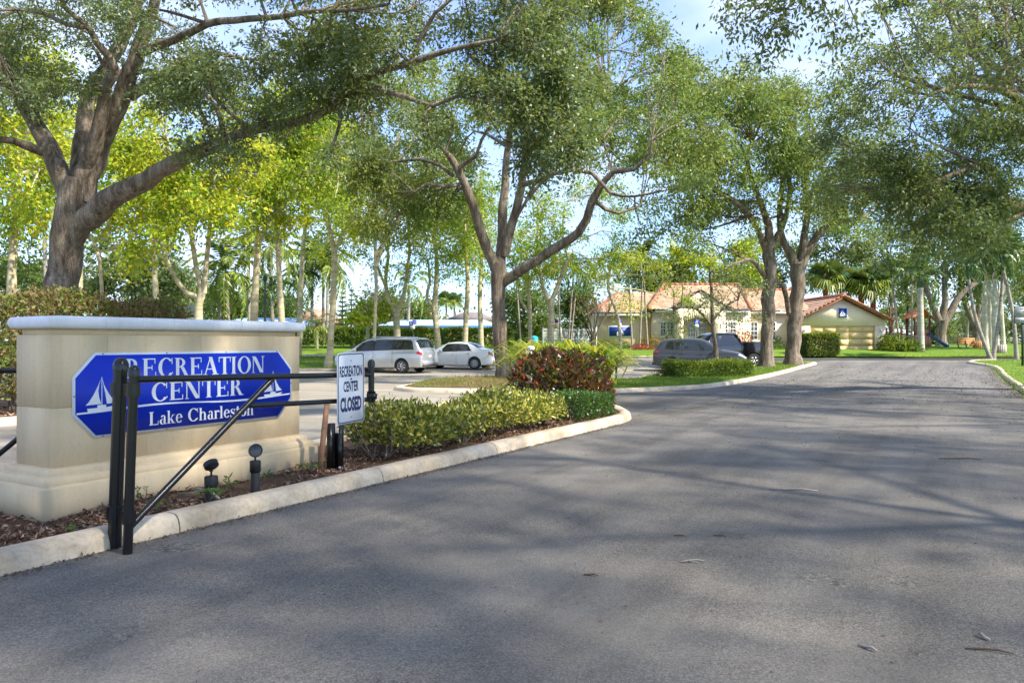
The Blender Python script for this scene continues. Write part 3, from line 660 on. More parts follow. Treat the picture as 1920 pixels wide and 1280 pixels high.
# ------------------------------------------------------------------ lettering
def glyph(ch):
    """serif capitals and lower case as lists of strips (A side, B side); cap height 1; returns strips, advance"""
    V, H, S = .19, .055, .075; G = []
    def rect(x0, y0, x1, y1): G.append(([(x0, y0), (x1, y0)], [(x0, y1), (x1, y1)]))
    def stem(x, y0=0, y1=1, w=V, sb=1, st=1, sv=None):
        rect(x, y0, x + w, y1)
        if sb: rect(x - S, y0, x + w + S, y0 + .04)
        if st: rect(x - S, y1 - .04, x + w + S, y1)
    def line(x0, y0, x1, y1, w): G.append(([(x0, y0), (x1, y1)], [(x0 + w, y0), (x1 + w, y1)]))
    def ring(cx, cy, rx, ry, tx, ty, a0=0, a1=360):
        n = 20; A, B = [], []
        for k in range(n + 1):
            a = R(a0 + (a1 - a0) * k / n); A.append((cx + rx * math.cos(a), cy + ry * math.sin(a))); B.append((cx + (rx - tx) * math.cos(a), cy + (ry - ty) * math.sin(a)))
        G.append((A, B))
    def tick(x, y0, y1, w=.045): rect(x, y0, x + w, y1)
    adv = .8
    if ch == 'R': stem(.1); ring(.3, .74, .34, .26, .17, .06, -92, 92); rect(.27, .94, .32, 1); rect(.27, .48, .34, .54); line(.36, .5, .62, 0, .2); rect(.58, 0, .9, .04); adv = .9
    elif ch == 'E': stem(.1, st=1); rect(.28, .94, .72, 1); rect(.28, 0, .74, .055); rect(.28, .48, .55, .54); tick(.68, .72, .96); tick(.72, .0, .28); tick(.52, .38, .64); adv = .84
    elif ch == 'C': ring(.5, .5, .45, .53, .2, .06, 42, 322); tick(.80, .68, 1.0, .05); tick(.82, .16, .24, .05); adv = .95
    elif ch == 'A': line(.08, .0, .42, 1.02, .07); line(.66, 0, .34, 1.02, .22); rect(.22, .3, .68, .355); rect(-.02, 0, .26, .04); rect(.56, 0, .98, .04); adv = .96
    elif ch == 'T': stem(.31, st=0); rect(.02, .94, .8, 1); tick(.02, .7, .98); tick(.755, .7, .98); adv = .82
    elif ch == 'I': stem(.1); adv = .42
    elif ch == 'O': ring(.5, .5, .46, .53, .2, .055); adv = 1.0
    elif ch == 'N': stem(.1, w=.06); line(.1, 1, .7, 0, .24) if False else line(.08, .98, .62, 0, .24); rect(.78, 0, .84, 1); rect(.7, .96, .94, 1); adv = .98
    elif ch == 'L': stem(.1); rect(.28, 0, .7, .055); tick(.68, 0, .3); adv = .78
    elif ch == 'a': ring(.26, .2, .22, .22, .15, .05, 80, 290); rect(.34, 0, .49, .5); ring(.3, .5, .19, .2, .13, .05, 0, 165); rect(.45, 0, .58, .05); adv = .6
    elif ch == 'k': stem(.07, st=0, w=.15); rect(0, .96, .2, 1); line(.2, .28, .46, .66, .07); line(.42, 0, .22, .36, .17); rect(.36, 0, .66, .04); rect(.38, .63, .62, .67); adv = .66
    elif ch == 'e': ring(.3, .34, .27, .36, .15, .055, 5, 325); rect(.1, .36, .54, .41); adv = .58
    elif ch == 'h': stem(.07, st=0, w=.15); rect(0, .96, .2, 1); ring(.34, .44, .24, .25, .15, .06, 0, 165); rect(.43, 0, .58, .46); rect(.37, 0, .65, .04); adv = .7
    elif ch == 'n': stem(.07, 0, .67, st=0, w=.15); rect(0, .63, .2, .67); ring(.34, .44, .24, .25, .15, .06, 0, 165); rect(.43, 0, .58, .46); rect(.37, 0, .65, .04); adv = .7
    elif ch == 'r': stem(.07, 0, .67, st=0, w=.15); rect(0, .63, .2, .67); ring(.34, .48, .17, .2, .1, .1, 20, 150); adv = .5
    elif ch == 'l': stem(.07, st=0, w=.15); rect(0, .96, .2, 1); adv = .34
    elif ch == 's':
        c = [(.44, .56), (.34, .66), (.2, .66), (.1, .55), (.16, .43), (.32, .33), (.43, .2), (.34, .05), (.2, .01), (.06, .12)]; w = [.05, .05, .08, .12, .15, .16, .13, .08, .05, .05]
        Pp = np.array(c); T = unit(np.gradient(Pp, axis=0)); Nn = np.stack([-T[:, 1], T[:, 0]], 1) * np.array(w)[:, None] / 2
        G.append(([tuple(q) for q in Pp + Nn], [tuple(q) for q in Pp - Nn])); tick(.42, .46, .67, .04); tick(.04, 0, .22, .04); adv = .52
    elif ch == 't': rect(.12, .1, .27, .86); rect(.0, .61, .4, .67); ring(.27, .14, .15, .14, .09, .06, 180, 320); adv = .42
    elif ch == 'o': ring(.31, .335, .29, .36, .16, .055); adv = .64
    elif ch == ' ': adv = .4
    return G, adv
def serif_word(text, u0, u1, w0, h, fr, d):
    tot = sum(glyph(c)[1] for c in text); sx = (u1 - u0) / tot; x = 0; m = MB(); k = 0
    for c in text:
        g, adv = glyph(c)
        for A, B in g:
            m.strip([(u0 + (x + a) * sx, w0 + b * h) for a, b in A], [(u0 + (x + a) * sx, w0 + b * h) for a, b in B], fr, d + k * .00012); k = (k + 1) % 9
        x += adv
    return m
def sans_word(text, u0, u1, w0, h, fr, d, bold=.02):
    c = bpy.data.curves.new('t', 'FONT'); c.body = text; c.size = 1; c.offset = bold; c.resolution_u = 3
    o = bpy.data.objects.new('t', c); COL.objects.link(o); dg = bpy.context.evaluated_depsgraph_get(); dg.update()
    me = bpy.data.meshes.new_from_object(o.evaluated_get(dg)); V = np.array([v.co[:] for v in me.vertices]); fs = [list(p.vertices) for p in me.polygons]
    bpy.data.objects.remove(o); bpy.data.curves.remove(c); bpy.data.meshes.remove(me)
    lo, hi = V.min(0), V.max(0); m = MB()
    m.add([fr(u0 + (v[0] - lo[0]) / (hi[0] - lo[0]) * (u1 - u0), w0 + (v[1] - lo[1]) / (hi[1] - lo[1]) * h, d) for v in V], fs); return m
def frame(o, d, up=(0, 0, 1), n=None):
    o, d, up = np.array(o, float), unit(np.array(d, float)), np.array(up, float); n = unit(np.cross(d, up)) if n is None else np.array(n, float)
    return lambda u, w, k=0.0: tuple(o + d * u + up * w + n * k)
# ------------------------------------------------------------------ THE SETTING
RD = np.array([.506, .863]); RN = np.array([-.863, .506])          # along the drive, and to its left
def rl(t, off=0.0): 
    q = np.array([-3.06, 5.83]) + RD * t + RN * off; return (q[0], q[1])
def rr_(t, off=0.0):
    q = np.array([15.35, 22.7]) + RD * t + RN * off; return (q[0], q[1])

# one land sheet to the horizon
def ground():
    xs = sorted(set(list(range(-300, -60, 30)) + list(range(-60, 61, 6)) + list(range(60, 301, 30))))
    V = [(x, y, gz(y)) for y in _HY for x in xs]; n = len(xs); fs = [[j * n + i, j * n + i + 1, (j + 1) * n + i + 1, (j + 1) * n + i] for j in range(len(_HY) - 1) for i in range(n - 1)]
    me = bpy.data.meshes.new('ground'); fast_mesh(me, np.array(V, float), fs); me.materials.append(MATS['lawn']); props(link_mesh('ground', me), kind='structure')
ground()

island_edge = [(-3.9, 24.9), (-3.1, 23.9), (-1.0, 23.5), (2.8, 23.45), (4.05, 23.9), (6.47, 25.6), (8.7, 28.9), (10.75, 32.5), (12.6, 35.8), (14.4, 39.0), (16.4, 42.4), (18.3, 45.6)]
island_back = [(18.6, 46.4), (17.4, 47.0), (14.6, 46.0), (12.7, 43.5), (12.0, 40.2), (11.0, 37.6), (8.6, 35.6), (6.0, 33.6), (4.6, 30.2), (1.5, 29.8), (-1.2, 29.6), (-3.2, 27.6)]
bed_front = [rl(t) for t in (-9, -6, -3, 0, 3, 6, 9)] + [(2.06, 14.56)]
bed_tip = [(2.45, 15.5), (2.5, 16.6), (2.35, 18.2), (2.2, 20.0), (1.4, 21.6), (.2, 21.9), (-.9, 20.6)]
bed_back = [(-1.9, 17.6), rl(5.2, 2.75), rl(3, 2.75), rl(0, 2.75), rl(-4, 2.75), rl(-9, 2.75)]

lot_poly = [(-70, -8)] + [rl(-16, -.1)] + [rl(0, -.1), (2.2, 14.6), (2.9, 17), (2.9, 23.6), (18.5, 46.3), (17.2, 50), (14, 54.6), (5.0, 53.9), (0, 50.6), (-3, 47.2), (-5.2, 41.2), (-8, 39.9), (-70, 39.6)]
patch('parking_lot', lot_poly, 'lot_asphalt', .004)
road_poly = [rl(-16, .1), rl(-4, .1), (2.0, 14.62), (.8, 17.5), (1.4, 23.6), (2.8, 23.6), (4.05, 24.1), (6.40, 25.8), (10.65, 32.7), (14.3, 39.2), (18.2, 45.9), (20.4, 50.2), (31.6, 50.2), rr_(25.2, -.1), rr_(0, -.1), rr_(-26, -.1)]
patch('road', road_poly, 'asphalt', .008)
patch('cross_path', [(17.2, 50.25), (60, 50.25), (60, 53.6), (33, 53.9), (14.3, 54.5)], 'path_asphalt', .008)
patch('road_edge_line', [(20.4, 50.02), (31.4, 50.02), (31.4, 50.24), (20.4, 50.24)], 'concrete', .016)
for a, b in (((2.3, 14.9), (13.1, 30.0)), ((2.3, 15.25), (13.1, 31.2))):
    a, b = np.array(a), np.array(b); d = unit(b - a); n = np.array([-d[1], d[0]]) * .03
    patch('road_seam_line', [tuple(a - n), tuple(b - n), tuple(b + n), tuple(a + n)], 'faded_yellow', .013)
# stall lines in the parking lot
for (x, y, L, ang) in ((-2.4, 36.6, 4.6, 14), (-5.4, 36.2, 4.6, 14), (.8, 38.2, 4.8, 14), (3.2, 42.0, 4.6, 12), (5.6, 44.0, 4.6, 10), (-9.0, 15.0, 5.0, 20), (-4.5, 15.2, 3.4, 20)):
    d = np.array([math.cos(R(ang + 180)), math.sin(R(ang))]); d = unit(np.array([-math.cos(R(ang)), math.sin(R(ang))])); n = np.array([-d[1], d[0]]) * .05; a = np.array([x, y]); b = a + d * L
    patch('stall_line', [tuple(a - n), tuple(b - n), tuple(b + n), tuple(a + n)], 'white_line', .012)

# raised beds, lawns
def bump_bed(x, y): return .03 * math.sin(x * 3.1 + y * 1.7) + .02 * math.sin(x * 7 - y * 5)
patch('mulch_bed', [(x, y) for x, y in bed_front] + bed_tip + bed_back, 'mulch_soil', .10, extra=bump_bed, ins=.13)
def mound(x, y): return .22 * max(0, 1 - ((x + .4) / 3.6) ** 2 - ((y - 26.8) / 3.2) ** 2) + .015 * math.sin(x * 5 + y * 3)
patch('tree_island', island_edge + island_back, 'lawn', .12, extra=lambda x, y: mound(x, y) - (.02 if x < 2.2 else 0), ins=.13)
patch('mulch_mound', [(-3.6, 24.9), (-2.9, 24.3), (-1, 23.8), (1.6, 23.75), (2.4, 25), (2.0, 29), (-1.2, 29.2), (-3.0, 27.4)], 'thatch', .128, extra=lambda x, y: mound(x, y))
hedge_bed_front = [(-17.0, 4.0), (-13.3, 8.6), (-9.75, 14.0), (-8.2, 16.6), (-7.0, 18.9)]
patch('hedge_bed', hedge_bed_front + [(-7.2, 20.6), (-9.5, 22.0), (-13.8, 24.5), (-30, 24.5), (-30, 4)], 'mulch_soil', .11, extra=bump_bed, ins=.13)
def berm(x, y): 
    s = min(1, max(0, (4.0 - x) / 8.0)); return s * (.25 * min(1, max(0, (y - 40) / 10)) + .45 * min(1, max(0, (y - 52.5) / 6)))
left_front = [(-70, 39.4), (-20, 39.5), (-8, 39.8), (-5.0, 41.0), (-2.8, 47.0), (.2, 50.4), (5.1, 53.7), (14, 54.4)]
patch('lawn', [(-70, 39.4), (-20, 39.5), (-8, 39.8), (-5.0, 41.0), (-2.8, 47.0), (.2, 50.4), (5.1, 53.7), (14.0, 54.4), (15.3, 54.6), (33, 54.0), (60, 53.7), (60, 66), (-70, 66)], 'lawn', .09, extra=berm, ins=.13)
patch('footpath', [(-70, 50.0), (-2.2, 50.0), (-.8, 51.2), (-.8, 53.2), (-70, 53.2)], 'lot_asphalt', .105, extra=berm)
patch('lawn', [rr_(t, .0) for t in (-26, 0, 12)] + [rr_(24, 0), (29.2, 48.5), (31.4, 50.0), (60, 50.0), (60, -8)], 'lawn', .10, extra=lambda x, y: .02 * math.sin(x * 2 + y), ins=.13)

kerb(bed_front + bed_tip[:4], side=1, seg=2.5)
kerb(bed_tip[3:] + bed_back[:1] + bed_back[1:], side=1, seg=2.5)
kerb(island_edge, side=1, seg=2.6, h=.14)
kerb([island_edge[-1]] + island_back + [island_edge[0]], side=1, seg=2.8, h=.14)
kerb([rr_(-26), rr_(-12), rr_(0), rr_(12), rr_(22), (28.3, 47.0), (30.0, 49.2), (31.8, 50.1)], side=-1, seg=2.8, h=.14)
kerb(hedge_bed_front + [(-7.3, 20.5)], side=1, seg=2.6)
kerb(left_front, side=1, seg=2.8, h=.14)

# mulch chips, grass blades, litter
rng = np.random.default_rng(11)
def chips(name, poly, n, base, ex, L, mat='chip', kind='stuff', wf=.3, up=.05):
    P = scatter(rng, poly, n); z = np.interp(P[:, 1], _HY, _HZ) + base + np.array([ex(x, y) for x, y in P]) + .008
    D = rng.normal(size=(n, 3)); D[:, 2] = np.abs(D[:, 2]) * .25 + up
    return quad_mesh(name, leaf_quads(rng, np.stack([P[:, 0], P[:, 1], z], 1), D, L * rng.uniform(.4, 1.4, n), L * wf * rng.uniform(.6, 1.4, n), up=.8), mat, kind=kind)
near_bed = [rl(-2.5, .26), rl(8.5, .26), rl(8.5, 1.6), rl(4.5, 1.9), rl(3.4, 1.1), rl(-2.5, 1.1)]
chips('bark_mulch', near_bed, 13000, .10, bump_bed, .055)
chips('bark_mulch', [rl(-3.5, .26), rl(.9, .26), rl(.5, 2.5), rl(-3.5, 2.5)], 7000, .10, bump_bed, .055)
chips('bark_mulch', [rl(8.5, .26), (2.0, 14.8), (2.2, 18), (.5, 21), rl(8.5, 2.2)], 4000, .10, bump_bed, .08)
chips('bark_mulch', hedge_bed_front + [(-10, 20), (-16, 8)], 4000, .11, bump_bed, .09)
chips('dry_grass', [(-3.5, 25.0), (-2.8, 24.3), (-1, 23.9), (1.6, 23.85), (2.4, 25), (2.0, 28.6), (-1.2, 28.8), (-2.8, 27.2)], 3500, .12, mound, .12, 'dry_blade', wf=.12, up=.3)
chips('grass', [(2.3, 23.75), (4.05, 24.15), (6.3, 25.9), (10.5, 32.6), (14.2, 39.1), (18.1, 45.7), (17.2, 46.6), (14.8, 45.6), (13, 43.3), (12.3, 40.2), (11.2, 37.4), (8.7, 35.2), (6.2, 33.3), (4.9, 29.8), (2.3, 29.4)], 30000, .12, lambda x, y: mound(x, y) - .01, .11, 'grass_blade', wf=.14, up=.9)
chips('grass', [rr_(-3, .3), rr_(10, .3), rr_(22, .3), (29.6, 48.4), (31.8, 49.8), (44, 49.8), (40, 30), (24, 20)], 26000, .10, lambda x, y: .02 * math.sin(x * 2 + y), .12, 'grass_blade', wf=.14, up=.9)
chips('grass', [(-24, 39.8), (-8, 40.0), (-5.2, 41.3), (-3.0, 47.2), (-3, 49.6), (-24, 49.6)], 16000, .09, berm, .14, 'grass_blade', wf=.16, up=.9)
chips('grass', [(-3, 53.6), (14, 54.8), (34, 54.3), (46, 54), (46, 60), (-3, 60)], 16000, .09, berm, .16, 'grass_blade', wf=.18, up=.9)
chips('grass', [(-3.5, 25.0), (-2.8, 24.3), (-1, 23.9), (1.6, 23.85), (2.4, 25), (1.8, 25.6), (-1.5, 25.2), (-2.8, 27.2)], 1500, .12, mound, .10, 'grass_blade', wf=.14, up=.9)
# dead leaves and crumbs on the road, thicker along the kerbs
def litter():
    Q = []; n = 4200
    P = scatter(rng, [(-2, 3.2), (3.5, 3.2), (15, 22), (25, 42), (19, 45), (8, 27), (2.5, 16)], n); Z = np.interp(P[:, 1], _HY, _HZ) + .013
    D = rng.normal(size=(n, 3)); D[:, 2] *= .12; sz = rng.uniform(.014, .042, n) * np.clip(P[:, 1] / 10, .8, 3)
    Q.append(leaf_quads(rng, np.stack([P[:, 0], P[:, 1], Z], 1), D, sz, sz * .35, up=2))
    t = rng.uniform(-3, 10, 2600); off = -np.abs(rng.normal(size=2600)) * .07 - .005; P = np.array([rl(a, b) for a, b in zip(t, off)])
    D = rng.normal(size=(2600, 3)); D[:, 2] = np.abs(D[:, 2]) * .2; sz = rng.uniform(.012, .04, 2600)
    Q.append(leaf_quads(rng, np.stack([P[:, 0], P[:, 1], np.full(2600, .014)], 1), D, sz, sz * .4, up=2))
    t = rng.uniform(-2, 22, 1500); off = np.abs(rng.normal(size=1500)) * .35 + .01; P = np.array([rr_(a, b) for a, b in zip(t, off)])
    D = rng.normal(size=(1500, 3)); D[:, 2] = np.abs(D[:, 2]) * .2; sz = rng.uniform(.03, .09, 1500)
    Q.append(leaf_quads(rng, np.stack([P[:, 0], P[:, 1], np.interp(P[:, 1], _HY, _HZ) + .016], 1), D, sz, sz * .4, up=2))
    quad_mesh('leaf_litter', np.concatenate(Q), 'litter_brown', kind='stuff')
litter()
def twig(px, py, L, ang, r, mat, label, bend=.08, fork=False):
    Y = F * EYE / (py - CY); x, y, z = gp(px, Y, .018); d = np.array([math.cos(R(ang)), math.sin(R(ang)), 0]); n = np.array([-d[1], d[0], 0]); c = np.array([x, y, z])
    m = MB(); P = [c - d * L / 2, c - d * L * .15 + n * bend * L, c + d * L * .2 + n * bend * .6 * L + (0, 0, r), c + d * L / 2]
    m.tube(P, [r * .6, r, r, r * .5], 5)
    if fork: m.tube([P[1], P[1] + d * L * .2 - n * L * .2, P[1] + d * L * .34 - n * L * .27], [r * .7, r * .5, r * .3], 4)
    o = m.build('twig', mat); props(o, label, 'twig', 'fallen twigs on the asphalt')
twig(1487, 921, .50, -12, .010, 'grey_twig', 'longest pale bare twig lying on the open asphalt', .05)
twig(1394, 1010, .08, 60, .005, 'brown_twig', 'short dark twig lying close to the longest pale twig, pointing up the drive')
twig(1275, 1008, .11, -30, .006, 'brown_twig', 'small brown twig at the left of a row of three short twigs')
twig(1350, 1008, .11, -20, .006, 'brown_twig', 'small brown twig in the middle of a row of three short twigs')
twig(1298, 1056, .18, 8, .007, 'grey_twig', 'thin forked twig just below the row of three short twigs', .1, True)
twig(1845, 1199, .08, 100, .010, 'grey_twig', 'stubby pale twig standing almost end-on in the lower right asphalt')
twig(1855, 1226, .22, -18, .006, 'brown_twig', 'brown curved twig in the lower right asphalt below a stubby one', .1)
twig(1626, 1220, .10, -50, .008, 'grey_twig', 'thin grey twig at the bottom of the road, beside a dark worn patch')
twig(1108, 1082, .10, -10, .007, 'brown_twig', 'dark thick twig lying alone in the lower middle of the asphalt')
twig(1800, 862, .55, -6, .008, 'brown_twig', 'long thin dark twig lying across the far right of the asphalt', .03)

# ------------------------------------------------------------------ SIGN WALL
d3 = np.array([.515, .857, 0.]); n3 = np.array([.857, -.515, 0.]); A0 = np.array([-3.96, 6.38, 0.])
sw = thing('sign_wall', 'beige stucco sign wall with white rounded coping, behind the black gate', 'sign wall', (-3.5, 7.6, .08))
fw = frame(A0, d3, n=n3)                                     # u along the wall, w up, k out of the front
def ringbox(mb, u0, u1, k0, k1, prof):
    """closed moulding: profile of (outset, height) swept round a rectangle"""
    rows = []
    for o, h in prof: rows.append([fw(u0 - o, h, k1 + o), fw(u1 + o, h, k1 + o), fw(u1 + o, h, k0 - o), fw(u0 - o, h, k0 - o)])
    k = mb.n; mb.grid(rows, close_v=True); mb.f.append([k + j for j in range(4)]); mb.f.append([k + (len(prof) - 1) * 4 + j for j in reversed(range(4))])
BU0, BU1, BK1, BK0 = .152, 3.015, -.152, -.73                # wall body extents
m = MB(); ringbox(m, 0, 3.165, -.88, 0, [(0, .02), (0, .335), (-.012, .352), (-.03, .357)]); m.build('plinth', 'beige_stucco', sw)
def arc(o0, h0, o1, h1, n=5, convex=True):
    return [(o0 + (o1 - o0) * (1 - math.cos(a)) if convex else o0 + (o1 - o0) * math.sin(a), h0 + (h1 - h0) * (math.sin(a) if convex else 1 - math.cos(a))) for a in np.linspace(0, math.pi / 2, n)]
m = MB(); ringbox(m, BU0, BU1, BK0, BK1, [(.118, .3575), (.122, .372)] + arc(.122, .375, .075, .428) + [(.066, .432), (.066, .442)] + arc(.066, .445, .014, .492) + [(.003, .496)]); m.build('base_moulding', 'beige_stucco', sw, smooth=True, sharp=35)
# the body: rendered blocks with recessed joints
cuts = [BU0, .66, 1.66, 2.62, BU1]
for (z0, z1) in ((.4965, 1.012), (1.018, 1.657)):
    cs = cuts if z0 > .6 else [BU0, 1.05, 2.02, BU1]
    for a, b in zip(cs[:-1], cs[1:]):
        m = MB(); k1, k0 = BK1, BK0; g = .0022; c = .004
        m.box((0, 0, 0), (1, 1, 1)); m.v = []; m.f = []; m.n = 0
        rows = []
        for o, h in ((-c, z0), (0, z0 + c), (0, z1 - c), (-c, z1)):
            rows.append([fw(a + g - o, h, k1 + o), fw(b - g + o, h, k1 + o), fw(b - g + o, h, k0 - o), fw(a + g - o, h, k0 - o)])
        m.grid(rows, close_v=True); m.f.append([0, 1, 2, 3]); m.f.append([12, 15, 14, 13]); m.build('wall_block', 'beige_stucco', sw)
m = MB(); ringbox(m, BU0 + .01, BU1 - .01, BK0 + .01, BK1 - .01, [(0, .45), (0, 1.66)]); m.build('wall_core', 'beige_stucco', sw)
m = MB(); ringbox(m, BU0 + .035, BU1 - .035, BK0 + .035, BK1 - .035, [(0, 1.6575), (0, 1.713)]); m.build('neck', 'beige_stucco', sw)
# coping in four cast pieces with a bull-nosed edge
cc = [BU0, .62, 1.32, 2.14, BU1]; OV = .085
for i, (a, b) in enumerate(zip(cc[:-1], cc[1:])):
    m = MB(); prof = [(.0, 1.7135)] + [(.012 + .04 * math.sin(t), 1.770 - .056 * math.cos(t)) for t in np.linspace(.1, math.pi - .5, 8)] + [(-.12, 1.832)]
    rows = []
    for o, h in prof:
        ua = a - o if i == 0 else a + .0012; ub = b + o if i == 3 else b - .0012
        rows.append([fw(ua, h, BK1 + o), fw(ub, h, BK1 + o), fw(ub, h, BK0 - o), fw(ua, h, BK0 - o)])
    m.grid(rows, close_v=True); q = len(prof); m.f.append([0, 1, 2, 3]); m.f.append([(q - 1) * 4 + j for j in (3, 2, 1, 0)]); m.build('coping_stone', 'coping_white', sw, smooth=True, sharp=35)

# ------------------------------------------------------------------ blue octagonal sign board on the wall
fs = frame(A0 + d3 * BU0 + n3 * BK1, d3, n=n3)
sb = thing('sign_board', 'blue octagonal RECREATION CENTER Lake Charleston board on the beige wall', 'sign', fs(1.45, .72, .02))
def octa(u0, u1, z0, z1, c, cz): return [(u0 + c, z0), (u1 - c, z0), (u1, z0 + cz), (u1, z1 - cz), (u1 - c, z1), (u0 + c, z1), (u0, z1 - cz), (u0, z0 + cz)]
SU0, SU1, SZ0, SZ1 = .178, 2.722, .722, 1.497
m = MB(); m.prism(octa(SU0, SU1, SZ0, SZ1, .195, .215), fs, .002, .020); m.build('panel_edge', 'sheet_white', sb)
m = MB(); m.prism(octa(SU0 + .022, SU1 - .022, SZ0 + .022, SZ1 - .022, .186, .205), fs, .018, .0225); m.build('blue_panel', 'sign_blue', sb)
dd = .0232
serif_word('RECREATION', .66, 2.325, 1.252, .183, fs, dd).build('lettering', 'sheet_white', sb, label='white serif word RECREATION')
serif_word('CENTER', .925, 2.03, 1.016, .178, fs, dd).build('lettering', 'sheet_white', sb, label='white serif word CENTER')
serif_word('Lake Charleston', .905, 2.17, .785, .128, fs, dd).build('lettering', 'sheet_white', sb, label='white serif words Lake Charleston')
us = np.linspace(SU0 + .03, SU1 - .03, 60); wz = .966 + .016 * np.sin((us - .2) * 3.3 - 1.2) + .012 * (us / 2.7)
th = .006 + .004 * np.abs(np.sin(us * 2.2))
m = MB(); m.strip([(u, w - t) for u, w, t in zip(us, wz, th)], [(u, w + t) for u, w, t in zip(us, wz, th)], fs, dd + .0013); m.build('wave_line', 'sheet_white', sb)
def sailboat(fr, u, w, s, d, mat, parent, name='sailboat_emblem', flip=1):
    """two white sails either side of a mast above a small hull"""
    m = MB(); X = lambda a, b: (u + a * s * flip, w + b * s)
    L = [(-.02, 1.0), (-.12, .78), (-.25, .52), (-.40, .30), (-.50, .20)]; Rr = [(-.02, .22), (-.07, .22), (-.15, .22), (-.3, .21), (-.49, .19)]
    m.strip([X(*q) for q in L], [X(-.02 - .09 * math.sin(i / 4 * 3.14), 1.0 - i * .195) if i < 4 else X(-.02, .22) for i in range(5)], fr, d)
    m.strip([X(.01, 1.0), X(.08, .78), X(.22, .52), X(.36, .32), X(.47, .24)], [X(.01, 1.0), X(.06, .74), (X(.11, .52)), X(.14, .33), X(.16, .21)], fr, d + .00015)
    m.strip([X(-.012, .12), X(.012, .12)], [X(-.012, 1.04), X(.012, 1.04)], fr, d + .0003)
    m.strip([X(-.14, .11), X(.12, .11)], [X(-.14, .19), X(.14, .19)], fr, d + .00045)
    m.strip([X(-.42, -.02), X(-.1, -.01), X(.2, .02), X(.38, .06)], [X(-.46, .10), X(-.1, .11), X(.2, .12), X(.50, .16)], fr, d + .0006)
    return m.build(name, mat, parent)
sailboat(fs, .44, .962, .30, dd, 'sheet_white', sb); sailboat(fs, 2.44, .972, .28, dd, 'sheet_white', sb)
for u, z in ((.45, SZ1 - .011), (1.1, SZ1 - .011), (1.8, SZ1 - .011), (2.5, SZ1 - .011), (.45, SZ0 + .011), (1.1, SZ0 + .011), (1.8, SZ0 + .011), (2.5, SZ0 + .011), (SU0 + .011, 1.11), (SU1 - .011, 1.11)):
    m = MB(); m.lathe([(.0065, 0), (.0065, .003), (.003, .005)], fs(u, z, .020), 8, axis=n3); m.build('screw', 'lamp_dark', sb)

# ------------------------------------------------------------------ BARRIER GATES
def barrier(name, label, p0, L, endpost, lean=.05):
    dr = np.array([RD[0], RD[1], 0.]); nl = np.array([RN[0], RN[1], 0.]); g = thing(name, label, 'gate', p0); p0 = np.array(p0)
    pf = p0 + np.array([-.185, .165, 0]); ln = np.array([lean, 0, 0])
    def post(c, h, r, nm):
        m = MB(); top = c + np.array([0, 0, h]) + ln * h / 1.4
        m.tube([c + (0, 0, -.03), c + ln * .5 + (0, 0, h * .5), top], r, 18); o = m.build(nm, 'black_paint', g, smooth=True, sharp=50)
        m = MB(); m.lathe([(r * 1.16, -.055), (r * 1.16, -.004), (r * 1.08, .004), (r * .98, r * .35), (r * .72, r * .72), (r * .35, r * .92), (.001, r * .98)], top, 18); m.build('post_cap', 'black_paint', o, smooth=True, sharp=50, label=None)
        return top
    t1 = post(pf, 1.43, .050, 'hinge_post'); t2 = post(p0, 1.39, .035, 'gate_upright')
    for h in (1.235, .285):
        m = MB(); c1 = pf + ln * h / 1.4 + (0, 0, h); c2 = p0 + ln * h / 1.4 + (0, 0, h)
        for c, r in ((c1, .066), (c2, .050)): m.lathe([(r, -.05), (r, .05)], c, 16)
        dcl = unit(c2 - c1); m.bar(c1, c2, .035, .09); o = m.build('hinge_clamp', 'black_paint', g, smooth=True, sharp=40)
        s = np.array([.7, -.7, 0])
        for k in (-.025, .03):
            m = MB(); m.lathe([(.014, 0), (.014, .016), (.008, .018), (.008, .035)], (c1 + c2) / 2 + np.array([0, 0, k]) + s * .022, 6, axis=s); m.build('bolt', 'black_paint', o)
        m = MB(); b = c1 - dcl * .062; m.tube([b, b - dcl * .03 + (0, 0, .02), b - dcl * .055], [.045, .04, .012], 6); m.build('lug', 'black_paint', o)
    a = p0 + ln * .93 + (0, 0, 1.315); e = p0 + dr * L + (0, 0, 1.25)
    def rail(a, e, r, nm):
        m = MB(); m.tube([a, (a + e) / 2, e], r, 14); return m.build(nm, 'black_paint', g, smooth=True, sharp=50)
    rail(a, e, .027, 'top_rail')
    q = p0 + dr * 1.40 + (0, 0, 1.262); b = p0 + ln * .2 + (0, 0, .20); rail(b, q, .027, 'diagonal_brace')
    s = p0 + dr * 1.14 + (0, 0, 1.035); e2 = p0 + dr * L + (0, 0, .985); rail(s, e2, .024, 'lower_rail')
    if endpost:
        c = p0 + dr * (L + .03); m = MB(); m.tube([c + (0, 0, .955), c + (0, 0, 1.37)], .032, 14); o = m.build('end_post', 'black_paint', g, smooth=True, sharp=50)
        m = MB(); m.lathe([(.04, -.04), (.04, 0), (.036, .02), (.02, .036), (.001, .04)], c + np.array([0, 0, 1.37]), 14); m.build('post_cap', 'black_paint', o, smooth=True)
        m = MB(); m.lathe([(.045, -.06), (.05, -.02), (.05, .02), (.045, .05)], c + np.array([0, 0, 1.02]), 12); m.bar(c + (0, 0, 1.02), c + np.array([.05, -.06, 1.02]), .05, .06); m.build('latch', 'black_paint', g)
        for k in range(13):          # hanging chain
            m = MB(); cz = c + np.array([.035 + .003 * math.sin(k), -.05, .99 - k * .026]); an = np.linspace(0, 2 * math.pi, 9); w = np.array([1, 0, 0]) if k % 2 else np.array([0, 1, 0])
            m.tube([cz + w * .011 * math.cos(t) + np.array([0, 0, .018 * math.sin(t)]) for t in an], .0042, 5, cap=False); m.build('chain_link', 'rust_steel', g)
    return g
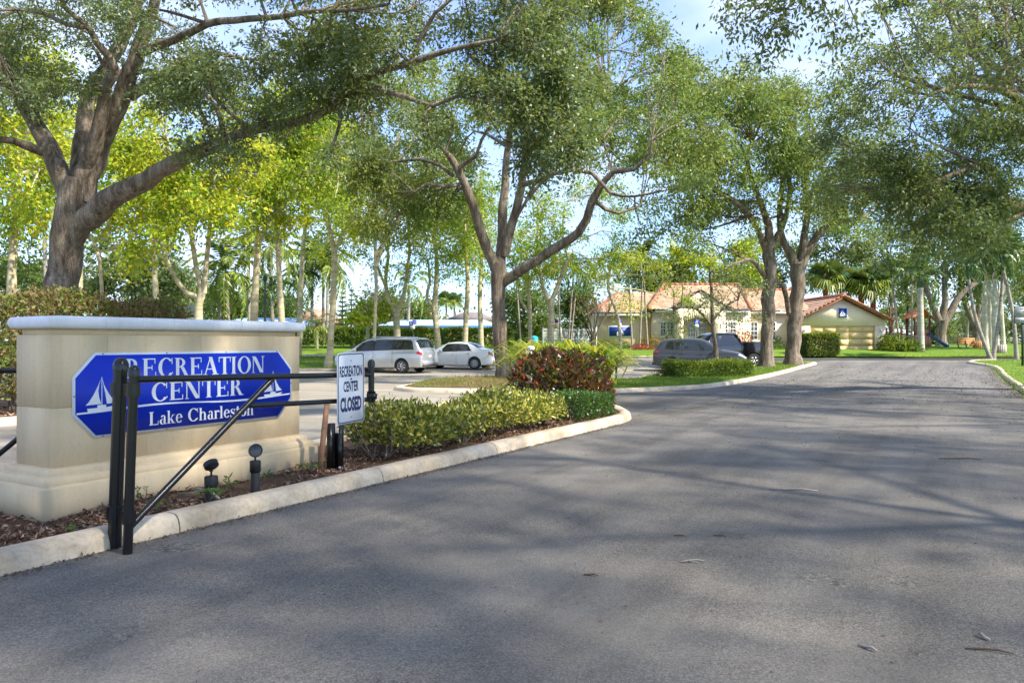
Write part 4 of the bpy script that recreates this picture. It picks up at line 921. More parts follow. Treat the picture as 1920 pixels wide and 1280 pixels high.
barrier('barrier_gate', 'black pipe gate with diagonal brace, in front of the blue sign', (-2.89, 5.69, 0.0), 2.72, True)
q = np.array([-5.34, 7.30, 0.]); barrier('barrier_gate', 'black pipe gate half hidden behind the left end of the beige sign wall', tuple(q), 2.6, False)

# closed sign hanging on the gate
dr = np.array([RD[0], RD[1], 0.]); cs0 = np.array([-2.89, 5.69, 0]) + dr * 2.17
fc = frame(cs0 + np.array([.05, -.03, 0]), np.array([.506, .863, .03]), n=np.array([.863, -.506, 0.]))
cg = thing('closed_sign', 'white rectangular RECREATION CENTER CLOSED sign hanging on the black gate', 'sign', tuple(cs0 + np.array([.05, -.03, .78])))
def rrect(u0, u1, w0, w1, r, n=6):
    P = []
    for cx, cy, a0 in ((u1 - r, w1 - r, 0), (u0 + r, w1 - r, 90), (u0 + r, w0 + r, 180), (u1 - r, w0 + r, 270)):
        P += [(cx + r * math.cos(R(a0 + 90 * k / n)), cy + r * math.sin(R(a0 + 90 * k / n))) for k in range(n + 1)]
    return P
CZ0, CZ1, CU = .765, 1.482, .40
m = MB(); m.prism(rrect(0, CU, CZ0, CZ1, .035), fc, 0, .004); m.build('sheet', 'sheet_white', cg)
def band(outer, inner, fr, d):
    m = MB(); m.strip(outer + outer[:1], inner + inner[:1], fr, d); return m
band(rrect(.010, CU - .010, CZ0 + .010, CZ1 - .010, .030), rrect(.020, CU - .020, CZ0 + .020, CZ1 - .020, .024), fc, .0052).build('border_line', 'navy_print', cg)
sans_word('RECREATION', .035, .365, 1.238, .112, fc, .0052, .03).build('lettering', 'navy_print', cg, label='navy word RECREATION')
sans_word('CENTER', .09, .31, 1.086, .108, fc, .0052, .03).build('lettering', 'navy_print', cg, label='navy word CENTER')
sans_word('CLOSED', .045, .355, .885, .150, fc, .0052, .05).build('lettering', 'navy_print', cg, label='larger navy word CLOSED')
for u, w in ((.2, 1.40), (.2, .83)):
    m = MB(); m.lathe([(.006, 0), (.006, .003), (.002, .004)], fc(u, w, .004), 8, axis=(.863, -.506, 0)); m.build('screw', 'lamp_dark', cg)
m = MB(); m.lathe([(.009, 0), (.009, .008), (.004, .009)], fc(.2, 1.215, .004), 6, axis=(.863, -.506, 0)); m.build('bolt', 'rust_steel', cg)

# gate holder, wooden stake
gh = thing('gate_holder', 'short black twin-plate gate stop standing in the mulch under the closed sign', 'gate stop', (-2.05, 8.87, .1))
c = np.array([-2.06, 8.85, 0]); m = MB(); m.box(c + np.array([-.055, 0, .37]), (.05, .09, .55), R(-30)); m.build('back_plate', 'black_paint', gh)
m = MB(); m.box(c + np.array([.035, .0, .32]), (.085, .03, .42), R(-30)); m.build('front_plate', 'black_paint', gh)
m = MB(); m.box(c + np.array([.06, .02, .37]), (.02, .06, .53), R(-30)); m.build('side_plate', 'black_paint', gh)
m = MB(); m.lathe([(.018, 0), (.018, .02), (.009, .022), (.009, .05)], c + np.array([.05, -.02, .13]), 6, axis=(.8, -.6, 0)); m.build('bolt', 'chrome', gh)
m = MB(); m.bar((-2.21, 8.68, .06), (-2.125, 8.70, .885), .055, .035, up=(.5, -.8, 0)); o = m.build('wooden_stake', 'wood_stake'); props(o, 'leaning reddish wooden stake at the right end of the sign wall', 'stake')

# two ground spotlights
def spot(label, base, h, tilt, aim, r):
    t = thing('spotlight', label, 'spotlight', base, group='garden spotlights in front of the sign wall'); b = np.array(base)
    m = MB(); m.lathe([(r * .88, -.03), (r * .88, h * .62)], b, 16); m.build('riser_pipe', 'grey_plastic', t, smooth=True, sharp=50)
    m = MB(); m.lathe([(r * .9, h * .60), (r * 1.08, h * .645), (r * 1.1, h * .96), (r * 1.0, h), (.01, h + .004)], b, 16); m.build('junction_box', 'black_plastic', t, smooth=True, sharp=40)
    k = b + (0, 0, h); a = np.array(aim, float); a = unit(np.array([a[0], a[1], 0])) * math.cos(R(tilt)) + np.array([0, 0, math.sin(R(tilt))])
    m = MB(); m.tube([k, k + (0, 0, .055), k + (0, 0, .085)], [.011, .009, .016], 8); m.lathe([(.001, -.018), (.018, -.008), (.018, .012), (.001, .02)], k + np.array([0, 0, .05]), 10); m.build('swivel', 'black_plastic', t, smooth=True)
    hc = k + (0, 0, .10) + a * .01
    m = MB(); m.lathe([(.02, -.05), (.052, -.036), (.066, -.026), (.068, .016), (.061, .018), (.057, .006), (.001, .004)], hc, 20, axis=a); o = m.build('lamp_head', 'black_plastic', t, smooth=True, sharp=35)
    m = MB(); m.lathe([(.056, .0075), (.04, .012), (.001, .013)], hc, 18, axis=a); m.build('lens', 'lens_glass', o, smooth=True)
spot('low black spotlight with flat tilted lamp head beside a small leafy plant', (-2.80, 7.05, .10), .25, 48, (-.75, .66), .056)
spot('tall black spotlight with upright round lamp head in front of the sign wall', (-2.59, 7.64, .10), .30, 12, (.55, -.84), .050)

_x, _y, _z = gp(967, 15.4, .10); spot('small black spotlight poking up behind the variegated hedge, under the dark red shrub', (_x, _y, _z), .52, 30, (-.3, .9), .05)
# weeds in the mulch
def weed(label, px, py, n, L, h, seed, cat='plant'):
    rg = np.random.default_rng(seed); Y = F * (EYE - .11) / (py - CY); x, y, z = gp(px, Y, .10); t = thing('weed', label, cat, (x, y, z), group='weeds in the mulch bed'); b = np.array([x, y, z]); Q = []; m = MB()
    for k in range(max(3, n // 7)):
        e = b + np.array([*(rg.normal(size=2) * h * .55), h * rg.uniform(.5, 1.1)]); m.tube([b, (b + e) / 2 + (0, 0, .02), e], [.005, .004, .002], 4, cap=False)
        q = 7; D = rg.normal(size=(q, 3)); D[:, 2] = np.abs(D[:, 2]) * .5 + .1; Q.append(leaf_quads(rg, np.repeat(e[None], q, 0) + rg.normal(size=(q, 3)) * .012, D, L * rg.uniform(.6, 1.2, q), L * .42 * rg.uniform(.7, 1.1, q), up=1))
    m.build('stem', 'twig_bark', t, kind='stuff'); quad_mesh('foliage', np.concatenate(Q), 'weed_leaf', t, kind='stuff')
weed('leafy seedling growing against the low black spotlight', 388, 945, 40, .075, .17, 3)
weed('small plant between the two spotlights, close to the wall', 437, 920, 21, .07, .12, 4)
weed('small sprout just right of the tall spotlight', 494, 905, 14, .06, .10, 5)
weed('bright green weed at the foot of the wooden stake', 583, 888, 28, .07, .10, 6)
weed('thin seedling behind the diagonal brace of the gate', 273, 945, 14, .05, .16, 7)
weed('broad-leaved green plant in front of the hedge beside the black gate stop', 668, 850, 42, .11, .22, 8)
weed('tiny weed in the mulch near the plinth corner of the sign wall', 135, 998, 14, .045, .05, 9)
weed('small weed in the mulch left of the gate, nearer the kerb', 310, 958, 10, .05, .08, 10)
m = MB(); a = np.array([-2.66, 6.88, .175]); b = np.array([-2.90, 7.02, .20]); m.tube([a, (a + b) / 2 + (0, 0, .05), b], [.012, .009, .005], 5)
for k in range(7):
    e = b + np.array([rng.normal() * .12, rng.normal() * .08, .02 + .12 * rng.random()]); m.tube([(a + b) / 2 + (0, 0, .05), (b + e) / 2, e], [.006, .004, .002], 4)
props(m.build('twig', 'grey_twig'), 'pale branching twig fallen over the kerb by the low spotlight', 'twig')
def path_light(label, c, h):
    t = thing('path_light', label, 'garden light', c); c = np.array(c); m = MB(); m.tube([c, c + (0, 0, h)], .024, 10); m.build('post', 'coping_white', t)
    m = MB(); m.lathe([(.04, h), (.085, h + .02), (.088, h + .08), (.075, h + .095), (.001, h + .11)], c, 14); m.build('lamp_head', 'coping_white', t, smooth=True, sharp=40)
path_light('white mushroom garden light in front of the yellow-green strap-leaved plants', (.47, 18.8, .1), 1.28)
# ------------------------------------------------------------------ LARGE TREES
rg = np.random.default_rng(5)
# great oak behind the hedge at the left
Y0 = 18.5
oak_limbs = [pl([(108, 650, 46), (112, 560, 42), (122, 480, 42), (132, 420, 44), (142, 372, 42), (150, 340, 36)], Y0),
    pl([(122, 478, 20), (150, 425, 33, 18.4), (185, 392, 33, 18.2), (225, 365, 28, 18), (300, 322, 22, 17.5), (345, 298, 20, 17), (400, 275, 18, 16.6), (470, 245, 15, 16.2), (560, 228, 13, 15.8), (630, 195, 12, 15.4), (665, 160, 11, 15.2), (700, 138, 10, 15), (770, 118, 9, 14.7), (850, 92, 7, 14.4), (930, 75, 4, 14.2)], Y0),
    pl([(152, 380, 34), (172, 300, 32), (198, 245, 28), (222, 200, 25, 18.2), (246, 140, 22, 18), (262, 85, 19, 17.8), (284, 30, 15, 17.6), (300, -40, 12, 17.4), (310, -130, 8, 17.2)], Y0),
    pl([(262, 100, 13, 17.8), (290, 88, 12, 17.5), (335, 72, 11, 17), (390, 45, 10, 16.4), (440, 38, 9, 16), (500, 34, 8, 15.6), (590, 22, 7, 15), (650, 20, 5, 14.6), (730, 8, 4, 14.2)], Y0),
    pl([(135, 385, 30), (112, 325, 26), (95, 285, 24), (62, 225, 21, 18.8), (35, 180, 19, 19), (12, 130, 17, 19.2), (-5, 70, 13, 19.4), (-30, -10, 9, 19.6)], Y0),
    pl([(95, 290, 13), (60, 278, 12, 18.2), (25, 264, 10, 18), (-20, 260, 9, 17.8), (-90, 240, 6, 17.5)], Y0),
    pl([(158, 330, 24), (176, 262, 19, 18), (192, 205, 16, 17.8), (200, 160, 14, 17.6), (220, 132, 13, 17.4), (205, 105, 11, 17.2), (182, 82, 9, 17), (165, 48, 8, 16.8), (140, 30, 6, 16.6), (118, 12, 5, 16.4)], Y0),
    pl([(245, 180, 15, 18.2), (270, 162, 15, 18), (300, 145, 14, 17.8), (320, 130, 10, 17.6), (345, 118, 9, 17.4), (400, 98, 7, 17.2), (445, 108, 5, 17), (500, 115, 3, 16.8)], Y0),
    pl([(148, 380, 26, 19), (152, 300, 24, 19.4), (160, 225, 21, 19.8), (172, 170, 18, 20), (210, 110, 17, 20.3), (245, 45, 15, 20.6), (265, -20, 10, 20.8)], Y0),
    pl([(165, 52, 6, 16.8), (130, 48, 6, 16.6), (80, 25, 5, 16.4), (30, 17, 4, 16.2), (-30, 22, 3, 16)], Y0),
    pl([(700, 165, 7, 15), (760, 182, 7, 14.8), (810, 200, 6, 14.6), (860, 180, 5, 14.4), (900, 190, 3, 14.2)], Y0),
    pl([(770, 118, 6, 14.7), (790, 70, 6, 14.5), (815, 25, 5, 14.3), (845, 0, 4, 14.2)], Y0)]
C = []
C += fill(rg, [(-260, -160), (480, -160), (480, 130), (300, 110), (150, 200), (-260, 260)], 15.5, 21, 55, 90, 40, 20)
C += fill(rg, [(280, 60), (700, 60), (720, 190), (560, 230), (430, 250), (330, 290), (290, 190)], 15, 18.5, 36, 60, 22, 18)
C += fill(rg, [(480, -160), (1100, -160), (1080, 190), (900, 130), (700, 90), (480, 100)], 13.5, 18, 50, 85, 32, 20)
C += fill(rg, [(880, 60), (1080, 20), (1085, 310), (1000, 330), (890, 200)], 13.6, 15.5, 30, 50, 17, 18)
C += [cl(430, 290, 15.8, 55, 26, 16), cl(360, 285, 16.2, 40, 26, 14), cl(480, 225, 15.6, 60, 34, 22), cl(560, 190, 15.3, 60, 36, 22), cl(400, 240, 16, 55, 34, 18), cl(660, 140, 14.8, 55, 40, 22), cl(740, 90, 14.5, 60, 40, 22), cl(690, 70, 15, 60, 40, 20),
      cl(800, 240, 14.4, 30, 26, 12), cl(680, 235, 14.9, 20, 34, 8), cl(620, 290, 15.0, 14, 22, 5), cl(100, 160, 18.2, 60, 40, 22), cl(150, 165, 17.5, 45, 30, 16), cl(40, 60, 17, 70, 50, 24), cl(20, 150, 17, 50, 40, 14), cl(640, 180, 15, 60, 30, 18), cl(240, 60, 17, 70, 50, 20), cl(1060, 260, 14.2, 32, 50, 16), cl(95, 125, 19.5, 50, 40, 14), cl(200, 80, 20, 50, 40, 14), cl(330, 170, 19, 40, 30, 12), cl(320, 100, 18.5, 46, 30, 14), cl(150, 60, 19, 50, 34, 14)]
oak_limbs = [(P, [r * .69 for r in q]) for P, q in oak_limbs]
tree('oak_tree', 'massive dark-barked oak with many spreading limbs behind the brown hedge', 'oak tree', oak_limbs, C, 'oak_bark', 'oak_leaf', 21, sides=18, step=.35, knob=.035, root_flare=1.12,
     twig_r=.009, leaf_L=.112, leaf_W=.045, per=44, sigma=.21, droop=.15)

# oak on the mulch mound in the middle
Y0 = 27.0
mid_limbs = [pl([(943, 716, 25), (940, 660, 22), (938, 610, 20.5), (934, 560, 19.5), (932, 520, 21), (934, 495, 21)], Y0),
    pl([(932, 510, 17), (915, 470, 15.5, 26.8), (900, 425, 14, 26.6), (888, 385, 13, 26.4), (872, 345, 12, 26.2), (858, 318, 10, 26), (845, 296, 9, 26), (835, 285, 6, 25.8)], Y0),
    pl([(858, 316, 7, 26), (875, 305, 6, 25.8), (892, 294, 5, 25.5), (903, 262, 4.5, 25.3), (920, 232, 4, 25), (960, 222, 3, 24.8)], Y0),
    pl([(850, 330, 6, 26.2), (825, 310, 5, 26.4), (790, 298, 4.5, 26.6), (745, 303, 4, 27), (705, 300, 3, 27.3), (670, 312, 2, 27.5)], Y0),
    pl([(862, 346, 6, 26.2), (835, 350, 5, 26), (800, 344, 4, 25.6), (775, 360, 2.5, 25.3)], Y0),
    pl([(938, 500, 15), (942, 440, 13, 27.2), (942, 400, 12.5, 27.3), (947, 350, 12, 27.4), (950, 300, 10, 27.5), (955, 250, 8, 27.6), (962, 180, 6, 27.8)], Y0),
    pl([(945, 480, 14), (958, 430, 13, 26.8), (968, 395, 12.5, 26.6), (978, 350, 11.5, 26.3), (983, 315, 10, 26), (986, 290, 8, 25.8), (1000, 245, 6, 25.5), (1010, 200, 4, 25.2)], Y0),
    pl([(942, 530, 16), (972, 510, 15, 26.6), (1010, 486, 14, 26.2), (1050, 460, 13.5, 25.8), (1085, 435, 13, 25.4), (1102, 412, 12.5, 25.2), (1110, 380, 12, 25), (1128, 345, 10, 24.8), (1150, 322, 8, 24.6), (1190, 318, 6, 24.2), (1220, 288, 5, 24), (1222, 262, 3, 23.8)], Y0),
    pl([(980, 345, 8, 26), (1010, 340, 8, 25.6), (1040, 325, 7, 25.2), (1075, 318, 6.5, 25), (1110, 325, 6, 24.6), (1145, 362, 5, 24.2), (1190, 368, 4, 23.8), (1240, 358, 3, 23.5)], Y0),
    pl([(1115, 375, 7, 25), (1135, 392, 5, 25.2), (1160, 400, 4, 25.4), (1200, 385, 3, 25.6)], Y0)]
rg = np.random.default_rng(6)
C = fill(rg, [(640, 250), (760, 190), (900, 60), (1200, 40), (1330, 190), (1330, 330), (1180, 300), (1060, 330), (900, 300), (760, 370), (650, 340)], 24, 30, 28, 50, 36, 12)
C += fill(rg, [(650, 300), (860, 310), (850, 400), (760, 450), (700, 420)], 25.5, 28.5, 24, 40, 16, 12)
C += [cl(720, 360, 27, 40, 34, 14), cl(790, 400, 27, 36, 26, 12), cl(1240, 350, 24, 40, 28, 12), cl(1200, 420, 24.5, 26, 14, 5), cl(1290, 330, 24, 40, 30, 12), cl(1080, 280, 25.5, 36, 26, 10)]
mid_limbs = [(P, [r * .66 for r in q]) for P, q in mid_limbs]
tree('oak_tree', 'grey-barked oak with three rising limbs on the mulch mound beside the dark red shrub', 'oak tree', mid_limbs, C, 'oak_bark', 'oak_leaf_light', 22, sides=14, step=.4, knob=.04, root_flare=1.12,
     twig_r=.011, leaf_L=.145, leaf_W=.06, per=56, sigma=.30, droop=.15)

# pair of oaks by the far kerb
rg = np.random.default_rng(7)
L1 = [pl([(1437, 690, 17), (1439, 640, 16), (1441, 560, 15.5), (1444, 500, 15), (1442, 462, 15)], 41),
      pl([(1440, 470, 12), (1425, 440, 8), (1405, 405, 7, 40), (1375, 375, 6, 39), (1345, 362, 4, 38)], 41),
      pl([(1442, 465, 12), (1440, 420, 9), (1425, 380, 7), (1408, 330, 6, 40), (1400, 290, 5, 40), (1410, 270, 4, 40)], 41),
      pl([(1445, 470, 11), (1460, 440, 8, 41.5), (1475, 400, 6, 42), (1480, 350, 5, 42), (1470, 300, 4, 42)], 41),
      pl([(1435, 520, 6), (1410, 488, 5, 40), (1385, 492, 4, 39), (1360, 500, 3, 38)], 41)]
C = fill(rg, [(1230, 330), (1290, 170), (1400, 130), (1490, 140), (1500, 330), (1430, 420), (1300, 430)], 37, 44, 30, 48, 46, 12)
C += fill(rg, [(1210, 360), (1340, 380), (1330, 470), (1240, 450)], 37, 42, 24, 36, 8, 9)
L1 = [(P, [r * .76 for r in q]) for P, q in L1]
tree('oak_tree', 'oak with straight trunk and knot scar by the far kerb, near the grey car', 'oak tree', L1, C, 'oak_bark', 'oak_leaf_light', 23, sides=12, group='pair of oaks by the far kerb', twig_r=.014, leaf_L=.21, leaf_W=.09, per=46, sigma=.42, droop=.15)
L2 = [pl([(1487, 684, 19), (1488, 640, 17.5), (1492, 580, 17.5), (1497, 530, 17), (1498, 490, 18)], 43),
      pl([(1495, 500, 13), (1478, 470, 10), (1465, 440, 8), (1462, 390, 7, 42.5), (1470, 330, 6, 42), (1478, 300, 5, 42)], 43),
      pl([(1500, 500, 14), (1520, 460, 10, 43), (1545, 430, 8, 43), (1575, 415, 6, 42.5), (1610, 410, 5, 42)], 43),
      pl([(1500, 500, 12), (1508, 440, 9), (1515, 390, 7, 43.5), (1510, 330, 6, 44), (1520, 270, 4, 44)], 43),
      pl([(1480, 590, 6), (1468, 535, 6, 42), (1455, 525, 5, 41.5)], 43)]
C = fill(rg, [(1440, 300), (1450, 170), (1560, 150), (1660, 250), (1680, 420), (1560, 440), (1480, 400)], 38, 46, 30, 48, 44, 12)
L2 = [(P, [r * .77 for r in q]) for P, q in L2]
tree('oak_tree', 'thicker oak with dark forked trunk leaning right, beside the clipped box hedge', 'oak tree', L2, C, 'oak_bark', 'oak_leaf_light', 24, sides=12, group='pair of oaks by the far kerb', twig_r=.014, leaf_L=.21, leaf_W=.09, per=46, sigma=.42, droop=.15)

# big oak standing beyond the right edge of the drive, its crown hangs over the road
rg = np.random.default_rng(8)
b = (18.8, 24.0, .1)
L3 = [([b, (18.7, 24, 2.2), (18.4, 23.8, 4.0)], [.55, .46, .48]),
      pl([(2050, 440, 24, 23.8), (1980, 425, 18, 23), (1920, 388, 14, 22), (1870, 378, 12, 21.5), (1830, 385, 10, 21), (1790, 420, 7, 20.6), (1750, 440, 4, 20.4)], 22),
      pl([(2040, 380, 22, 23.5), (1980, 260, 14, 21), (1900, 182, 8, 19.5), (1850, 165, 6, 19), (1790, 163, 4, 18.6), (1740, 180, 3, 18.4)], 22),
      pl([(1870, 378, 8, 21.5), (1880, 340, 6, 21.2), (1840, 310, 5, 20.8), (1780, 330, 4, 20.4), (1720, 360, 3, 20)], 22),
      pl([(1920, 388, 9, 22), (1900, 410, 7, 21.8), (1860, 440, 5, 21.4), (1800, 450, 3, 21)], 22),
      ([(18.4, 23.8, 4.0), (17, 22, 6), (15, 19, 7.6), (12.5, 16, 8.4)], [.3, .22, .15, .07]), ([(18.4, 23.8, 4.0), (20, 24, 6.5), (22, 25, 9)], [.3, .22, .1])]
C = fill(rg, [(1560, 240), (1600, 130), (1680, 40), (1720, -150), (2100, -150), (2100, 440), (1900, 420), (1740, 440), (1640, 400), (1560, 330)], 18.5, 26, 40, 66, 56, 18)
C += fill(rg, [(1560, 250), (1700, 250), (1900, 330), (1920, 450), (1700, 430), (1570, 360)], 19, 23, 34, 54, 24, 17)
for q in ((14, 15, 7.6), (12.5, 17, 8.3), (16, 17, 8.4), (18, 15, 7.4), (21, 20, 8), (22, 26, 8), (11.5, 14, 8.8), (13.5, 12.5, 7.8), (17, 12, 7.2)): C.append((q, (1.8, 1.8, 1.0), 26))
tree('oak_tree', 'grey-green oak crown hanging over the right side of the road', 'oak tree', L3, C, 'oak_bark', 'oak_leaf_grey', 25, sides=12, twig_r=.011, leaf_L=.13, leaf_W=.055, per=50, sigma=.29, droop=.3)

# oak beside the camera: only the tips of its hanging branches enter the picture, its shade lies on the road
rg = np.random.default_rng(9)
L4 = [([(8.6, 4.0, .1), (8.5, 4.1, 2.2), (8.2, 4.4, 4.2)], [.46, .34, .16]),
      ([(8.2, 4.4, 4.2), (7, 6, 5.6), (5.6, 8.4, 6.7), (4.6, 10.2, 7.3), (4.3, 11.2, 7.2)], [.085, .055, .04, .03, .02]),
      ([(8.2, 4.4, 4.2), (6.5, 3, 6), (4, 1.5, 7.4), (1, .5, 8.2)], [.085, .055, .035, .02]),
      ([(8.2, 4.4, 4.2), (9.5, 6.5, 6), (10.5, 9, 7.6), (11, 11.5, 8.2)], [.085, .055, .035, .02]),
      ([(8.2, 4.4, 4.2), (10, 2.5, 6.4), (12, .5, 8)], [.085, .05, .02])]
C = [cl(1415, 20, 10.6, 60, 44, 15), cl(1450, 55, 10.8, 42, 36, 11), cl(1500, 0, 10.4, 60, 50, 14), cl(1570, 40, 10.6, 30, 36, 5), cl(1610, 60, 10.8, 34, 22, 6), cl(1380, 5, 11.0, 26, 14, 4), cl(1420, 85, 11, 30, 26, 7), cl(1585, -20, 10.4, 60, 40, 10), cl(1640, -10, 10.8, 40, 40, 8), cl(1700, 130, 11, 26, 20, 4)]
for k in range(230):  # unseen crown spread overhead to shade the road and sign wall
    x, y = rg.uniform(-2.5, 14.5), rg.uniform(-6, 9.6)
    if math.sin(x * .9 + 1) * math.cos(y * .8) > .85: continue
    C.append(((x, y, rg.uniform(6.6, 9.4)), (1.3, 1.3, .7), 24))
for k in range(16): C.append(((rg.uniform(.6, 2.5), rg.uniform(2.2, 4.5), rg.uniform(6.9, 8.4)), (.9, .9, .6), 24))  # unseen clumps added to shade the left half of the wall
for k in range(38): C.append(((rg.uniform(-1.5, 6.5), rg.uniform(-.5, 5.5), rg.uniform(6.8, 9)), (1.2, 1.2, .7), 24))  # more unseen clumps put in to keep sun off the sign
tree('oak_tree', 'oak whose thin dark branch tips hang from above against the open sky', 'oak tree', L4, C, 'oak_bark', 'oak_leaf', 26, sides=12, twig_r=.007, leaf_L=.092, leaf_W=.044, per=24, sigma=.2, droop=.35)
# oak added to shade the road, trunk unseen beyond the right-hand kerb
rg = np.random.default_rng(19); C = []
for k in range(90):
    x, y = rg.uniform(8.5, 22), rg.uniform(5.5, 20)
    if y > 14 and x < .62 * y: continue
    if math.sin(x * .8) * math.cos(y * .9 + 1) > .6: continue
    C.append(((x, y, rg.uniform(6.8, 9.8)), (1.5, 1.5, .8), 24))
tree('oak_tree', 'oak added to shade the road, outer leaves in the top right of the sky', 'oak tree', [([(16.2, 12.2, .1), (16.1, 12.2, 2.4), (15.8, 12.3, 4.6)], [.46, .34, .16]), ([(15.8, 12.3, 4.6), (13.5, 14, 6.8), (11, 16.5, 8)], [.085, .05, .02]), ([(15.8, 12.3, 4.6), (13, 10.5, 7), (10, 9, 8.2)], [.085, .05, .02]), ([(15.8, 12.3, 4.6), (18, 15, 7), (20, 18, 8.2)], [.085, .05, .02]), ([(15.8, 12.3, 4.6), (18.5, 9.5, 7.2), (20.5, 7, 8)], [.085, .05, .02])], C, 'oak_bark', 'oak_leaf_grey', 29, sides=10, twig_r=.009, leaf_L=.125, leaf_W=.055, per=22, sigma=.3, droop=.25)

# ------------------------------------------------------------------ pale-barked yellow-green trees in rows beyond the hedge
def pale(label, trunks, Y, crown, n, per, seed, L=.18, Wd=.095, leaf='yellow_leaf', bark='gumbo_bark', r=(26, 44), dY=2.2, nc=8, cat='tree', group='pale-barked trees with yellow-green leaves', sigma=.45, lowf=True, rs=.6):
    low_ok = leaf == 'yellow_leaf' and lowf
    if leaf == 'yellow_leaf' and seed in (34, 39, 40, 41, 61, 63): leaf = 'lime_leaf'
    rg2 = np.random.default_rng(seed); limbs = [pl([(w[0], w[1], w[2] * rs, *w[3:]) for w in q], Y) for q in trunks]; per = int(per * 2.6); n = int(n * .64)
    C2 = fill(rg2, crown, Y - dY, Y + dY, r[0], r[1], n, nc)
    if low_ok:
        for q in trunks[1:] + trunks[:1]:
            for w in q[len(q) // 2:]:
                for _ in range(2):
                    if w[1] < 370: C2.append(cl(w[0] + rg2.normal() * 26, w[1] + 20 + rg2.uniform(0, 50), Y + rg2.normal() * 1.2, r[0] * .7, r[0] * .5, 5))
    return tree('gumbo_tree' if bark != 'oak_bark' else 'tree', label, cat, limbs, C2, bark, leaf, seed, group=group, sides=10, step=.6, knob=.05, twig_r=.018, leaf_L=L, leaf_W=Wd, per=per, sigma=sigma, droop=.3)
pale('pale-barked yellow tree at the far left edge, behind the brown hedge', [[(24, 620, 17), (22, 515, 14), (26, 450, 11), (32, 380, 11), (36, 330, 10), (46, 270, 8), (62, 200, 7), (70, 140, 5)], [(36, 335, 8), (18, 290, 7), (10, 240, 6), (0, 190, 4)], [(36, 330, 7), (62, 322, 5), (75, 316, 4)], [(30, 372, 5), (0, 360, 5), (-30, 350, 4)]],
     26, [(-80, 90), (150, 90), (180, 250), (90, 330), (100, 420), (-80, 470)], 26, 22, 31)
pale('thin curving pale sapling rising just right of the great oak trunk', [[(192, 620, 6), (191, 540, 5.5), (187, 490, 5.5), (178, 455, 5), (168, 440, 4), (160, 400, 3)]], 27, [(170, 360), (230, 330), (260, 450), (200, 470)], 9, 20, 32, nc=7)
pale('pale-barked yellow tree forking low into three stems behind the white coping', [[(371, 650, 15), (371, 598, 12), (374, 570, 11.5), (380, 548, 12)], [(374, 558, 8), (352, 550, 7.5), (335, 532, 7), (318, 500, 6.5), (302, 462, 6), (288, 440, 4), (270, 400, 3)], [(378, 550, 9), (368, 500, 8), (358, 440, 7.5), (345, 380, 6.5), (330, 335, 5.5), (322, 300, 4), (310, 240, 3)], [(382, 550, 9), (387, 500, 8), (392, 440, 7), (400, 360, 5.5), (408, 290, 4.5), (412, 220, 3)]],
     27, [(200, 260), (300, 180), (470, 180), (480, 300), (420, 330), (380, 450), (330, 470), (230, 470)], 40, 24, 33)
pale('pale-barked yellow tree with smooth twin trunk, left of the black lamp post', [[(475, 690, 13), (476, 598, 11.5), (480, 520, 10.5), (484, 450, 10)], [(481, 480, 7), (482, 420, 6.5), (476, 380, 5), (470, 300, 4), (468, 230, 3)], [(484, 460, 8), (500, 420, 7.5), (540, 375, 6.5), (580, 330, 5.5), (610, 322, 4), (640, 300, 2)]],
     33, [(420, 270), (500, 200), (640, 220), (640, 330), (560, 440), (500, 400), (430, 440)], 34, 24, 34)
pale('pale-barked yellow tree with single straight trunk just right of the black lamp post', [[(529, 690, 11), (527, 598, 9.5), (523, 520, 8.5), (520, 440, 8), (517, 380, 6.5), (512, 300, 5), (510, 230, 3)], [(518, 390, 4.5), (500, 350, 4), (490, 300, 3)]],
     34, [(480, 180), (600, 160), (620, 300), (590, 420), (540, 440), (490, 360)], 28, 24, 35)
pale('tall pale tree with slim white trunk on the grass strip before the silver minivan', [[(614, 694, 12), (619, 660, 9.5), (623, 600, 9.5), (625, 540, 9), (628, 480, 8.5), (618, 430, 7.5), (606, 385, 7), (604, 362, 6), (610, 330, 5), (608, 280, 4), (612, 220, 3)], [(628, 470, 6), (640, 445, 5), (650, 420, 4), (658, 380, 3)]],
     41, [(560, 220), (700, 200), (740, 330), (690, 440), (640, 430), (590, 340)], 36, 20, 36, dY=3, r=(20, 34))
pale('low young tree with one bright yellow leaf clump in front of the long hedge', [[(691, 690, 6.5), (689, 640, 6), (690, 605, 5.5), (692, 580, 4)], [(690, 600, 3.5), (675, 575, 3), (668, 560, 2)]], 47, [(668, 560), (725, 560), (722, 600), (672, 600)], 7, 18, 37, L=.24, Wd=.16, r=(12, 18), nc=6)
pale('pale-barked yellow tree with wide fork directly behind the minivan roof', [[(747, 705, 12), (746, 640, 10.5), (744, 600, 10), (744, 580, 10)], [(742, 588, 8), (728, 566, 7), (722, 530, 6), (728, 480, 5), (722, 430, 4), (725, 370, 3)], [(745, 582, 7), (758, 550, 6), (764, 505, 5.5), (768, 460, 4.5), (764, 400, 4), (770, 330, 3)], [(724, 540, 4), (708, 500, 4), (702, 460, 3), (700, 400, 2)]],
     46, [(660, 330), (800, 320), (830, 430), (800, 500), (720, 520), (650, 480)], 30, 20, 38, dY=3, r=(20, 34))
pale('pale-barked yellow tree with kinked side stem behind the white sedan', [[(822, 705, 12), (820, 640, 10), (816, 590, 10), (813, 570, 10)], [(812, 575, 6), (800, 560, 5), (802, 545, 5), (806, 530, 4), (803, 490, 3)], [(815, 572, 8), (818, 530, 7), (818, 480, 6), (812, 420, 5), (815, 350, 3)]],
     47, [(760, 340), (880, 330), (900, 460), (850, 520), (770, 510)], 30, 20, 39, dY=3, r=(20, 34))
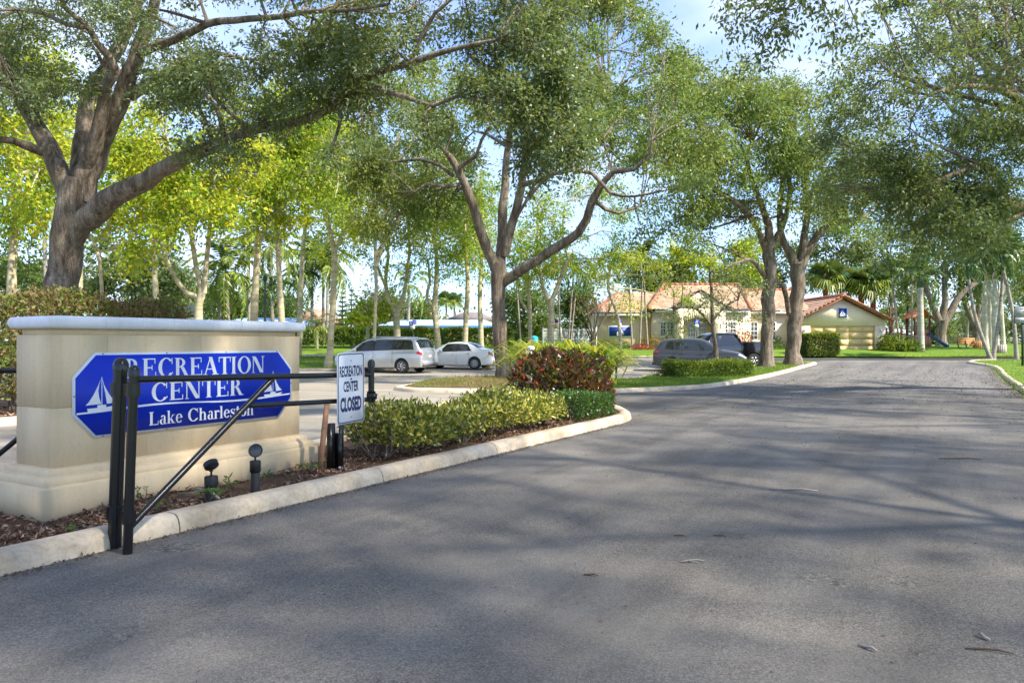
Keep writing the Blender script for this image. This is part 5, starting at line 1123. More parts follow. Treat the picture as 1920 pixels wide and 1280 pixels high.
pale('pale-barked yellow tree with single mottled trunk between the white sedan and the middle oak', [[(869, 700, 10.5), (871, 640, 9), (875, 590, 9), (877, 540, 7.5), (874, 480, 6), (872, 420, 4), (878, 340, 3)]],
     47, [(820, 330), (930, 320), (950, 460), (900, 530), (850, 500)], 24, 20, 40, dY=3, r=(20, 34))
pale('pale-barked yellow tree with antler-like fork behind the yellow strap-leaved plants', [[(1032, 690, 11.5), (1032, 630, 10), (1034, 590, 9.5), (1032, 560, 10)], [(1030, 568, 6.5), (1018, 540, 6), (1012, 500, 5), (1008, 450, 4), (1010, 380, 3)], [(1034, 565, 7), (1046, 535, 6.5), (1060, 500, 5.5), (1066, 485, 4), (1055, 440, 3), (1060, 380, 2)]],
     48, [(960, 350), (1110, 330), (1180, 430), (1150, 490), (1060, 520), (980, 500)], 36, 20, 41, dY=3, r=(20, 34))
pale('greenish pale tree with bent side limb just right of the middle oak trunk', [[(992, 690, 7.5), (994, 630, 6.5), (994, 590, 6.5), (991, 545, 5.5), (988, 480, 4)], [(990, 585, 4), (978, 565, 4), (972, 545, 3)]], 50, [(960, 420), (1030, 420), (1040, 520), (970, 530)], 12, 18, 42, dY=2, r=(16, 26))
pale('yellow-green tree whose thin spreading crown screens the left wing of the cream building', [[(1165, 690, 6), (1160, 600, 5), (1140, 540, 4), (1150, 480, 3)]], 52, [(1060, 470), (1260, 480), (1270, 560), (1170, 570), (1090, 520)], 24, 16, 43, dY=2.5, r=(18, 30), nc=7)
# taller green trees filling the middle distance above the yellow row
pale('tall green tree with thin grey stems high behind the middle oak, against the blue sky', [[(938, 690, 7), (942, 500, 7), (985, 380, 5), (1080, 280, 5), (1140, 200, 4)], [(985, 380, 5), (1010, 330, 5), (1060, 250, 4)]], 36, [(930, 220), (960, 40), (1090, -60), (1200, -20), (1180, 90), (1290, 60), (1380, 150), (1390, 300), (1280, 340), (1180, 260), (1050, 330)], 100, 22, 44, L=.2, Wd=.10, leaf='oak_leaf_light', bark='oak_bark', group=None, r=(30, 50), dY=4, nc=10)
pale('green tree of many thin upright stems behind the tip of the great oak limb', [[(700, 690, 5), (705, 520, 5), (700, 380, 5), (705, 250, 4)], [(705, 500, 6), (740, 380, 5), (745, 250, 3)], [(704, 480, 6), (790, 330, 5), (800, 220, 3)]], 40, [(560, 230), (640, 130), (880, 130), (930, 260), (880, 330), (700, 330), (580, 320)], 40, 20, 45, L=.22, Wd=.12, leaf='oak_leaf_light', bark='gumbo_bark', group=None, r=(28, 46), dY=4, nc=9)
for k, (lab, trunk, poly, Yd) in enumerate([
    ('yellow tree deep in the back row above the left end of the white coping', [(150, 690, 10), (150, 500, 8), (160, 350, 5), (190, 260, 3)], [(60, 200), (260, 180), (300, 320), (230, 400), (90, 380)], 34),
    ('yellow tree in the back row between the great oak limb and the coconut palm', [(300, 690, 10), (290, 500, 8), (290, 380, 6), (300, 280, 3)], [(220, 250), (420, 240), (460, 370), (330, 420), (240, 400)], 40),
    ('yellow tree deep in the back row under the long oak limb', [(560, 690, 9), (566, 500, 7), (575, 380, 5), (570, 300, 3)], [(480, 290), (640, 270), (700, 380), (640, 480), (540, 470)], 50),
    ('yellow tree deep in the back row left of the middle oak', [(905, 690, 9), (900, 560, 7), (905, 430, 5), (900, 350, 3)], [(800, 370), (930, 350), (990, 450), (920, 520), (820, 500)], 56)]):
    pale(lab, [trunk], Yd, poly, 34, 18, 60 + k, L=.2, Wd=.11, r=(24, 40), dY=3)

# ------------------------------------------------------------------ trees in the far distance
def far_tree(label, px, base_py, Y, rx, top_py, bot_py, seed, leaf='far_leaf', n=16, per=26, L=.42, name='tree', bark='twig_bark', rtr=5, group='green trees in the far distance', cat='tree', W_=.22):
    rg2 = np.random.default_rng(seed); t = [(px, base_py, rtr), (px + rg2.uniform(-6, 6), (base_py + bot_py) / 2, rtr * .85), (px, (top_py + bot_py) / 2, rtr * .4)]
    poly = [(px + rx * math.cos(a) * rg2.uniform(.75, 1.1), (top_py + bot_py) / 2 + (bot_py - top_py) / 2 * math.sin(a) * rg2.uniform(.8, 1.05)) for a in np.linspace(0, 2 * math.pi, 12, endpoint=False)]
    C2 = fill(rg2, poly, Y - 3, Y + 3, rx * .22, rx * .38, n, 8)
    return tree(name, label, cat, [pl(t, Y)], C2, bark, leaf, seed, group=group, sides=7, step=1.5, root_flare=1.2, twig_r=.03, leaf_L=L, leaf_W=W_, per=per * 2, sigma=.8, droop=.1)
FT = [('dense green tree low behind the great oak trunk', 60, 640, 62, 110, 430, 600, 'far_leaf'), ('grey-green oak with visible branches behind the brown hedge', 250, 640, 58, 95, 440, 590, 'oak_leaf_grey'),
      ('bushy green tree behind the silver fan palm', 320, 640, 75, 70, 520, 610, 'far_leaf'), ('bright green thicket tree behind the coconut palm', 425, 640, 80, 80, 540, 615, 'far_leaf'), ('green tree behind the twin-trunk yellow tree', 500, 640, 85, 60, 545, 615, 'far_leaf'),
      ('olive-grey tree beside the tiered pine, above the long hedge', 705, 640, 92, 38, 545, 632, 'olive_leaf'), ('dark green tree right of the olive-grey tree', 790, 640, 105, 40, 552, 620, 'far_leaf'), ('green tree peeping above the blue canopy', 740, 640, 110, 50, 560, 625, 'far_leaf'),
      ('green tree behind the pool fence', 1085, 660, 84, 40, 545, 640, 'far_leaf'), ('green tree just right of the middle oak trunk, behind the fence', 985, 660, 80, 40, 540, 640, 'far_leaf'),
      ('tall green tree rising behind the cream building roof', 1330, 640, 85, 90, 440, 560, 'yellow_leaf'), ('green tree behind the right end of the cream building', 1440, 640, 88, 70, 450, 570, 'far_leaf'), ('dark tree behind the left wing roof of the cream building', 1240, 640, 86, 60, 480, 560, 'far_leaf'),
      ('dense grey-green tree behind the garage gable', 1580, 640, 88, 90, 400, 560, 'oak_leaf_grey'), ('dark green tree beyond the garage and palms', 1670, 640, 92, 80, 420, 600, 'far_leaf'),
      ('green tree between the playground tower and the road', 1700, 640, 100, 60, 470, 600, 'far_leaf'), ('pale green tree on the horizon beyond the bench', 1812, 645, 150, 60, 590, 645, 'olive_leaf'), ('pale green tree on the horizon at the right edge', 1900, 645, 150, 70, 590, 645, 'far_leaf'), ('green bush-like tree beyond the playground', 1745, 650, 130, 50, 600, 645, 'far_leaf'),
      ('green tree on the skyline at the right edge, behind the warning sign', 1960, 645, 110, 80, 470, 610, 'far_leaf')]
for k, (lab, px, bp, Yd, rx, tp, bo, lf) in enumerate(FT): far_tree(lab, px, bp, Yd, rx, tp, bo, 100 + k, lf)
def woods():
    """the wood that closes the horizon"""
    rg2 = np.random.default_rng(77); Q = []
    for k in range(520):
        a = rg2.uniform(-1.05, 1.05); d = rg2.uniform(150, 190); x, y = d * math.tan(a) * .8, d; h = rg2.uniform(3, 6.5) if -.75 < a < .1 else rg2.uniform(4, 9)
        c = np.array([x, y, gz(y) + h * rg2.uniform(.1, .75)]); m = 60; off = rg2.normal(size=(m, 3)) * np.array([3.2, 3.2, h * .24])
        Q.append(leaf_quads(rg2, c + off, off + rg2.normal(size=(m, 3)) * 2, rg2.uniform(.6, 1.5, m), rg2.uniform(.4, .8, m)))
    quad_mesh('distant_woods', np.concatenate(Q), 'far_leaf', kind='stuff')
woods()
# spreading park oaks beyond the playground
for lab, px, Yd, limbs, poly, sd in (('broad spreading park tree with thick forked trunk beside the blue slide', 1768, 74, [[(1768, 664, 15), (1766, 640, 9.5), (1766, 612, 9), (1766, 600, 10)], [(1762, 605, 7), (1750, 575, 6), (1738, 545, 5), (1732, 510, 3)], [(1767, 603, 7), (1772, 560, 6), (1772, 530, 5), (1770, 490, 3)], [(1770, 603, 8), (1790, 570, 6.5), (1806, 548, 5.5), (1830, 530, 4), (1860, 500, 3)]], [(1700, 440), (1780, 400), (1880, 420), (1890, 500), (1800, 540), (1720, 560)], 51),
    ('leaning dark park tree behind the slatted bench and bins', 1831, 80, [[(1831, 655, 10), (1831, 630, 8), (1830, 605, 8)], [(1828, 610, 6), (1815, 585, 5), (1806, 555, 4), (1800, 510, 3)], [(1830, 606, 6), (1836, 570, 5), (1832, 530, 4), (1840, 480, 3)]], [(1780, 430), (1880, 420), (1900, 520), (1860, 560), (1790, 560)], 52)):
    pale(lab, limbs, Yd, poly, 24, 22, sd, L=.32, Wd=.18, leaf='far_leaf', bark='oak_bark', group='spreading park trees beyond the playground', r=(22, 36), dY=4, nc=9, sigma=.7, rs=1.0)
pale('smooth white-barked tree with antler fork among the leaning palms at the right', [[(1868, 668, 7), (1866, 620, 7), (1867, 585, 7.5), (1870, 570, 8)], [(1867, 580, 6), (1862, 560, 5), (1852, 546, 4), (1842, 535, 2.5)], [(1871, 575, 6), (1866, 550, 5), (1864, 520, 4), (1870, 480, 3)], [(1873, 572, 6), (1884, 555, 5), (1896, 540, 4), (1912, 528, 2.5)]], 60, [(1810, 420), (1920, 400), (1960, 500), (1900, 520), (1840, 500)], 26, 22, 53, L=.28, Wd=.16, leaf='far_leaf', bark='white_bark', group='white-barked trunks at the right', r=(20, 34), dY=3, rs=.85)
for k, (lab, q) in enumerate((('straight pale trunk just left of the antler-forked white tree', [(1848, 662, 6.5), (1847, 610, 6), (1845, 550, 5), (1843, 500, 4)]), ('mottled white trunk between the antler-forked tree and the slatted bin', [(1859, 664, 6), (1856, 610, 6), (1855, 560, 5.5), (1850, 500, 4)]), ('short pale trunk behind the white slatted bin at the right', [(1881, 655, 5), (1880, 620, 4.5), (1877, 570, 4)]))):
    pale(lab, [q], 61 + k, [(1820, 440), (1900, 440), (1890, 500), (1830, 500)], 7, 20, 90 + k, L=.3, Wd=.16, leaf='far_leaf', bark='white_bark', group='white-barked trunks at the right', r=(18, 26), nc=7, rs=.85)
# tiered pines
def tier_pine(label, px, base_py, top_py, Y, rpx, seed):
    rg2 = np.random.default_rng(seed); b = np.array(pt(px, base_py, Y)); tp = np.array(pt(px, top_py, Y)); H = tp[2] - b[2]; r = rpx * Y / F
    t = thing('tiered_pine', label, 'pine tree', tuple(b), group='tiered pines beyond the hedge'); m = MB(); m.tube([b, (b + tp) / 2, tp], [.2, .13, .03], 7); m.build('trunk', 'twig_bark', t, smooth=True); Q = []; m = MB()
    nt = 11
    for i in range(nt):
        f = i / (nt - 1); z = b[2] + H * (.05 + .92 * f); rr = r * (1 - f) ** .8 * 1.05 + .12
        for k in range(9):
            a = k * .7 + i * .3 + rg2.normal() * .06; d = np.array([math.cos(a), math.sin(a), 0]); c = np.array([b[0], b[1], z]); e = c + d * rr + np.array([0, 0, rr * .12])
            m.tube([c, c + d * rr * .5 - (0, 0, .02), e], [.035, .02, .01], 3, cap=False)
            n = max(5, int(rr * 13)); s = rg2.random(n); P = c + d * (rr * s)[:, None] + np.array([0, 0, 1.]) * (rr * .12 * s ** 2)[:, None]; side = np.array([-d[1], d[0], 0])
            D = d * .6 + side * rg2.normal(size=(n, 1)) * .8 + np.array([0, 0, .55]); Q.append(leaf_quads(rg2, P, D, .5 * rg2.uniform(.6, 1.2, n) * (1 - .4 * s), .12))
    m.build('branchwork', 'twig_bark', t, kind='stuff'); quad_mesh('crown', np.concatenate(Q), 'needle', t, kind='stuff')
tier_pine('broad tiered pine with level branch whorls right of the slim white trunk', 642, 640, 548, 88, 17, 1); tier_pine('narrower bluish tiered pine standing behind the broad one', 659, 640, 543, 100, 12, 2)

# slender young tree standing in front of the grey car
rg = np.random.default_rng(14)
C = fill(rg, [(1240, 520), (1290, 490), (1400, 500), (1420, 560), (1400, 620), (1330, 600), (1270, 630), (1235, 580)], 33, 36, 18, 30, 26, 7)
tree('young_tree', 'slender young tree with thin trunk and sparse crown in front of the grey car', 'tree', [pl([(1343, 684, 5), (1341, 640, 4.2), (1337, 610, 4), (1335, 580, 3.5), (1334, 540, 3), (1330, 500, 2)], 34.5), pl([(1338, 615, 3), (1318, 590, 2.5), (1295, 575, 2), (1262, 580, 1.5)], 34.5), pl([(1337, 600, 3), (1360, 575, 2.5), (1385, 560, 1.6)], 34.5)], C, 'twig_bark', 'oak_leaf_grey', 27, sides=8, step=.3, twig_r=.008, leaf_L=.14, leaf_W=.06, per=16, sigma=.28, droop=.1)
# ------------------------------------------------------------------ HEDGES AND SHRUBS
hedge('hedge', 'tall brown and green hedge under the great oak, behind the sign wall', [(-17.5, 6.6), (-13.7, 11.0), (-10.6, 15.4), (-9.6, 17.2), (-8.6, 19.0)], 1.5, 2.5, 62000, .10, .055, 'hedge_brown', 3, base=.1, z0=.35, stems=60, roundness=.12, bulge=.12)
hedge('hedge', 'low yellow and green variegated hedge along the kerb beside the closed sign', [(-1.75, 9.75), (-.9, 11.3), (-.05, 12.8), (.55, 13.9)], 1.0, .57, 15000, .078, .036, 'variegated', 4, base=.1, z0=.17, stems=46, roundness=.25, bulge=.10)
hedge('ground_cover_hedge', 'small dark green clipped hedge at the rounded tip of the kerb', [(.95, 14.25), (1.45, 14.9), (1.75, 15.5)], .75, .46, 5200, .065, .035, 'ground_cover', 5, base=.1, z0=.03, stems=10, bulge=.05)
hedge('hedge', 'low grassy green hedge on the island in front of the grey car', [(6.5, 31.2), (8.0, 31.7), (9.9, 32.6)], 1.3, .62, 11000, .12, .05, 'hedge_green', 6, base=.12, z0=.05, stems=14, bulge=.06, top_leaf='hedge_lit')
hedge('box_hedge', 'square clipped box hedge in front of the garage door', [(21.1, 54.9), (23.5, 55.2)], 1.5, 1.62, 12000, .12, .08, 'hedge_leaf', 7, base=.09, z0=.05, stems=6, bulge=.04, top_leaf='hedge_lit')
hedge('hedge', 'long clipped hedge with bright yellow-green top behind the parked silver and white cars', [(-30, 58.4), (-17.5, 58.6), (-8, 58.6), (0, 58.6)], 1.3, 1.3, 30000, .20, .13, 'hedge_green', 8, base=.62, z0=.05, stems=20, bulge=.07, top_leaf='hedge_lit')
shrub('croton_shrub', 'large shrub with dark purple, red and orange leaves at the island tip', (1.10, 17.2, .1), (1.10, .9, 1.10), 3600, .165, .085, 'croton', 9, stems=20, stem_mat='grey_twig', fillv=.6, lift=.10, squash=3.0, up=.05)
rg3 = np.random.default_rng(10)
def strap(label, c, n, L, mat, seed, name='strap_leaf_plant', group='yellow-green strap-leaved plants by the middle oak'):
    rg4 = np.random.default_rng(seed); t = thing(name, label, 'plant', c, group=group); Q = []
    for k in range(n):
        b = np.array(c) + np.array([*(rg4.normal(size=2) * .28), .05 + .35 * rg4.random()]); a = rg4.random() * 6.28; d = np.array([math.cos(a), math.sin(a), 0]); l = L * rg4.uniform(.7, 1.2); s = np.array([-d[1], d[0], 0]) * .035
        p1 = b + d * l * .25 + (0, 0, l * .45); p2 = b + d * l * .62 + (0, 0, l * .62); p3 = b + d * l * .98 + (0, 0, l * .42)
        Q += [[b - s * .6, b + s * .6, p1 + s, p1 - s], [p1 - s, p1 + s, p2 + s * .8, p2 - s * .8], [p2 - s * .8, p2 + s * .8, p3 + s * .05, p3 - s * .05]]
    quad_mesh('foliage', np.array(Q, float), mat, t, kind='stuff')
for k, (x, y, L, lab) in enumerate(((.95, 20.6, 1.1, 'tall yellow-green strap-leaved plant just right of the middle oak trunk'), (1.25, 20.2, 1.05, 'yellow-green strap-leaved plant behind the white garden light'), (1.55, 20.5, 1.1, 'yellow strap-leaved plant above the middle of the dark red shrub'), (2.05, 20.3, .95, 'yellow strap-leaved plant at the right end of its row'))):
    strap(lab, (x, y, .15), 240, L * 1.42, 'strap_yellow', 20 + k)
# planting in front of the cream building
def low(label, px, Y, r, n, leaf, seed, cat='shrub', name='shrub', L=.16, Wd=.08, dz=.09, group=None): shrub(name, label, gp(px, Y, dz), r, n, L, Wd, leaf, seed, cat=cat, stems=5, group=group, fillv=.6, lift=.05)
hedge('hedge', 'very low clipped dark hedge along the foot of the left wing of the cream building', [((1085 - CX) * 59 / F, 59), ((1188 - CX) * 59 / F, 59.3)], .8, .42, 2600, .12, .07, 'ground_cover', 30, base=.09, stems=0, bulge=.03)
low('bright red ti shrubs at the corner of the cream building left wing', 1203, 58.5, (.95, .6, .55), 700, 'ti_red', 31)
low('orange and yellow shrub behind the red shrubs beside the cream building', 1221, 60, (1.1, .6, 1.05), 800, 'croton_warm', 32)
low('low pinkish-green shrub left under the blue boat panel of the cream building', 1130, 60.3, (.8, .5, .75), 420, 'croton_warm', 33)
low('low green and red shrub right under the blue boat panel of the cream building', 1160, 60.3, (.9, .5, .7), 420, 'hedge_brown', 34)
low('tall red ti plant against the cream wall, left of the double window', 1392, 60.5, (.75, .6, 1.5), 330, 'ti_red', 35, name='ti_plant', L=.3, Wd=.08)
low('small upright green shrub at the wall behind the two oaks', 1459, 60.8, (.28, .28, 1.05), 260, 'hedge_green', 36)
hedge('hedge', 'low dark hedge under the windows between the two far oaks', [((1440 - CX) * 59.5 / F, 59.5), ((1476 - CX) * 59.5 / F, 59.5)], .7, .5, 900, .12, .07, 'ground_cover', 37, base=.09, stems=0, bulge=.03)
low('dense green shrub at the right corner of the garage', 1664, 59, (.75, .6, 1.25), 600, 'hedge_green', 38, L=.22, Wd=.12)
low('leafy light green bush left of the playground tower', 1684, 58.5, (1.3, .9, 1.15), 800, 'hedge_lit', 39, L=.3, Wd=.14)
low('low leafy green bush at the foot of the white palm trunk', 1706, 58, (.9, .7, .8), 500, 'hedge_green', 40, L=.3, Wd=.14)
low('small dark weed-like bush at the edge of the island by the low grassy hedge', 1253, 31.2, (.38, .3, .38), 160, 'hedge_leaf', 41, L=.1, Wd=.05, dz=.1)
# bare vase-shaped shrub tree beside the building
def vase(label, px, Y, top, seed):
    rg4 = np.random.default_rng(seed); b = np.array(gp(px, Y, .09)); t = thing('crape_myrtle', label, 'tree', tuple(b)); H = pt(px, top, Y)[2] - b[2]; ends = []
    for k in range(11):
        a = k * 2.4; sp = rg4.uniform(.5, 1.5); e = b + np.array([math.cos(a) * sp, math.sin(a) * sp * .6, H * rg4.uniform(.62, .8)]); m = MB(); m.tube(smooth_path([b + rg4.normal(size=3) * .08 * (1, 1, 0), b + (e - b) * np.array([.25, .25, .5]), e], .3), .05, 6)
        m.build('stem', 'twig_bark', t, smooth=True)
        for j in range(6): ends.append((e, e + np.array([rg4.normal() * .4, rg4.normal() * .3, H * rg4.uniform(.08, .3)])))
    m = MB(); Q = []
    for a, e in ends:
        m.tube([a, (a + e) / 2 + rg4.normal(size=3) * .05, e], [.022, .014, .007], 4, cap=False); n = 5; Q.append(leaf_quads(rg4, e + rg4.normal(size=(n, 3)) * .2, rg4.normal(size=(n, 3)), .16, .08))
    m.build('branchwork', 'twig_bark', t, kind='stuff'); quad_mesh('crown', np.concatenate(Q), 'dead_leaf', t, kind='stuff')
vase('vase-shaped nearly bare brown shrub tree at the left corner of the cream building', 1112, 58, 555, 5)

# ------------------------------------------------------------------ PALMS
P_ = lambda px, py, Y: pt(px, py, Y)
palm('coconut_palm', 'coconut palm with full drooping crown between the two pale forked trees', gp(430, 62), P_(424, 512, 62), .17, .12, 'coco', 20, 1, group='coconut palms')
palm('coconut_palm', 'shorter coconut palm half hidden behind the drooping fronds left of the full one', gp(414, 66), P_(411, 545, 66), .16, .12, 'coco', 13, 2, group='coconut palms', scale=.85)
palm('coconut_palm', 'tall coconut palm standing behind the twin-trunk yellow tree', gp(468, 70), P_(466, 470, 70), .17, .13, 'coco', 16, 3, group='coconut palms', scale=.9)
palm('coconut_palm', 'tall coconut palm just left of the black lamp post top', gp(512, 64), P_(508, 462, 64), .17, .12, 'coco', 17, 4, group='coconut palms', scale=.95)
palm('palm', 'small leafy palm behind the black lamp post', gp(512, 58), P_(510, 548, 58), .16, .12, 'christmas', 13, 5)
palm('palm', 'palm with bright green crown left of the three straight tall palms', gp(558, 70), P_(560, 528, 70), .15, .11, 'christmas', 13, 6, scale=1.15)
palm('coconut_palm', 'first of three straight tall palms, in front of the pink tiled roof', gp(585, 72), P_(585, 495, 72), .17, .13, 'coco', 17, 7, group='coconut palms')
palm('coconut_palm', 'middle of three straight tall palms, right of the pink tiled roof', gp(606, 74), P_(606, 490, 74), .16, .12, 'coco', 16, 8, group='coconut palms', scale=.95)
palm('coconut_palm', 'last of three straight tall palms, touching the slim white trunk', gp(613, 70), P_(615, 500, 70), .17, .12, 'coco', 15, 9, group='coconut palms', scale=.9)
palm('pygmy_date_palm', 'tiny date palm with shaggy brown top in front of the long hedge', gp(595, 56, .55), P_(595, 612, 56), .07, .08, 'date', 18, 10, boots=.35)
palm('silver_fan_palm', 'silvery fan palm standing low between the hedge end and the forked yellow tree', gp(345, 52), P_(346, 592, 52), .2, .2, 'silver', 22, 11, scale=.42, lo=-20)
palm('palm', 'tall thin palm with windswept crown behind the left oak trunk', gp(90, 55), P_(82, 395, 55), .16, .12, 'coco', 12, 12, scale=.7)
palm('palm', 'palm with arching fronds behind the minivan fork tree', gp(765, 70), P_(767, 535, 70), .16, .12, 'coco', 13, 13, scale=.75)
palm('fan_palm', 'left of two tiny fan palms on the skyline', gp(837, 130), P_(837, 563, 130), .2, .16, 'sabal', 16, 14, group='pair of fan palms on the skyline')
palm('fan_palm', 'right of two tiny fan palms on the skyline', gp(852, 132), P_(852, 563, 132), .2, .16, 'sabal', 16, 15, group='pair of fan palms on the skyline')
for k, (b, tp, lab) in enumerate((((1186, 58.8), (1178, 505), 'thin palm leaning left in front of the blue boat panel end'), ((1199, 58.6), (1206, 495), 'thin palm leaning right in front of the cream building corner'), ((1215, 58.9), (1206, 500), 'thin palm standing right of the leaning pair at the building corner'))):
    palm('thin_palm', lab, gp(b[0], b[1], .09), P_(tp[0], tp[1], b[1]), .085, .06, 'christmas', 11, 30 + k, group='thin palms in front of the cream building', shaft=.5, scale=.9)
for k, (b, tp, lab) in enumerate((((1052, 56), (1046, 520), 'thin palm behind the yellow strap-leaved plants, left of a leaning pair'), ((1064, 57), (1075, 515), 'thin palm leaning right in front of the white pool fence'), ((1068, 57.5), (1082, 520), 'thinnest palm leaning right in front of the white pool fence'), ((978, 55), (968, 520), 'thin palm leaning left just right of the middle oak'))):
    palm('thin_palm', lab, gp(b[0], b[1], .09), P_(tp[0], tp[1], b[1]), .075, .055, 'christmas', 10, 40 + k, group='thin palms by the pool fence', shaft=.5, scale=.85)
for k, (px, ty, lab) in enumerate(((1548, 520, 'cabbage palm with red-brown trunk behind the left slope of the garage roof'), (1615, 530, 'cabbage palm with dark trunk behind the middle of the garage roof'), (1637, 530, 'cabbage palm with red shaggy trunk behind the right slope of the garage roof'))):
    palm('cabbage_palm', lab, gp(px, 70), P_(px, ty, 70), .26, .24, 'sabal', 26, 50 + k, bark='boot_bark', group='cabbage palms behind the garage', boots=1.3, lo=-65)
palm('thin_palm', 'slim pale palm leaning between the garage and the playground', gp(1688, 60), P_(1672, 520, 60), .1, .075, 'christmas', 10, 60, shaft=.7, scale=.95)
palm('royal_palm', 'palm with thick straight white trunk in front of the playground tower', gp(1727, 58, .05), P_(1725, 538, 58), .27, .2, 'christmas', 9, 61, bark='pale_bark', scale=1.1, shaft=.6)
palm('thin_palm', 'thin straight palm left of the thick white palm trunk', gp(1709, 63), P_(1711, 500, 63), .09, .07, 'christmas', 9, 62, scale=.8)
palm('palm', 'small distant palm with white trunk beyond the bench', gp(1813, 100), P_(1814, 598, 100), .2, .16, 'coco', 12, 63, scale=.75)
for k, (b, tp, Yd, lab, bd) in enumerate((((1857, 1), (1816, 522), 51, 'dark-crowned palm leaning left over the slatted bins', -.25), ((1862, 1), (1882, 492), 51, 'palm of the leaning cluster whose trunk leans right, next to the left-leaning one', .1), ((1906, 1), (1881, 505), 50.5, 'palm of the leaning cluster nearest the warning sign, leaning left', .2))):
    palm('christmas_palm', lab, gp(b[0], Yd, .09), P_(tp[0], tp[1], Yd), .14, .09, 'christmas', 9, 70 + k, group='leaning palms at the end of the road', shaft=1.0, scale=.95, bend=bd)

# ------------------------------------------------------------------ BUILDINGS
def wallbox(m, x0, x1, y0, y1, z0, z1): m.box(((x0 + x1) / 2, (y0 + y1) / 2, (z0 + z1) / 2), (x1 - x0, y1 - y0, z1 - z0))
def tiles(o, e, r0, r1, tw=.32, tr=.40, amp=.055):
    """barrel-tile slope: eave from o to e, ridge edge r0..r1; waves across, steps down the slope"""
    o, e, r0, r1 = [np.array(q, float) for q in (o, e, r0, r1)]
    nu = max(6, int(np.linalg.norm(e - o) / tw * 4)); L = np.linalg.norm((r0 + r1) / 2 - (o + e) / 2); nr = max(2, int(L / tr))
    n = unit(np.cross(e - o, (r0 + r1) / 2 - (o + e) / 2)); rows = []
    for j in range(nr):
        for f, lift in ((j / nr, .05), ((j + .98) / nr, .0)):
            a = o + (r0 - o) * f; b = e + (r1 - e) * f; u = np.linspace(0, 1, nu + 1)
            P = a + (b - a) * u[:, None]; w = np.abs(np.sin((P - o) @ unit(e - o) / tw * math.pi)) ** .7
            rows.append(P + n * (lift + amp * w)[:, None])
    m = MB(); m.grid(rows); return m
def ridge(a, b, r=.11, step=.42):
    a, b = np.array(a, float), np.array(b, float); n = max(1, int(np.linalg.norm(b - a) / step)); m = MB()
    for k in range(n):
        p, q = a + (b - a) * k / n, a + (b - a) * (k + 1.05) / n; m.tube([p, q], [r * 1.1, r * .9], 8)
    return m
def window(parent, x0, x1, z0, z1, y, nx, nz_, sill=True, fr_=.07):
    """window facing the camera in the plane y; frame with glazing bars, pane behind"""
    m = MB()
    for a in (x0, x1): m.box((a, y - .03, (z0 + z1) / 2), (fr_, .08, z1 - z0 + fr_))
    for a in (z0, z1): m.box(((x0 + x1) / 2, y - .033, a), (x1 - x0 - fr_, .08, fr_))
    for k in range(1, nx): m.box((x0 + (x1 - x0) * k / nx, y - .025, (z0 + z1) / 2), (.035, .05, z1 - z0 - fr_))
    for k in range(1, nz_): m.box(((x0 + x1) / 2, y - .028, z0 + (z1 - z0) * k / nz_), (x1 - x0 - fr_, .05, .035 if k != nz_ // 2 else .06))
    o = m.build('window', 'white_paint', parent)
    m = MB(); m.add([(x0, y - .008, z0), (x1, y - .008, z0), (x1, y - .008, z1), (x0, y - .008, z1)], [[0, 1, 2, 3]]); m.build('pane', 'window_dark', o)
    if sill: m = MB(); m.box(((x0 + x1) / 2, y - .07, z0 - .12), (x1 - x0 + .25, .16, .12)); m.build('sill', 'pale_cream', o)
BY = 62.0; s = BY / F
bx = lambda px: (px - CX) * s
bz = lambda py: EYE - (py - CY) * s
rc = thing('recreation_building', 'cream single-storey building with red barrel-tile roofs and white windows', 'building', (bx(1300), BY + 3, .9))
g0 = .6
lx0, lx1, mx0, mx1, rx1 = bx(1120), bx(1221), bx(1221), bx(1402), bx(1507)
m = MB(); wallbox(m, lx0, lx1, BY, BY + 7, g0, bz(587)); m.build('left_wing_wall', 'cream_stucco', rc)
m = MB(); wallbox(m, mx0 + .003, mx1 - .003, BY - .8, BY + 9, g0, bz(585)); m.build('hall_wall', 'pale_cream', rc)
m = MB(); wallbox(m, mx1, rx1, BY, BY + 7, g0, bz(586)); m.build('right_wing_wall', 'pale_cream', rc)
# left wing hip roof
ez = bz(588); rz = bz(543); ov = .45
m = tiles((lx0 - ov, BY - ov, ez), (lx1 + 1.2, BY - ov, ez), (lx0 + 2.2, BY + 3.4, rz), (lx1 + 1.2, BY + 3.4, rz)); m.build('tile_roof', 'tile_red', rc, smooth=True, kind='stuff')
m = tiles((lx0 - ov, BY + 7 + ov, ez), (lx0 - ov, BY - ov, ez), (lx0 + 2.2, BY + 3.5, rz), (lx0 + 2.2, BY + 3.4, rz)); m.build('tile_roof', 'tile_red', rc, smooth=True, kind='stuff')
m = tiles((lx1 + 1.2, BY + 7 + ov, ez), (lx0 - ov, BY + 7 + ov, ez), (lx1 + 1.2, BY + 3.4, rz), (lx0 + 2.2, BY + 3.4, rz)); m.build('tile_roof', 'tile_red', rc, smooth=True, kind='stuff')
ridge((lx0 - ov, BY - ov, ez + .1), (lx0 + 2.2, BY + 3.4, rz + .1)).build('ridge', 'tile_ridge', rc, kind='stuff')
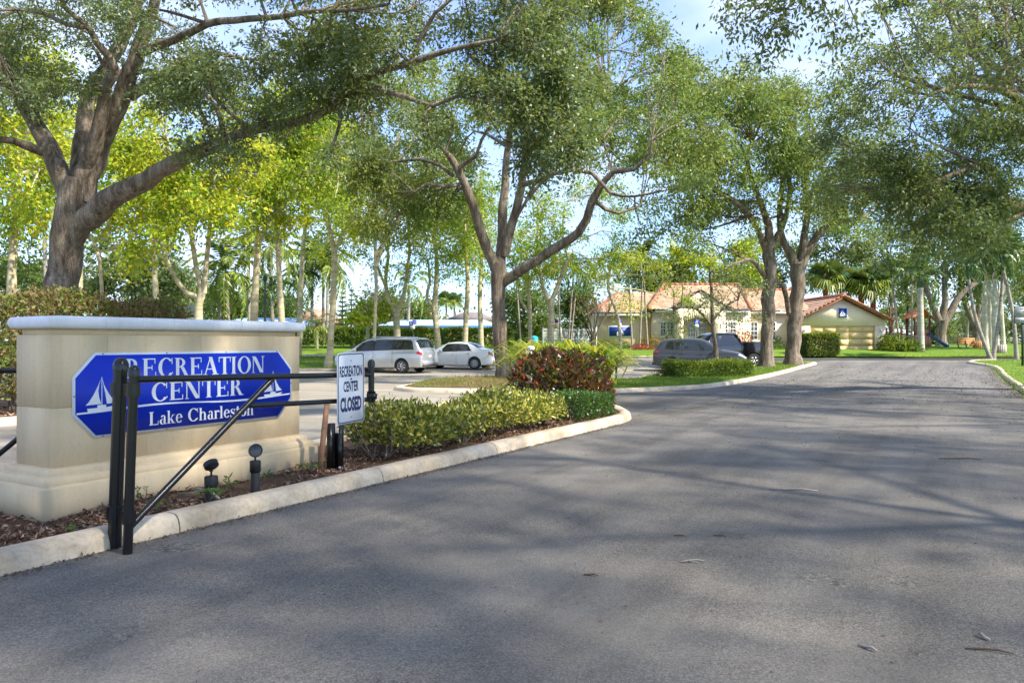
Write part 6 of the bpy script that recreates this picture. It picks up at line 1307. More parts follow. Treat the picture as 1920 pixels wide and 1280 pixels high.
# hall hip roof
ez2 = bz(582); rz2 = bz(529); hx0, hx1 = bx(1262), bx(1410); 
m = tiles((mx0 - ov, BY - 1.2, ez2), (mx1 - .1, BY - 1.2, ez2), (hx0, BY + 3.6, rz2), (hx1, BY + 3.6, rz2)); m.build('tile_roof', 'tile_red', rc, smooth=True, kind='stuff')
m = tiles((mx0 - ov, BY + 9.4, ez2), (mx0 - ov, BY - 1.2, ez2), (hx0, BY + 4.4, rz2), (hx0, BY + 3.6, rz2)); m.build('tile_roof', 'tile_red', rc, smooth=True, kind='stuff')
m = tiles((mx1 - .1, BY - 1.2, ez2), (mx1 - .1, BY + 9.4, ez2), (hx1, BY + 3.6, rz2), (hx1, BY + 4.4, rz2)); m.build('tile_roof', 'tile_red', rc, smooth=True, kind='stuff')
ridge((hx0, BY + 3.6, rz2 + .08), (hx1, BY + 3.6, rz2 + .08), .14).build('ridge', 'tile_ridge', rc, kind='stuff')
ridge((hx1, BY + 3.6, rz2 + .08), (mx1 - .1, BY - 1.2, ez2 + .12), .14).build('ridge', 'tile_ridge', rc, kind='stuff')
ridge((hx0, BY + 3.6, rz2 + .08), (mx0 - ov, BY - 1.2, ez2 + .12), .14).build('ridge', 'tile_ridge', rc, kind='stuff')
# right wing roof
ez3 = bz(584); rz3 = bz(540)
m = tiles((mx1 - .6, BY - ov, ez3), (rx1 + ov, BY - ov, ez3), (mx1 - .6, BY + 3.4, rz3), (rx1 + ov, BY + 3.4, rz3)); m.build('tile_roof', 'tile_red', rc, smooth=True, kind='stuff')
m = tiles((rx1 + ov, BY + 7.4, ez3), (mx1 - .6, BY + 7.4, ez3), (rx1 + ov, BY + 3.4, rz3), (mx1 - .6, BY + 3.4, rz3)); m.build('tile_roof', 'tile_red', rc, smooth=True, kind='stuff')
ridge((mx1 - .2, BY + 3.4, rz3 + .08), (rx1 + ov, BY + 3.4, rz3 + .08), .14).build('ridge', 'tile_ridge', rc, kind='stuff')
for (a, b, y, z) in ((lx0 - ov, lx1 - .05, BY - ov + .06, ez - .1), (mx0 + .1, mx1 - .2, BY - 1.1, ez2 - .1), (mx1, rx1 + ov, BY - ov + .06, ez3 - .1)):
    m = MB(); m.box(((a + b) / 2, y, z), (b - a, .06, .2)); m.build('fascia', 'white_paint', rc)
# entrance porch with gable and segmental arch
px0, px1, pf = bx(1259), bx(1347), BY - 2.0
ax0, ax1, asp, atp = bx(1271), bx(1325), bz(604), bz(597)
m = MB(); fp = frame((0, pf, 0), (1, 0, 0), n=(0, -1, 0)); n_ = 14
arcp = [(ax0 + (ax1 - ax0) * k / n_, asp + (atp - asp) * math.sin(math.pi * k / n_) + .0) for k in range(n_ + 1)]
gtop = bz(578); apex = bz(549); apx = (px0 + px1) / 2
topp = [(ax0 + (ax1 - ax0) * k / n_, gtop) for k in range(n_ + 1)]
for d0, d1 in ((0, -.35),):
    m.prism([(px0, g0), (ax0, g0), (ax0, gtop), (px0, gtop)], fp, d0, d1); m.prism([(ax1, g0), (px1, g0), (px1, gtop), (ax1, gtop)], fp, d0, d1)
    for k in range(n_): m.prism([arcp[k], arcp[k + 1], topp[k + 1], topp[k]], fp, d0 + .0, d1)
m.prism([(px0 - .25, gtop + .003), (px1 + .25, gtop + .003), (apx, apex)], fp, .05, -.35)
m.build('porch_front', 'pale_cream', rc)
m = MB(); wallbox(m, px0, px0 + .3, pf + .36, BY - .81, g0, gtop); wallbox(m, px1 - .3, px1, pf + .36, BY - .81, g0, gtop); m.build('porch_side', 'pale_cream', rc)
for sgn, (a, b) in enumerate((((px0 - .45, pf - .2, gtop - .12), (apx, pf - .2, apex + .12)), ((px1 + .45, pf - .2, gtop - .12), (apx, pf - .2, apex + .12)))):
    a2 = (a[0], BY + 1.5, a[2]); b2 = (b[0], BY + 1.5, b[2])
    m = tiles(a2, a, b2, b) if sgn == 0 else tiles(a, a2, b, b2); m.build('tile_roof', 'tile_red', rc, smooth=True, kind='stuff')
window(rc, bx(1285), bx(1299.5), bz(649), bz(606), BY - .81, 3, 5, False); window(rc, bx(1305), bx(1319), bz(649), bz(606), BY - .81, 3, 5, False)
for a, b, z0, z1, y, nx, nz_ in ((1234, 1244.5, 629.5, 604, BY - .81, 2, 4), (1246.5, 1258, 629.5, 604, BY - .81, 2, 4), (1350, 1359, 629.5, 604, BY - .81, 2, 4), (1363, 1374, 629.5, 604, BY - .81, 2, 4), (1407, 1420, 637, 604, BY, 2, 4), (1444, 1454, 637, 604, BY, 2, 4), (1483, 1494, 637, 604, BY, 2, 4)):
    window(rc, bx(a), bx(b), bz(z0), bz(z1), y, nx, nz_)
for z in (618, 629, 640): 
    m = MB(); m.box((bx(1226.5), BY - .805, bz(z)), (bx(1232) - bx(1222), .012, .03)); m.build('groove', 'cream_stucco', rc)
# blue boat panel
bp = thing('boat_sign', 'blue rectangular panel with white sailboat on the left wing of the cream building', 'sign', (bx(1163), BY, bz(632)))
fb = frame((0, BY, 0), (1, 0, 0), n=(0, -1, 0))
m = MB(); m.prism([(bx(1140), bz(632)), (bx(1186), bz(632)), (bx(1186), bz(611)), (bx(1140), bz(611))], fb, .002, .06); m.build('frame', 'white_paint', bp)
m = MB(); m.prism([(bx(1142), bz(630)), (bx(1184), bz(630)), (bx(1184), bz(612.5)), (bx(1142), bz(612.5))], fb, .05, .07); m.build('blue_panel', 'emblem_blue', bp)
sailboat(fb, bx(1163), bz(628), .66, .074, 'white_paint', bp)

# garage
GY = 60.0; s2 = GY / F; gx = lambda px: (px - CX) * s2; gz_ = lambda py: EYE - (py - CY) * s2
ga = thing('garage_building', 'pale cream garage building with red-edged gable and wide yellow door', 'building', (gx(1580), GY + 4, .73))
fg = frame((0, GY, 0), (1, 0, 0), n=(0, -1, 0)); a0, a1, ap = gx(1503), gx(1660), gx(1578)
dx0, dx1, dt = gx(1519), gx(1641), gz_(611); eL = gz_(597); eR = gz_(600)
m = MB(); m.prism([(a0, .4), (dx0, .4), (dx0, dt), (a0, dt)], fg, 0, -.25); m.prism([(dx1, .4), (a1, .4), (a1, dt), (dx1, dt)], fg, 0, -.25)
m.prism([(a0, dt + .002), (a1, dt + .002), (a1, eR), (ap, gz_(560)), (a0, eL)], fg, 0, -.25); m.build('front_wall', 'garage_cream', ga)
m = MB(); wallbox(m, a0, a0 + .25, GY + .26, GY + 8, .4, eL); wallbox(m, a1 - .25, a1, GY + .26, GY + 8, .4, eR); wallbox(m, a0 + .26, a1 - .26, GY + 7.7, GY + 8, .4, eR); m.build('side_wall', 'garage_cream', ga)
nr, nc = 4, 5; gd = thing('garage_door', None, None, ((dx0 + dx1) / 2, GY + .12, .7)); gd.location = Vector(gd.location) - Vector(ga.location); gd.parent = ga
z0g = .70
for i in range(nr):
    for j in range(nc):
        wq = (dx1 - dx0) / nc; hq = (dt - z0g) / nr; m = MB(); cx_, cz_ = dx0 + (j + .5) * wq, z0g + (i + .5) * hq
        m.box((cx_, GY + .13, cz_), (wq - .006, .04, hq - .008)); m.box((cx_, GY + .109, cz_), (wq - .18, .004, hq - .16))
        o = m.build('door_panel', 'garage_door', gd)
for sgn, (a, ze) in enumerate(((a0 - .5, eL - .12), (a1 + .5, eR - .12))):
    f_, b_ = GY - .45, GY + 8.3; o_ = (a, f_, ze); r_ = (ap, f_, gz_(556)); ob = (a, b_, ze); rb = (ap, b_, gz_(556))
    m = tiles(ob, o_, rb, r_) if sgn == 0 else tiles(o_, ob, r_, rb); m.build('tile_roof', 'tile_red', ga, smooth=True, kind='stuff')
    m = MB(); m.bar((a, f_ + .08, ze - .08), (ap, f_ + .08, gz_(556) - .08), .05, .16, up=(0, 1, 0)); m.build('barge_board', 'tile_ridge', ga)
    ridge((a, f_, ze + .06), (ap, f_, gz_(556) + .1), .075, .35).build('verge_tiles', 'tile_ridge', ga, kind='stuff')
ridge((ap, GY - .5, gz_(556) + .1), (ap, GY + 8.3, gz_(556) + .1), .15).build('ridge', 'tile_ridge', ga, kind='stuff')
ge = thing('boat_emblem', 'small square blue emblem with white sailboat high on the garage gable', 'sign', (gx(1579), GY, gz_(597)))
m = MB(); m.prism([(gx(1570), gz_(597)), (gx(1589), gz_(597)), (gx(1589), gz_(576)), (gx(1570), gz_(576))], fg, .002, .05); m.build('frame', 'white_paint', ge)
m = MB(); m.prism([(gx(1571.7), gz_(595)), (gx(1587.3), gz_(595)), (gx(1587.3), gz_(578)), (gx(1571.7), gz_(578))], fg, .04, .06); m.build('blue_panel', 'emblem_blue', ge)
sailboat(fg, gx(1579.3), gz_(592.5), .5, .065, 'white_paint', ge)
for px, lab in ((1507, 'small wall lamp left of the garage door'), (1651, 'small wall lamp right of the garage door')):
    t = thing('wall_lamp', lab, 'wall lamp', (gx(px), GY - .1, gz_(621))); m = MB(); m.lathe([(.04, 0), (.07, .03), (.08, .2), (.03, .26)], (gx(px), GY - .1, gz_(623)), 8); m.build('lantern', 'chrome', t); m = MB(); m.box((gx(px), GY - .04, gz_(619)), (.05, .1, .05)); m.build('bracket', 'white_paint', t)
for z in (629, 637, 645):
    m = MB(); m.box((gx(1651), GY - .003, gz_(z)), (.55, .01, .025)); m.build('groove', 'cream_stucco', ga)
# timber trellis beside the garage
tl = thing('trellis_frame', 'dark brown timber posts with low rail behind the right end of the garage', 'trellis', gp(1672, 64))
for px in (1661, 1669, 1690): m = MB(); b = np.array(gp(px, 64)); m.box(b + (0, 0, 1.8 if px == 1669 else .9), (.14, .14, 3.6 if px == 1669 else 1.8)); m.build('post', 'play_brown', tl)
m = MB(); m.bar(np.array(gp(1660, 64.1)) + (0, 0, 1.25), np.array(gp(1700, 64.1)) + (0, 0, 1.25), .1, .1); m.build('rail', 'play_brown', tl)

# houses, canopies far off
def house(label, px0, px1, Y, eave, ridge_, base, roof, wall, seed, hip=.25):
    x0, x1 = (px0 - CX) * Y / F, (px1 - CX) * Y / F; z = lambda py: EYE - (py - CY) * Y / F; t = thing('house', label, 'house', ((x0 + x1) / 2, Y, gz(Y))); D = max(6, (x1 - x0) * .6); h = (x1 - x0) * hip
    m = MB(); wallbox(m, x0, x1, Y, Y + D, gz(Y) - .1, z(eave)); m.build('wall', wall, t)
    m = MB(); a = [(x0 - .5, Y - .5, z(eave)), (x1 + .5, Y - .5, z(eave)), (x1 + .5, Y + D + .5, z(eave)), (x0 - .5, Y + D + .5, z(eave))]; r = [(x0 + h, Y + D / 2, z(ridge_)), (x1 - h, Y + D / 2, z(ridge_))]
    m.add(a + r, [[0, 1, 5, 4], [1, 2, 5], [2, 3, 4, 5], [3, 0, 4], [3, 2, 1, 0]]); m.build('roof', roof, t)
    n = max(1, int((x1 - x0) / 4))
    for k in range(n): window(t, x0 + (k + .35) * (x1 - x0) / n, x0 + (k + .65) * (x1 - x0) / n, gz(Y) + .9, gz(Y) + 2.0, Y - .01, 2, 2, False)
house('house with pink tiled roof and cream wall beyond the long hedge', 562, 614, 100, 604, 578, 620, 'tile_pink', 'garage_cream', 1, .05)
house('house with orange tiled roof peeping over the blue canopy', 762, 815, 105, 603, 581, 620, 'tile_pink', 'cream_stucco', 2, .1)
house('house with grey roof on the skyline left of the middle oak', 840, 925, 110, 600, 584, 615, 'roof_grey', 'garage_cream', 3, .3)
house('white house with grey upper storey, far off between the garage and the playground', 1684, 1720, 95, 626, 616, 645, 'white_paint', 'sheet_white', 4, .2)
house('small white house with pitched roof on the far side of the park', 1788, 1822, 150, 636, 629, 645, 'white_paint', 'sheet_white', 5, .4)
house('tiny white house peeping through behind the silver fan palm', 320, 335, 100, 593, 588, 610, 'white_paint', 'sheet_white', 6, .2)
def canopy(label, px0, px1, Y, top, low_, val, m1, m2):
    x0, x1 = (px0 - CX) * Y / F, (px1 - CX) * Y / F; z = lambda py: EYE - (py - CY) * Y / F; t = thing('shade_canopy', label, 'canopy', ((x0 + x1) / 2, Y, gz(Y))); D = 5.0; h = 1.4
    m = MB(); a = [(x0, Y, z(low_)), (x1, Y, z(low_)), (x1, Y + D, z(low_)), (x0, Y + D, z(low_))]; r = [(x0 + h, Y + D / 2, z(top)), (x1 - h, Y + D / 2, z(top))]; m.add(a + r, [[0, 1, 5, 4], [1, 2, 5], [2, 3, 4, 5], [3, 0, 4]]); m.build('fabric_top', m1, t)
    m = MB(); b = [(p[0], p[1], z(val)) for p in a]; m.add(a + b, [[i, (i + 1) % 4, 4 + (i + 1) % 4, 4 + i] for i in range(4)]); m.build('valance', m2, t)
    for k in range(int((x1 - x0) / 3) + 1):
        m = MB(); xx = x0 + .2 + k * 3; m.tube([(xx, Y + .2, gz(Y)), (xx, Y + .2, z(low_) - .02)], .05, 6); m.build('post', 'white_paint', t)
canopy('long pale blue fabric canopy with deep blue edge, beyond the hedge and white sedan', 708, 936, 68, 598, 610, 614.5, 'awning_white', 'awning_blue')
canopy('long white fabric canopy just above the white coping of the sign wall', 412, 566, 70, 594, 604, 608, 'awning_white', 'awning_white')

# ------------------------------------------------------------------ white pool fence, flag, lamp posts, parking signs
pfn = thing('pool_fence', 'white metal picket fence between the strap-leaved plants and the cream building', 'fence', gp(1075, 59, .09)); x0, x1 = (1018 - CX) * 59 / F, (1118 - CX) * 59 / F; zb = gz(59) + .1; H = 1.85
for z in (.2, 1.0, 1.7): m = MB(); m.box(((x0 + x1) / 2, 59, zb + z), (x1 - x0, .03, .045)); m.build('rail', 'white_paint', pfn)
n = 42
for k in range(n + 1):
    x = x0 + (x1 - x0) * k / n; m = MB()
    if k % 14 == 0: m.box((x, 59, zb + H / 2 + .05), (.09, .09, H + .1)); m.build('post', 'white_paint', pfn)
    else: m.box((x, 59.03, zb + H / 2), (.03, .025, H)); m.build('picket', 'white_paint', pfn)
fl = thing('flag', 'small stars and stripes flag hanging at the white pool fence', 'flag', pt(1041, 606, 56)); f0 = np.array(pt(1035, 609, 56)); sc = 56 / F
for k in range(7):
    m = MB(); m.add([f0 + np.array([0, 0, k * .057]), f0 + np.array([.44, -.01, k * .057 - .01]), f0 + np.array([.44, -.01, k * .057 + .047]), f0 + np.array([0, 0, k * .057 + .057])], [[0, 1, 2, 3]]); m.build('stripe', 'red_flag' if k % 2 == 0 else 'white_paint', fl)
m = MB(); m.box(f0 + np.array([.33, -.012, .29]), (.24, .006, .22)); m.build('canton', 'navy_print', fl)
m = MB(); m.tube([f0 + np.array([.46, 0, -1.5]), f0 + np.array([.46, 0, .55])], .02, 6); m.build('pole', 'white_paint', fl)
def lamp_post(label, px, Y, top, arm=False):
    b = np.array(gp(px, Y, .05)); H = pt(px, top, Y)[2] - b[2]; t = thing('lamp_post', label, 'lamp post', tuple(b), group='dark lamp posts'); m = MB(); m.tube([b, b + (0, 0, H * .3), b + (0, 0, H)], [.09, .065, .055], 10); m.build('pole', 'lamp_dark', t, smooth=True)
    m = MB(); m.lathe([(.13, 0), (.13, .35), (.08, .5)], b, 10); m.build('base', 'lamp_dark', t); m = MB(); m.lathe([(.05, 0), (.11, .08), (.12, .26), (.14, .28), (.03, .38), (.01, .45)], b + np.array([0, 0, H]), 10); m.build('lantern', 'lamp_dark', t, smooth=True, sharp=40)
lamp_post('black lamp post between the two straight yellow-green trunks above the white coping', 497, 42, 528); lamp_post('dark green lamp post between the garage and the thick white palm trunk', 1702, 66, 580)
def access_sign(label, px, Y, base_dz, top, sheets):
    b = np.array(gp(px, Y, base_dz)); H = pt(px, top, Y)[2] - b[2]; t = thing('parking_sign', label, 'sign', tuple(b), group='blue wheelchair parking signs'); m = MB(); m.box(b + (0, 0, H / 2), (.06, .04, H)); m.build('post', 'lamp_dark', t)
    for dx, dz, w, h, mt in sheets:
        c = b + np.array([dx, -.03 - .008 * abs(dz), H - h / 2 - dz]); m = MB(); m.box(c, (w, .012, h)); o = m.build('sheet', mt, t)
        if mt == 'sign_blue':
            fr_ = frame(c + np.array([0, -.0065, 0]), (1, 0, 0), n=(0, -1, 0)); m = MB(); m.strip([(-.03, .10), (.0, .10)], [(-.03, .16), (.0, .16)], fr_, .001); m.strip([(-.04, -.02), (-.01, -.02), (.09, -.06)], [(-.04, .09), (-.0, .03), (.12, -.02)], fr_, .0012)
            A = [(.0 + .10 * math.cos(a), -.06 + .10 * math.sin(a)) for a in np.linspace(2.2, 6.0, 9)]; B = [(.0 + .07 * math.cos(a), -.06 + .07 * math.sin(a)) for a in np.linspace(2.2, 6.0, 9)]; m.strip(A, B, fr_, .0014); m.build('wheelchair_symbol', 'white_paint', o)
access_sign('blue wheelchair parking sign on a post in front of the blue boat panel', 1161, 56, .09, 598, [(0, 0, .3, .3, 'sign_blue'), (0, .31, .3, .22, 'white_paint')])
access_sign('pair of blue wheelchair signs on one post between the minivan and the hedge', 774, 52, .3, 600, [(-.13, .09, .28, .28, 'sign_blue'), (.12, 0, .28, .3, 'sign_blue'), (0, .38, .3, .25, 'white_paint')])
access_sign('round-cornered blue wheelchair sign in front of the arched entrance', 1306, 57, .09, 599, [(0, 0, .36, .36, 'sign_blue'), (0, .37, .3, .2, 'white_paint')])
# cyan pool slide end behind fence
m = MB(); m.lathe([(.34, 0), (.36, .5), (.3, 1.1), (.1, 1.2)], gp(1002, 62), 12); o = m.build('pool_bin', 'cyan_plastic', smooth=True); props(o, 'bright cyan bin standing behind the pool fence, right of the middle oak', 'bin')
# warning sign at the right edge
wsx = gp(1918, 42.0, .09); t = thing('warning_sign', 'grey WARNING notice on a dark post at the edge of the right-hand lawn', 'sign', wsx); b = np.array(wsx); sc = 42 / F; ztop = EYE - (574 - CY) * sc
m = MB(); m.box(b + (0, .03, (ztop - b[2]) / 2 - .1), (.10, .07, ztop - b[2] - .2)); m.build('post', 'lamp_dark', t)
fwn = frame((b[0] - .5, b[1] - .04, 0), (1, 0, 0), n=(0, -1, 0)); zz = lambda py: EYE - (py - CY) * sc
m = MB(); m.prism([(0, zz(606.5)), (1.0, zz(606.5)), (1.0, zz(574.5)), (0, zz(574.5))], fwn, -.02, 0); m.build('edge_frame', 'lamp_dark', t)
m = MB(); m.prism([(.04, zz(594)), (.96, zz(594)), (.96, zz(575.5)), (.04, zz(575.5))], fwn, 0, .006); m.build('upper_sheet', 'sign_grey', t); m = MB(); m.prism([(.04, zz(605.5)), (.96, zz(605.5)), (.96, zz(595)), (.04, zz(595))], fwn, 0, .006); m.build('lower_sheet', 'sign_grey', t)
sans_word('WARNING', .09, .91, zz(580.8), .11, fwn, .008, .02).build('lettering', 'lamp_dark', t, label='word WARNING')
m = MB(); st_ = [(.5 + (.075 if k % 2 == 0 else .03) * math.sin(k * math.pi / 5), zz(584.6) + (.075 if k % 2 == 0 else .03) * math.cos(k * math.pi / 5)) for k in range(10)]; m.prism(st_, fwn, .0065, .008); m.build('star', 'lamp_dark', t)
sans_word('NO TOPO', .09, .91, zz(591), .095, fwn, .008, .02).build('lettering', 'lamp_dark', t); sans_word('IN NEON', .12, .88, zz(602.5), .10, fwn, .008, .02).build('lettering', 'lamp_dark', t)

# ------------------------------------------------------------------ PLAYGROUND, BENCH, BINS
PY = 64.0; sp = PY / F; qx = lambda px: (px - CX) * sp; qz = lambda py: EYE - (py - CY) * sp; gb = gz(PY) + .05
pg = thing('play_tower', 'brown playground tower with small orange pitched roof and blue slide', 'playground', (qx(1732), PY, gb))
for px in (1715, 1743):
    for dy in (0, 1.3): m = MB(); m.box((qx(px), PY + dy, (gb + qz(592)) / 2), (.13, .13, qz(592) - gb)); m.build('post', 'play_brown', pg)
m = MB(); wallbox(m, qx(1712), qx(1746), PY - .1, PY + 1.4, gb + .95, gb + 1.07); m.build('deck', 'play_tan', pg)
for k in range(5): m = MB(); x = qx(1713) + (qx(1745) - qx(1713)) * (k + .5) / 5; m.box((x, PY - .14, gb + .5), ((qx(1745) - qx(1713)) / 5 - .02, .05, .95)); m.build('panel', 'play_tan', pg)
m = MB(); m.box((qx(1729), PY + .02, gb + 1.35), (qx(1743) - qx(1715) - .14, .06, .5)); m.build('guard_panel', 'play_tan', pg)
rr0, rr1, ra = qx(1709), qx(1748), qx(1729)
for sgn, e in ((0, rr0), (1, rr1)):
    for k in range(3):
        f0_, f1_ = k / 3, (k + .96) / 3; p = lambda f, y, d=0: np.array([e + (ra - e) * f, y, qz(597) + (qz(579) - qz(597)) * f + d]); m = MB(); y0, y1 = PY - .35, PY + 1.65
        m.add([p(f0_, y0), p(f1_, y0), p(f1_, y1), p(f0_, y1), p(f0_, y0, .06), p(f1_, y0, .06), p(f1_, y1, .06), p(f0_, y1, .06)], [[3, 2, 1, 0], [4, 5, 6, 7], [0, 1, 5, 4], [1, 2, 6, 5], [2, 3, 7, 6], [3, 0, 4, 7]]); m.build('roof_board', 'play_orange', pg)
m = MB(); a, b = np.array([qx(1745), PY + .4, gb + 1.1]), np.array([qx(1772), PY - .6, gb + .12]); rows = []
for f in np.linspace(0, 1, 9):
    c = a + (b - a) * f; c[2] += .12 * math.sin(f * math.pi * 2) * .4; sd = np.array([.25, .45, 0]); up = np.array([0, 0, .2]); rows.append([c - sd + up, c - sd * .92, c - sd * .5 - up * .3, c + sd * .5 - up * .3, c + sd * .92, c + sd + up])
m.grid(rows); o = m.build('slide', 'slide_blue', pg, smooth=True)
sd = o.modifiers.new('solid', 'SOLIDIFY'); sd.thickness = .05
tl2 = thing('planter_box', 'tan wooden planter box at the foot of the playground tower', 'planter', gp(1712, 61.5)); x = gp(1709, 61.5)
for k in range(4): m = MB(); m.box((x[0] + k * .28, 61.5, gz(61.5) + .35), (.26, .5, .6)); m.build('slat', 'play_tan', tl2)
bn = thing('park_bench', 'orange-brown timber bench standing on the grass beyond the road end', 'bench', gp(1814, 62, .02)); b = np.array(gp(1814, 62, .03)); L = 1.55
for k in range(4): m = MB(); m.box(b + (0, .30, .58 + k * .12), (L, .04, .105)); m.build('back_slat', 'timber_orange', bn)
for k in range(3): m = MB(); m.box(b + (0, -.12 + k * .16, .45), (L, .14, .04)); m.build('seat_slat', 'timber_orange', bn)
for x in (-.65, 0, .65):
    m = MB(); m.box(b + (x, -.02, .22), (.06, .42, .05)); m.box(b + (x, -.15, .11), (.06, .06, .24)); m.box(b + (x, .17, .22), (.06, .06, .44)); m.bar(b + (x, .2, .4), b + (x, .34, 1.05), .05, .05); m.build('leg', 'lamp_dark', bn)
def slat_bin(label, px, Y, w, h, mt, dz=.05):
    b = np.array(gp(px, Y, dz)); t = thing('litter_bin', label, 'bin', tuple(b), group='slatted litter bins'); m = MB(); m.lathe([(w * .44, .03), (w * .44, h - .05), (w * .36, h - .05), (w * .36, .1)], b, 14); m.build('liner', 'lamp_dark', t)
    for k in range(18): a = k * 2 * math.pi / 18; m = MB(); m.box(b + np.array([math.cos(a) * w * .48, math.sin(a) * w * .48, h / 2]), (.03, w * .48 * .29, h), a); m.build('slat', mt, t)
slat_bin('round bin of brown timber slats next to the bench', 1835, 62, .82, .72, 'timber_orange'); slat_bin('round bin of pale grey timber slats among the leaning palms', 1877, 57, .72, .76, 'timber_grey')
patch('fallen_bark', [(31.5, 54.4), (34.5, 54.3), (36.5, 54.6), (35.5, 55.2), (32.5, 55.1)], 'mulch_soil', .11)
# ------------------------------------------------------------------ CARS
def cr1(a, t):
    """Catmull-Rom through rows a at parameter t in [0, len-1]"""
    n = len(a); i = min(int(t), n - 2); f = t - i; p0, p1, p2, p3 = a[max(i - 1, 0)], a[i], a[i + 1], a[min(i + 2, n - 1)]
    return .5 * (2 * p1 + (p2 - p0) * f + (2 * p0 - 5 * p1 + 4 * p2 - p3) * f * f + (3 * p1 - p0 - 3 * p2 + p3) * f ** 3)
class Car:
    """body lofted through stations from tail (x=0) to nose; rows run from the sill over the shoulder to the roof centre"""
    def __init__(s, st):
        S = []
        for x, zb, zs, zt, w, wt, tum in st:      # station: x, bottom, shoulder, top, half width, half width of the top, edge drop
            hh = zs - zb
            S.append([(x, 0, zb), (x, w * .80, zb), (x, w * .965, zb + .06), (x, w * 1.0, zb + hh * .42), (x, w * .995, zb + hh * .78), (x, w * .955, zs), (x, wt + (w * .955 - wt) * .12, zt - tum), (x, wt * .86, zt - tum * .22), (x, wt * .45, zt), (x, 0, zt + .004)])
        s.S = np.array(S, float)
    def P(s, u, v, side=1):
        rows = cr1(s.S, u); p = np.array(rows[0]) * 0; 
        # rows blended linearly near the sharp shoulder, smoothly elsewhere
        p = cr1(rows, v); i = int(min(v, 8)); f = v - i; l = rows[i] * (1 - f) + rows[min(i + 1, 9)] * f
        p = p * .5 + l * .5; return p * np.array([1, side, 1])
    def N(s, u, v, side=1):
        e = .02; a = s.P(min(u + e, len(s.S) - 1), v, side) - s.P(max(u - e, 0), v, side); b = s.P(u, min(v + e, 9), side) - s.P(u, max(v - e, 0), side)
        n = np.cross(b, a) * side; n = n / (np.linalg.norm(n) + 1e-9); return n
    def body(s, name, mat, parent, wheels, wr):
        us = np.linspace(0, len(s.S) - 1, (len(s.S) - 1) * 4 + 1); vs_ = np.concatenate([np.linspace(0, 9, 19)])
        rows = []
        for u in us: rows.append([s.P(u, v) for v in vs_] + [s.P(u, v, -1) for v in vs_[-2:0:-1]])
        m = MB(); m.grid(rows, close_v=True); nn = len(rows[0]); m.f.append(list(reversed(range(nn)))); m.f.append([(len(us) - 1) * nn + j for j in range(nn)])
        V = np.concatenate(m.v); me = bpy.data.meshes.new(name); fast_mesh(me, V, m.f)
        bm = bmesh.new(); bm.from_mesh(me); bmesh.ops.recalc_face_normals(bm, faces=bm.faces[:]); bm.to_mesh(me); bm.free()
        o = link_mesh('tmp', me); cm = MB()
        for x in wheels: cm.lathe([(wr * 1.17, -1.2), (wr * 1.17, 1.2)], (x, 0, wr), 28, axis=(0, 1, 0))
        c = bpy.data.meshes.new('cut'); fast_mesh(c, np.concatenate(cm.v), cm.f); bm = bmesh.new(); bm.from_mesh(c); bmesh.ops.recalc_face_normals(bm, faces=bm.faces[:]); bm.to_mesh(c); bm.free(); co = link_mesh('cut', c)
        b = o.modifiers.new('b', 'BOOLEAN'); b.operation = 'DIFFERENCE'; b.object = co; b.solver = 'EXACT'
        dg = bpy.context.evaluated_depsgraph_get(); dg.update(); r = bpy.data.meshes.new_from_object(o.evaluated_get(dg))
        bpy.data.objects.remove(o); bpy.data.objects.remove(co); r.materials.clear(); r.materials.append(MATS[mat])
        r.polygons.foreach_set('use_smooth', np.ones(len(r.polygons), dtype=bool)); r.set_sharp_from_angle(angle=R(32))
        link_mesh(name, r, parent)
        m = MB(); L = s.S[-1][0][0]; x0 = s.S[0][0][0]; wm = s.S[:, 3, 1].max()
        m.box(((x0 + L) / 2, 0, wr * 1.2), (L - x0 - .9, wm * 1.3, wr * 1.1)); m.build('underbody', 'dark_trim', parent, local=True)
    def panel(s, name, mat, parent, q, side=1, off=.006, nu=8, nv=4, label=None):
        """patch over the skin between four (u, v) corners"""
        q = np.array(q, float); rows = []
        for a in np.linspace(0, 1, nu):
            r = []
            for b in np.linspace(0, 1, nv):
                uv = (q[0] * (1 - a) + q[1] * a) * (1 - b) + (q[3] * (1 - a) + q[2] * a) * b; r.append(s.P(uv[0], uv[1], side) + s.N(uv[0], uv[1], side) * off)
            rows.append(r)
        m = MB(); m.grid(rows); return m.build(name, mat, parent, smooth=True, local=True, label=label)
    def span(s, name, mat, parent, u0, u1, v, off=.006, nu=6):
        """patch right across the car between the two rows v (windscreen, back window, bumper)"""
        rows = []
        vv = np.linspace(v, 9, 8)
        for u in np.linspace(u0, u1, nu): rows.append([s.P(u, w) + s.N(u, w) * off for w in vv] + [s.P(u, w, -1) + s.N(u, w, -1) * off for w in vv[-2::-1]])
        m = MB(); m.grid(rows); return m.build(name, mat, parent, smooth=True, local=True)
    def seam(s, parent, pts, side, mat='dark_trim', w=.007, name='door_seam'):
        P = []
        for (u0, v0), (u1, v1) in zip(pts[:-1], pts[1:]):
            for f in np.linspace(0, 1, 6): u, v = u0 + (u1 - u0) * f, v0 + (v1 - v0) * f; P.append(s.P(u, v, side) + s.N(u, v, side) * .001)
        m = MB(); m.tube(P, w, 4); m.build(name, mat, parent, local=True)
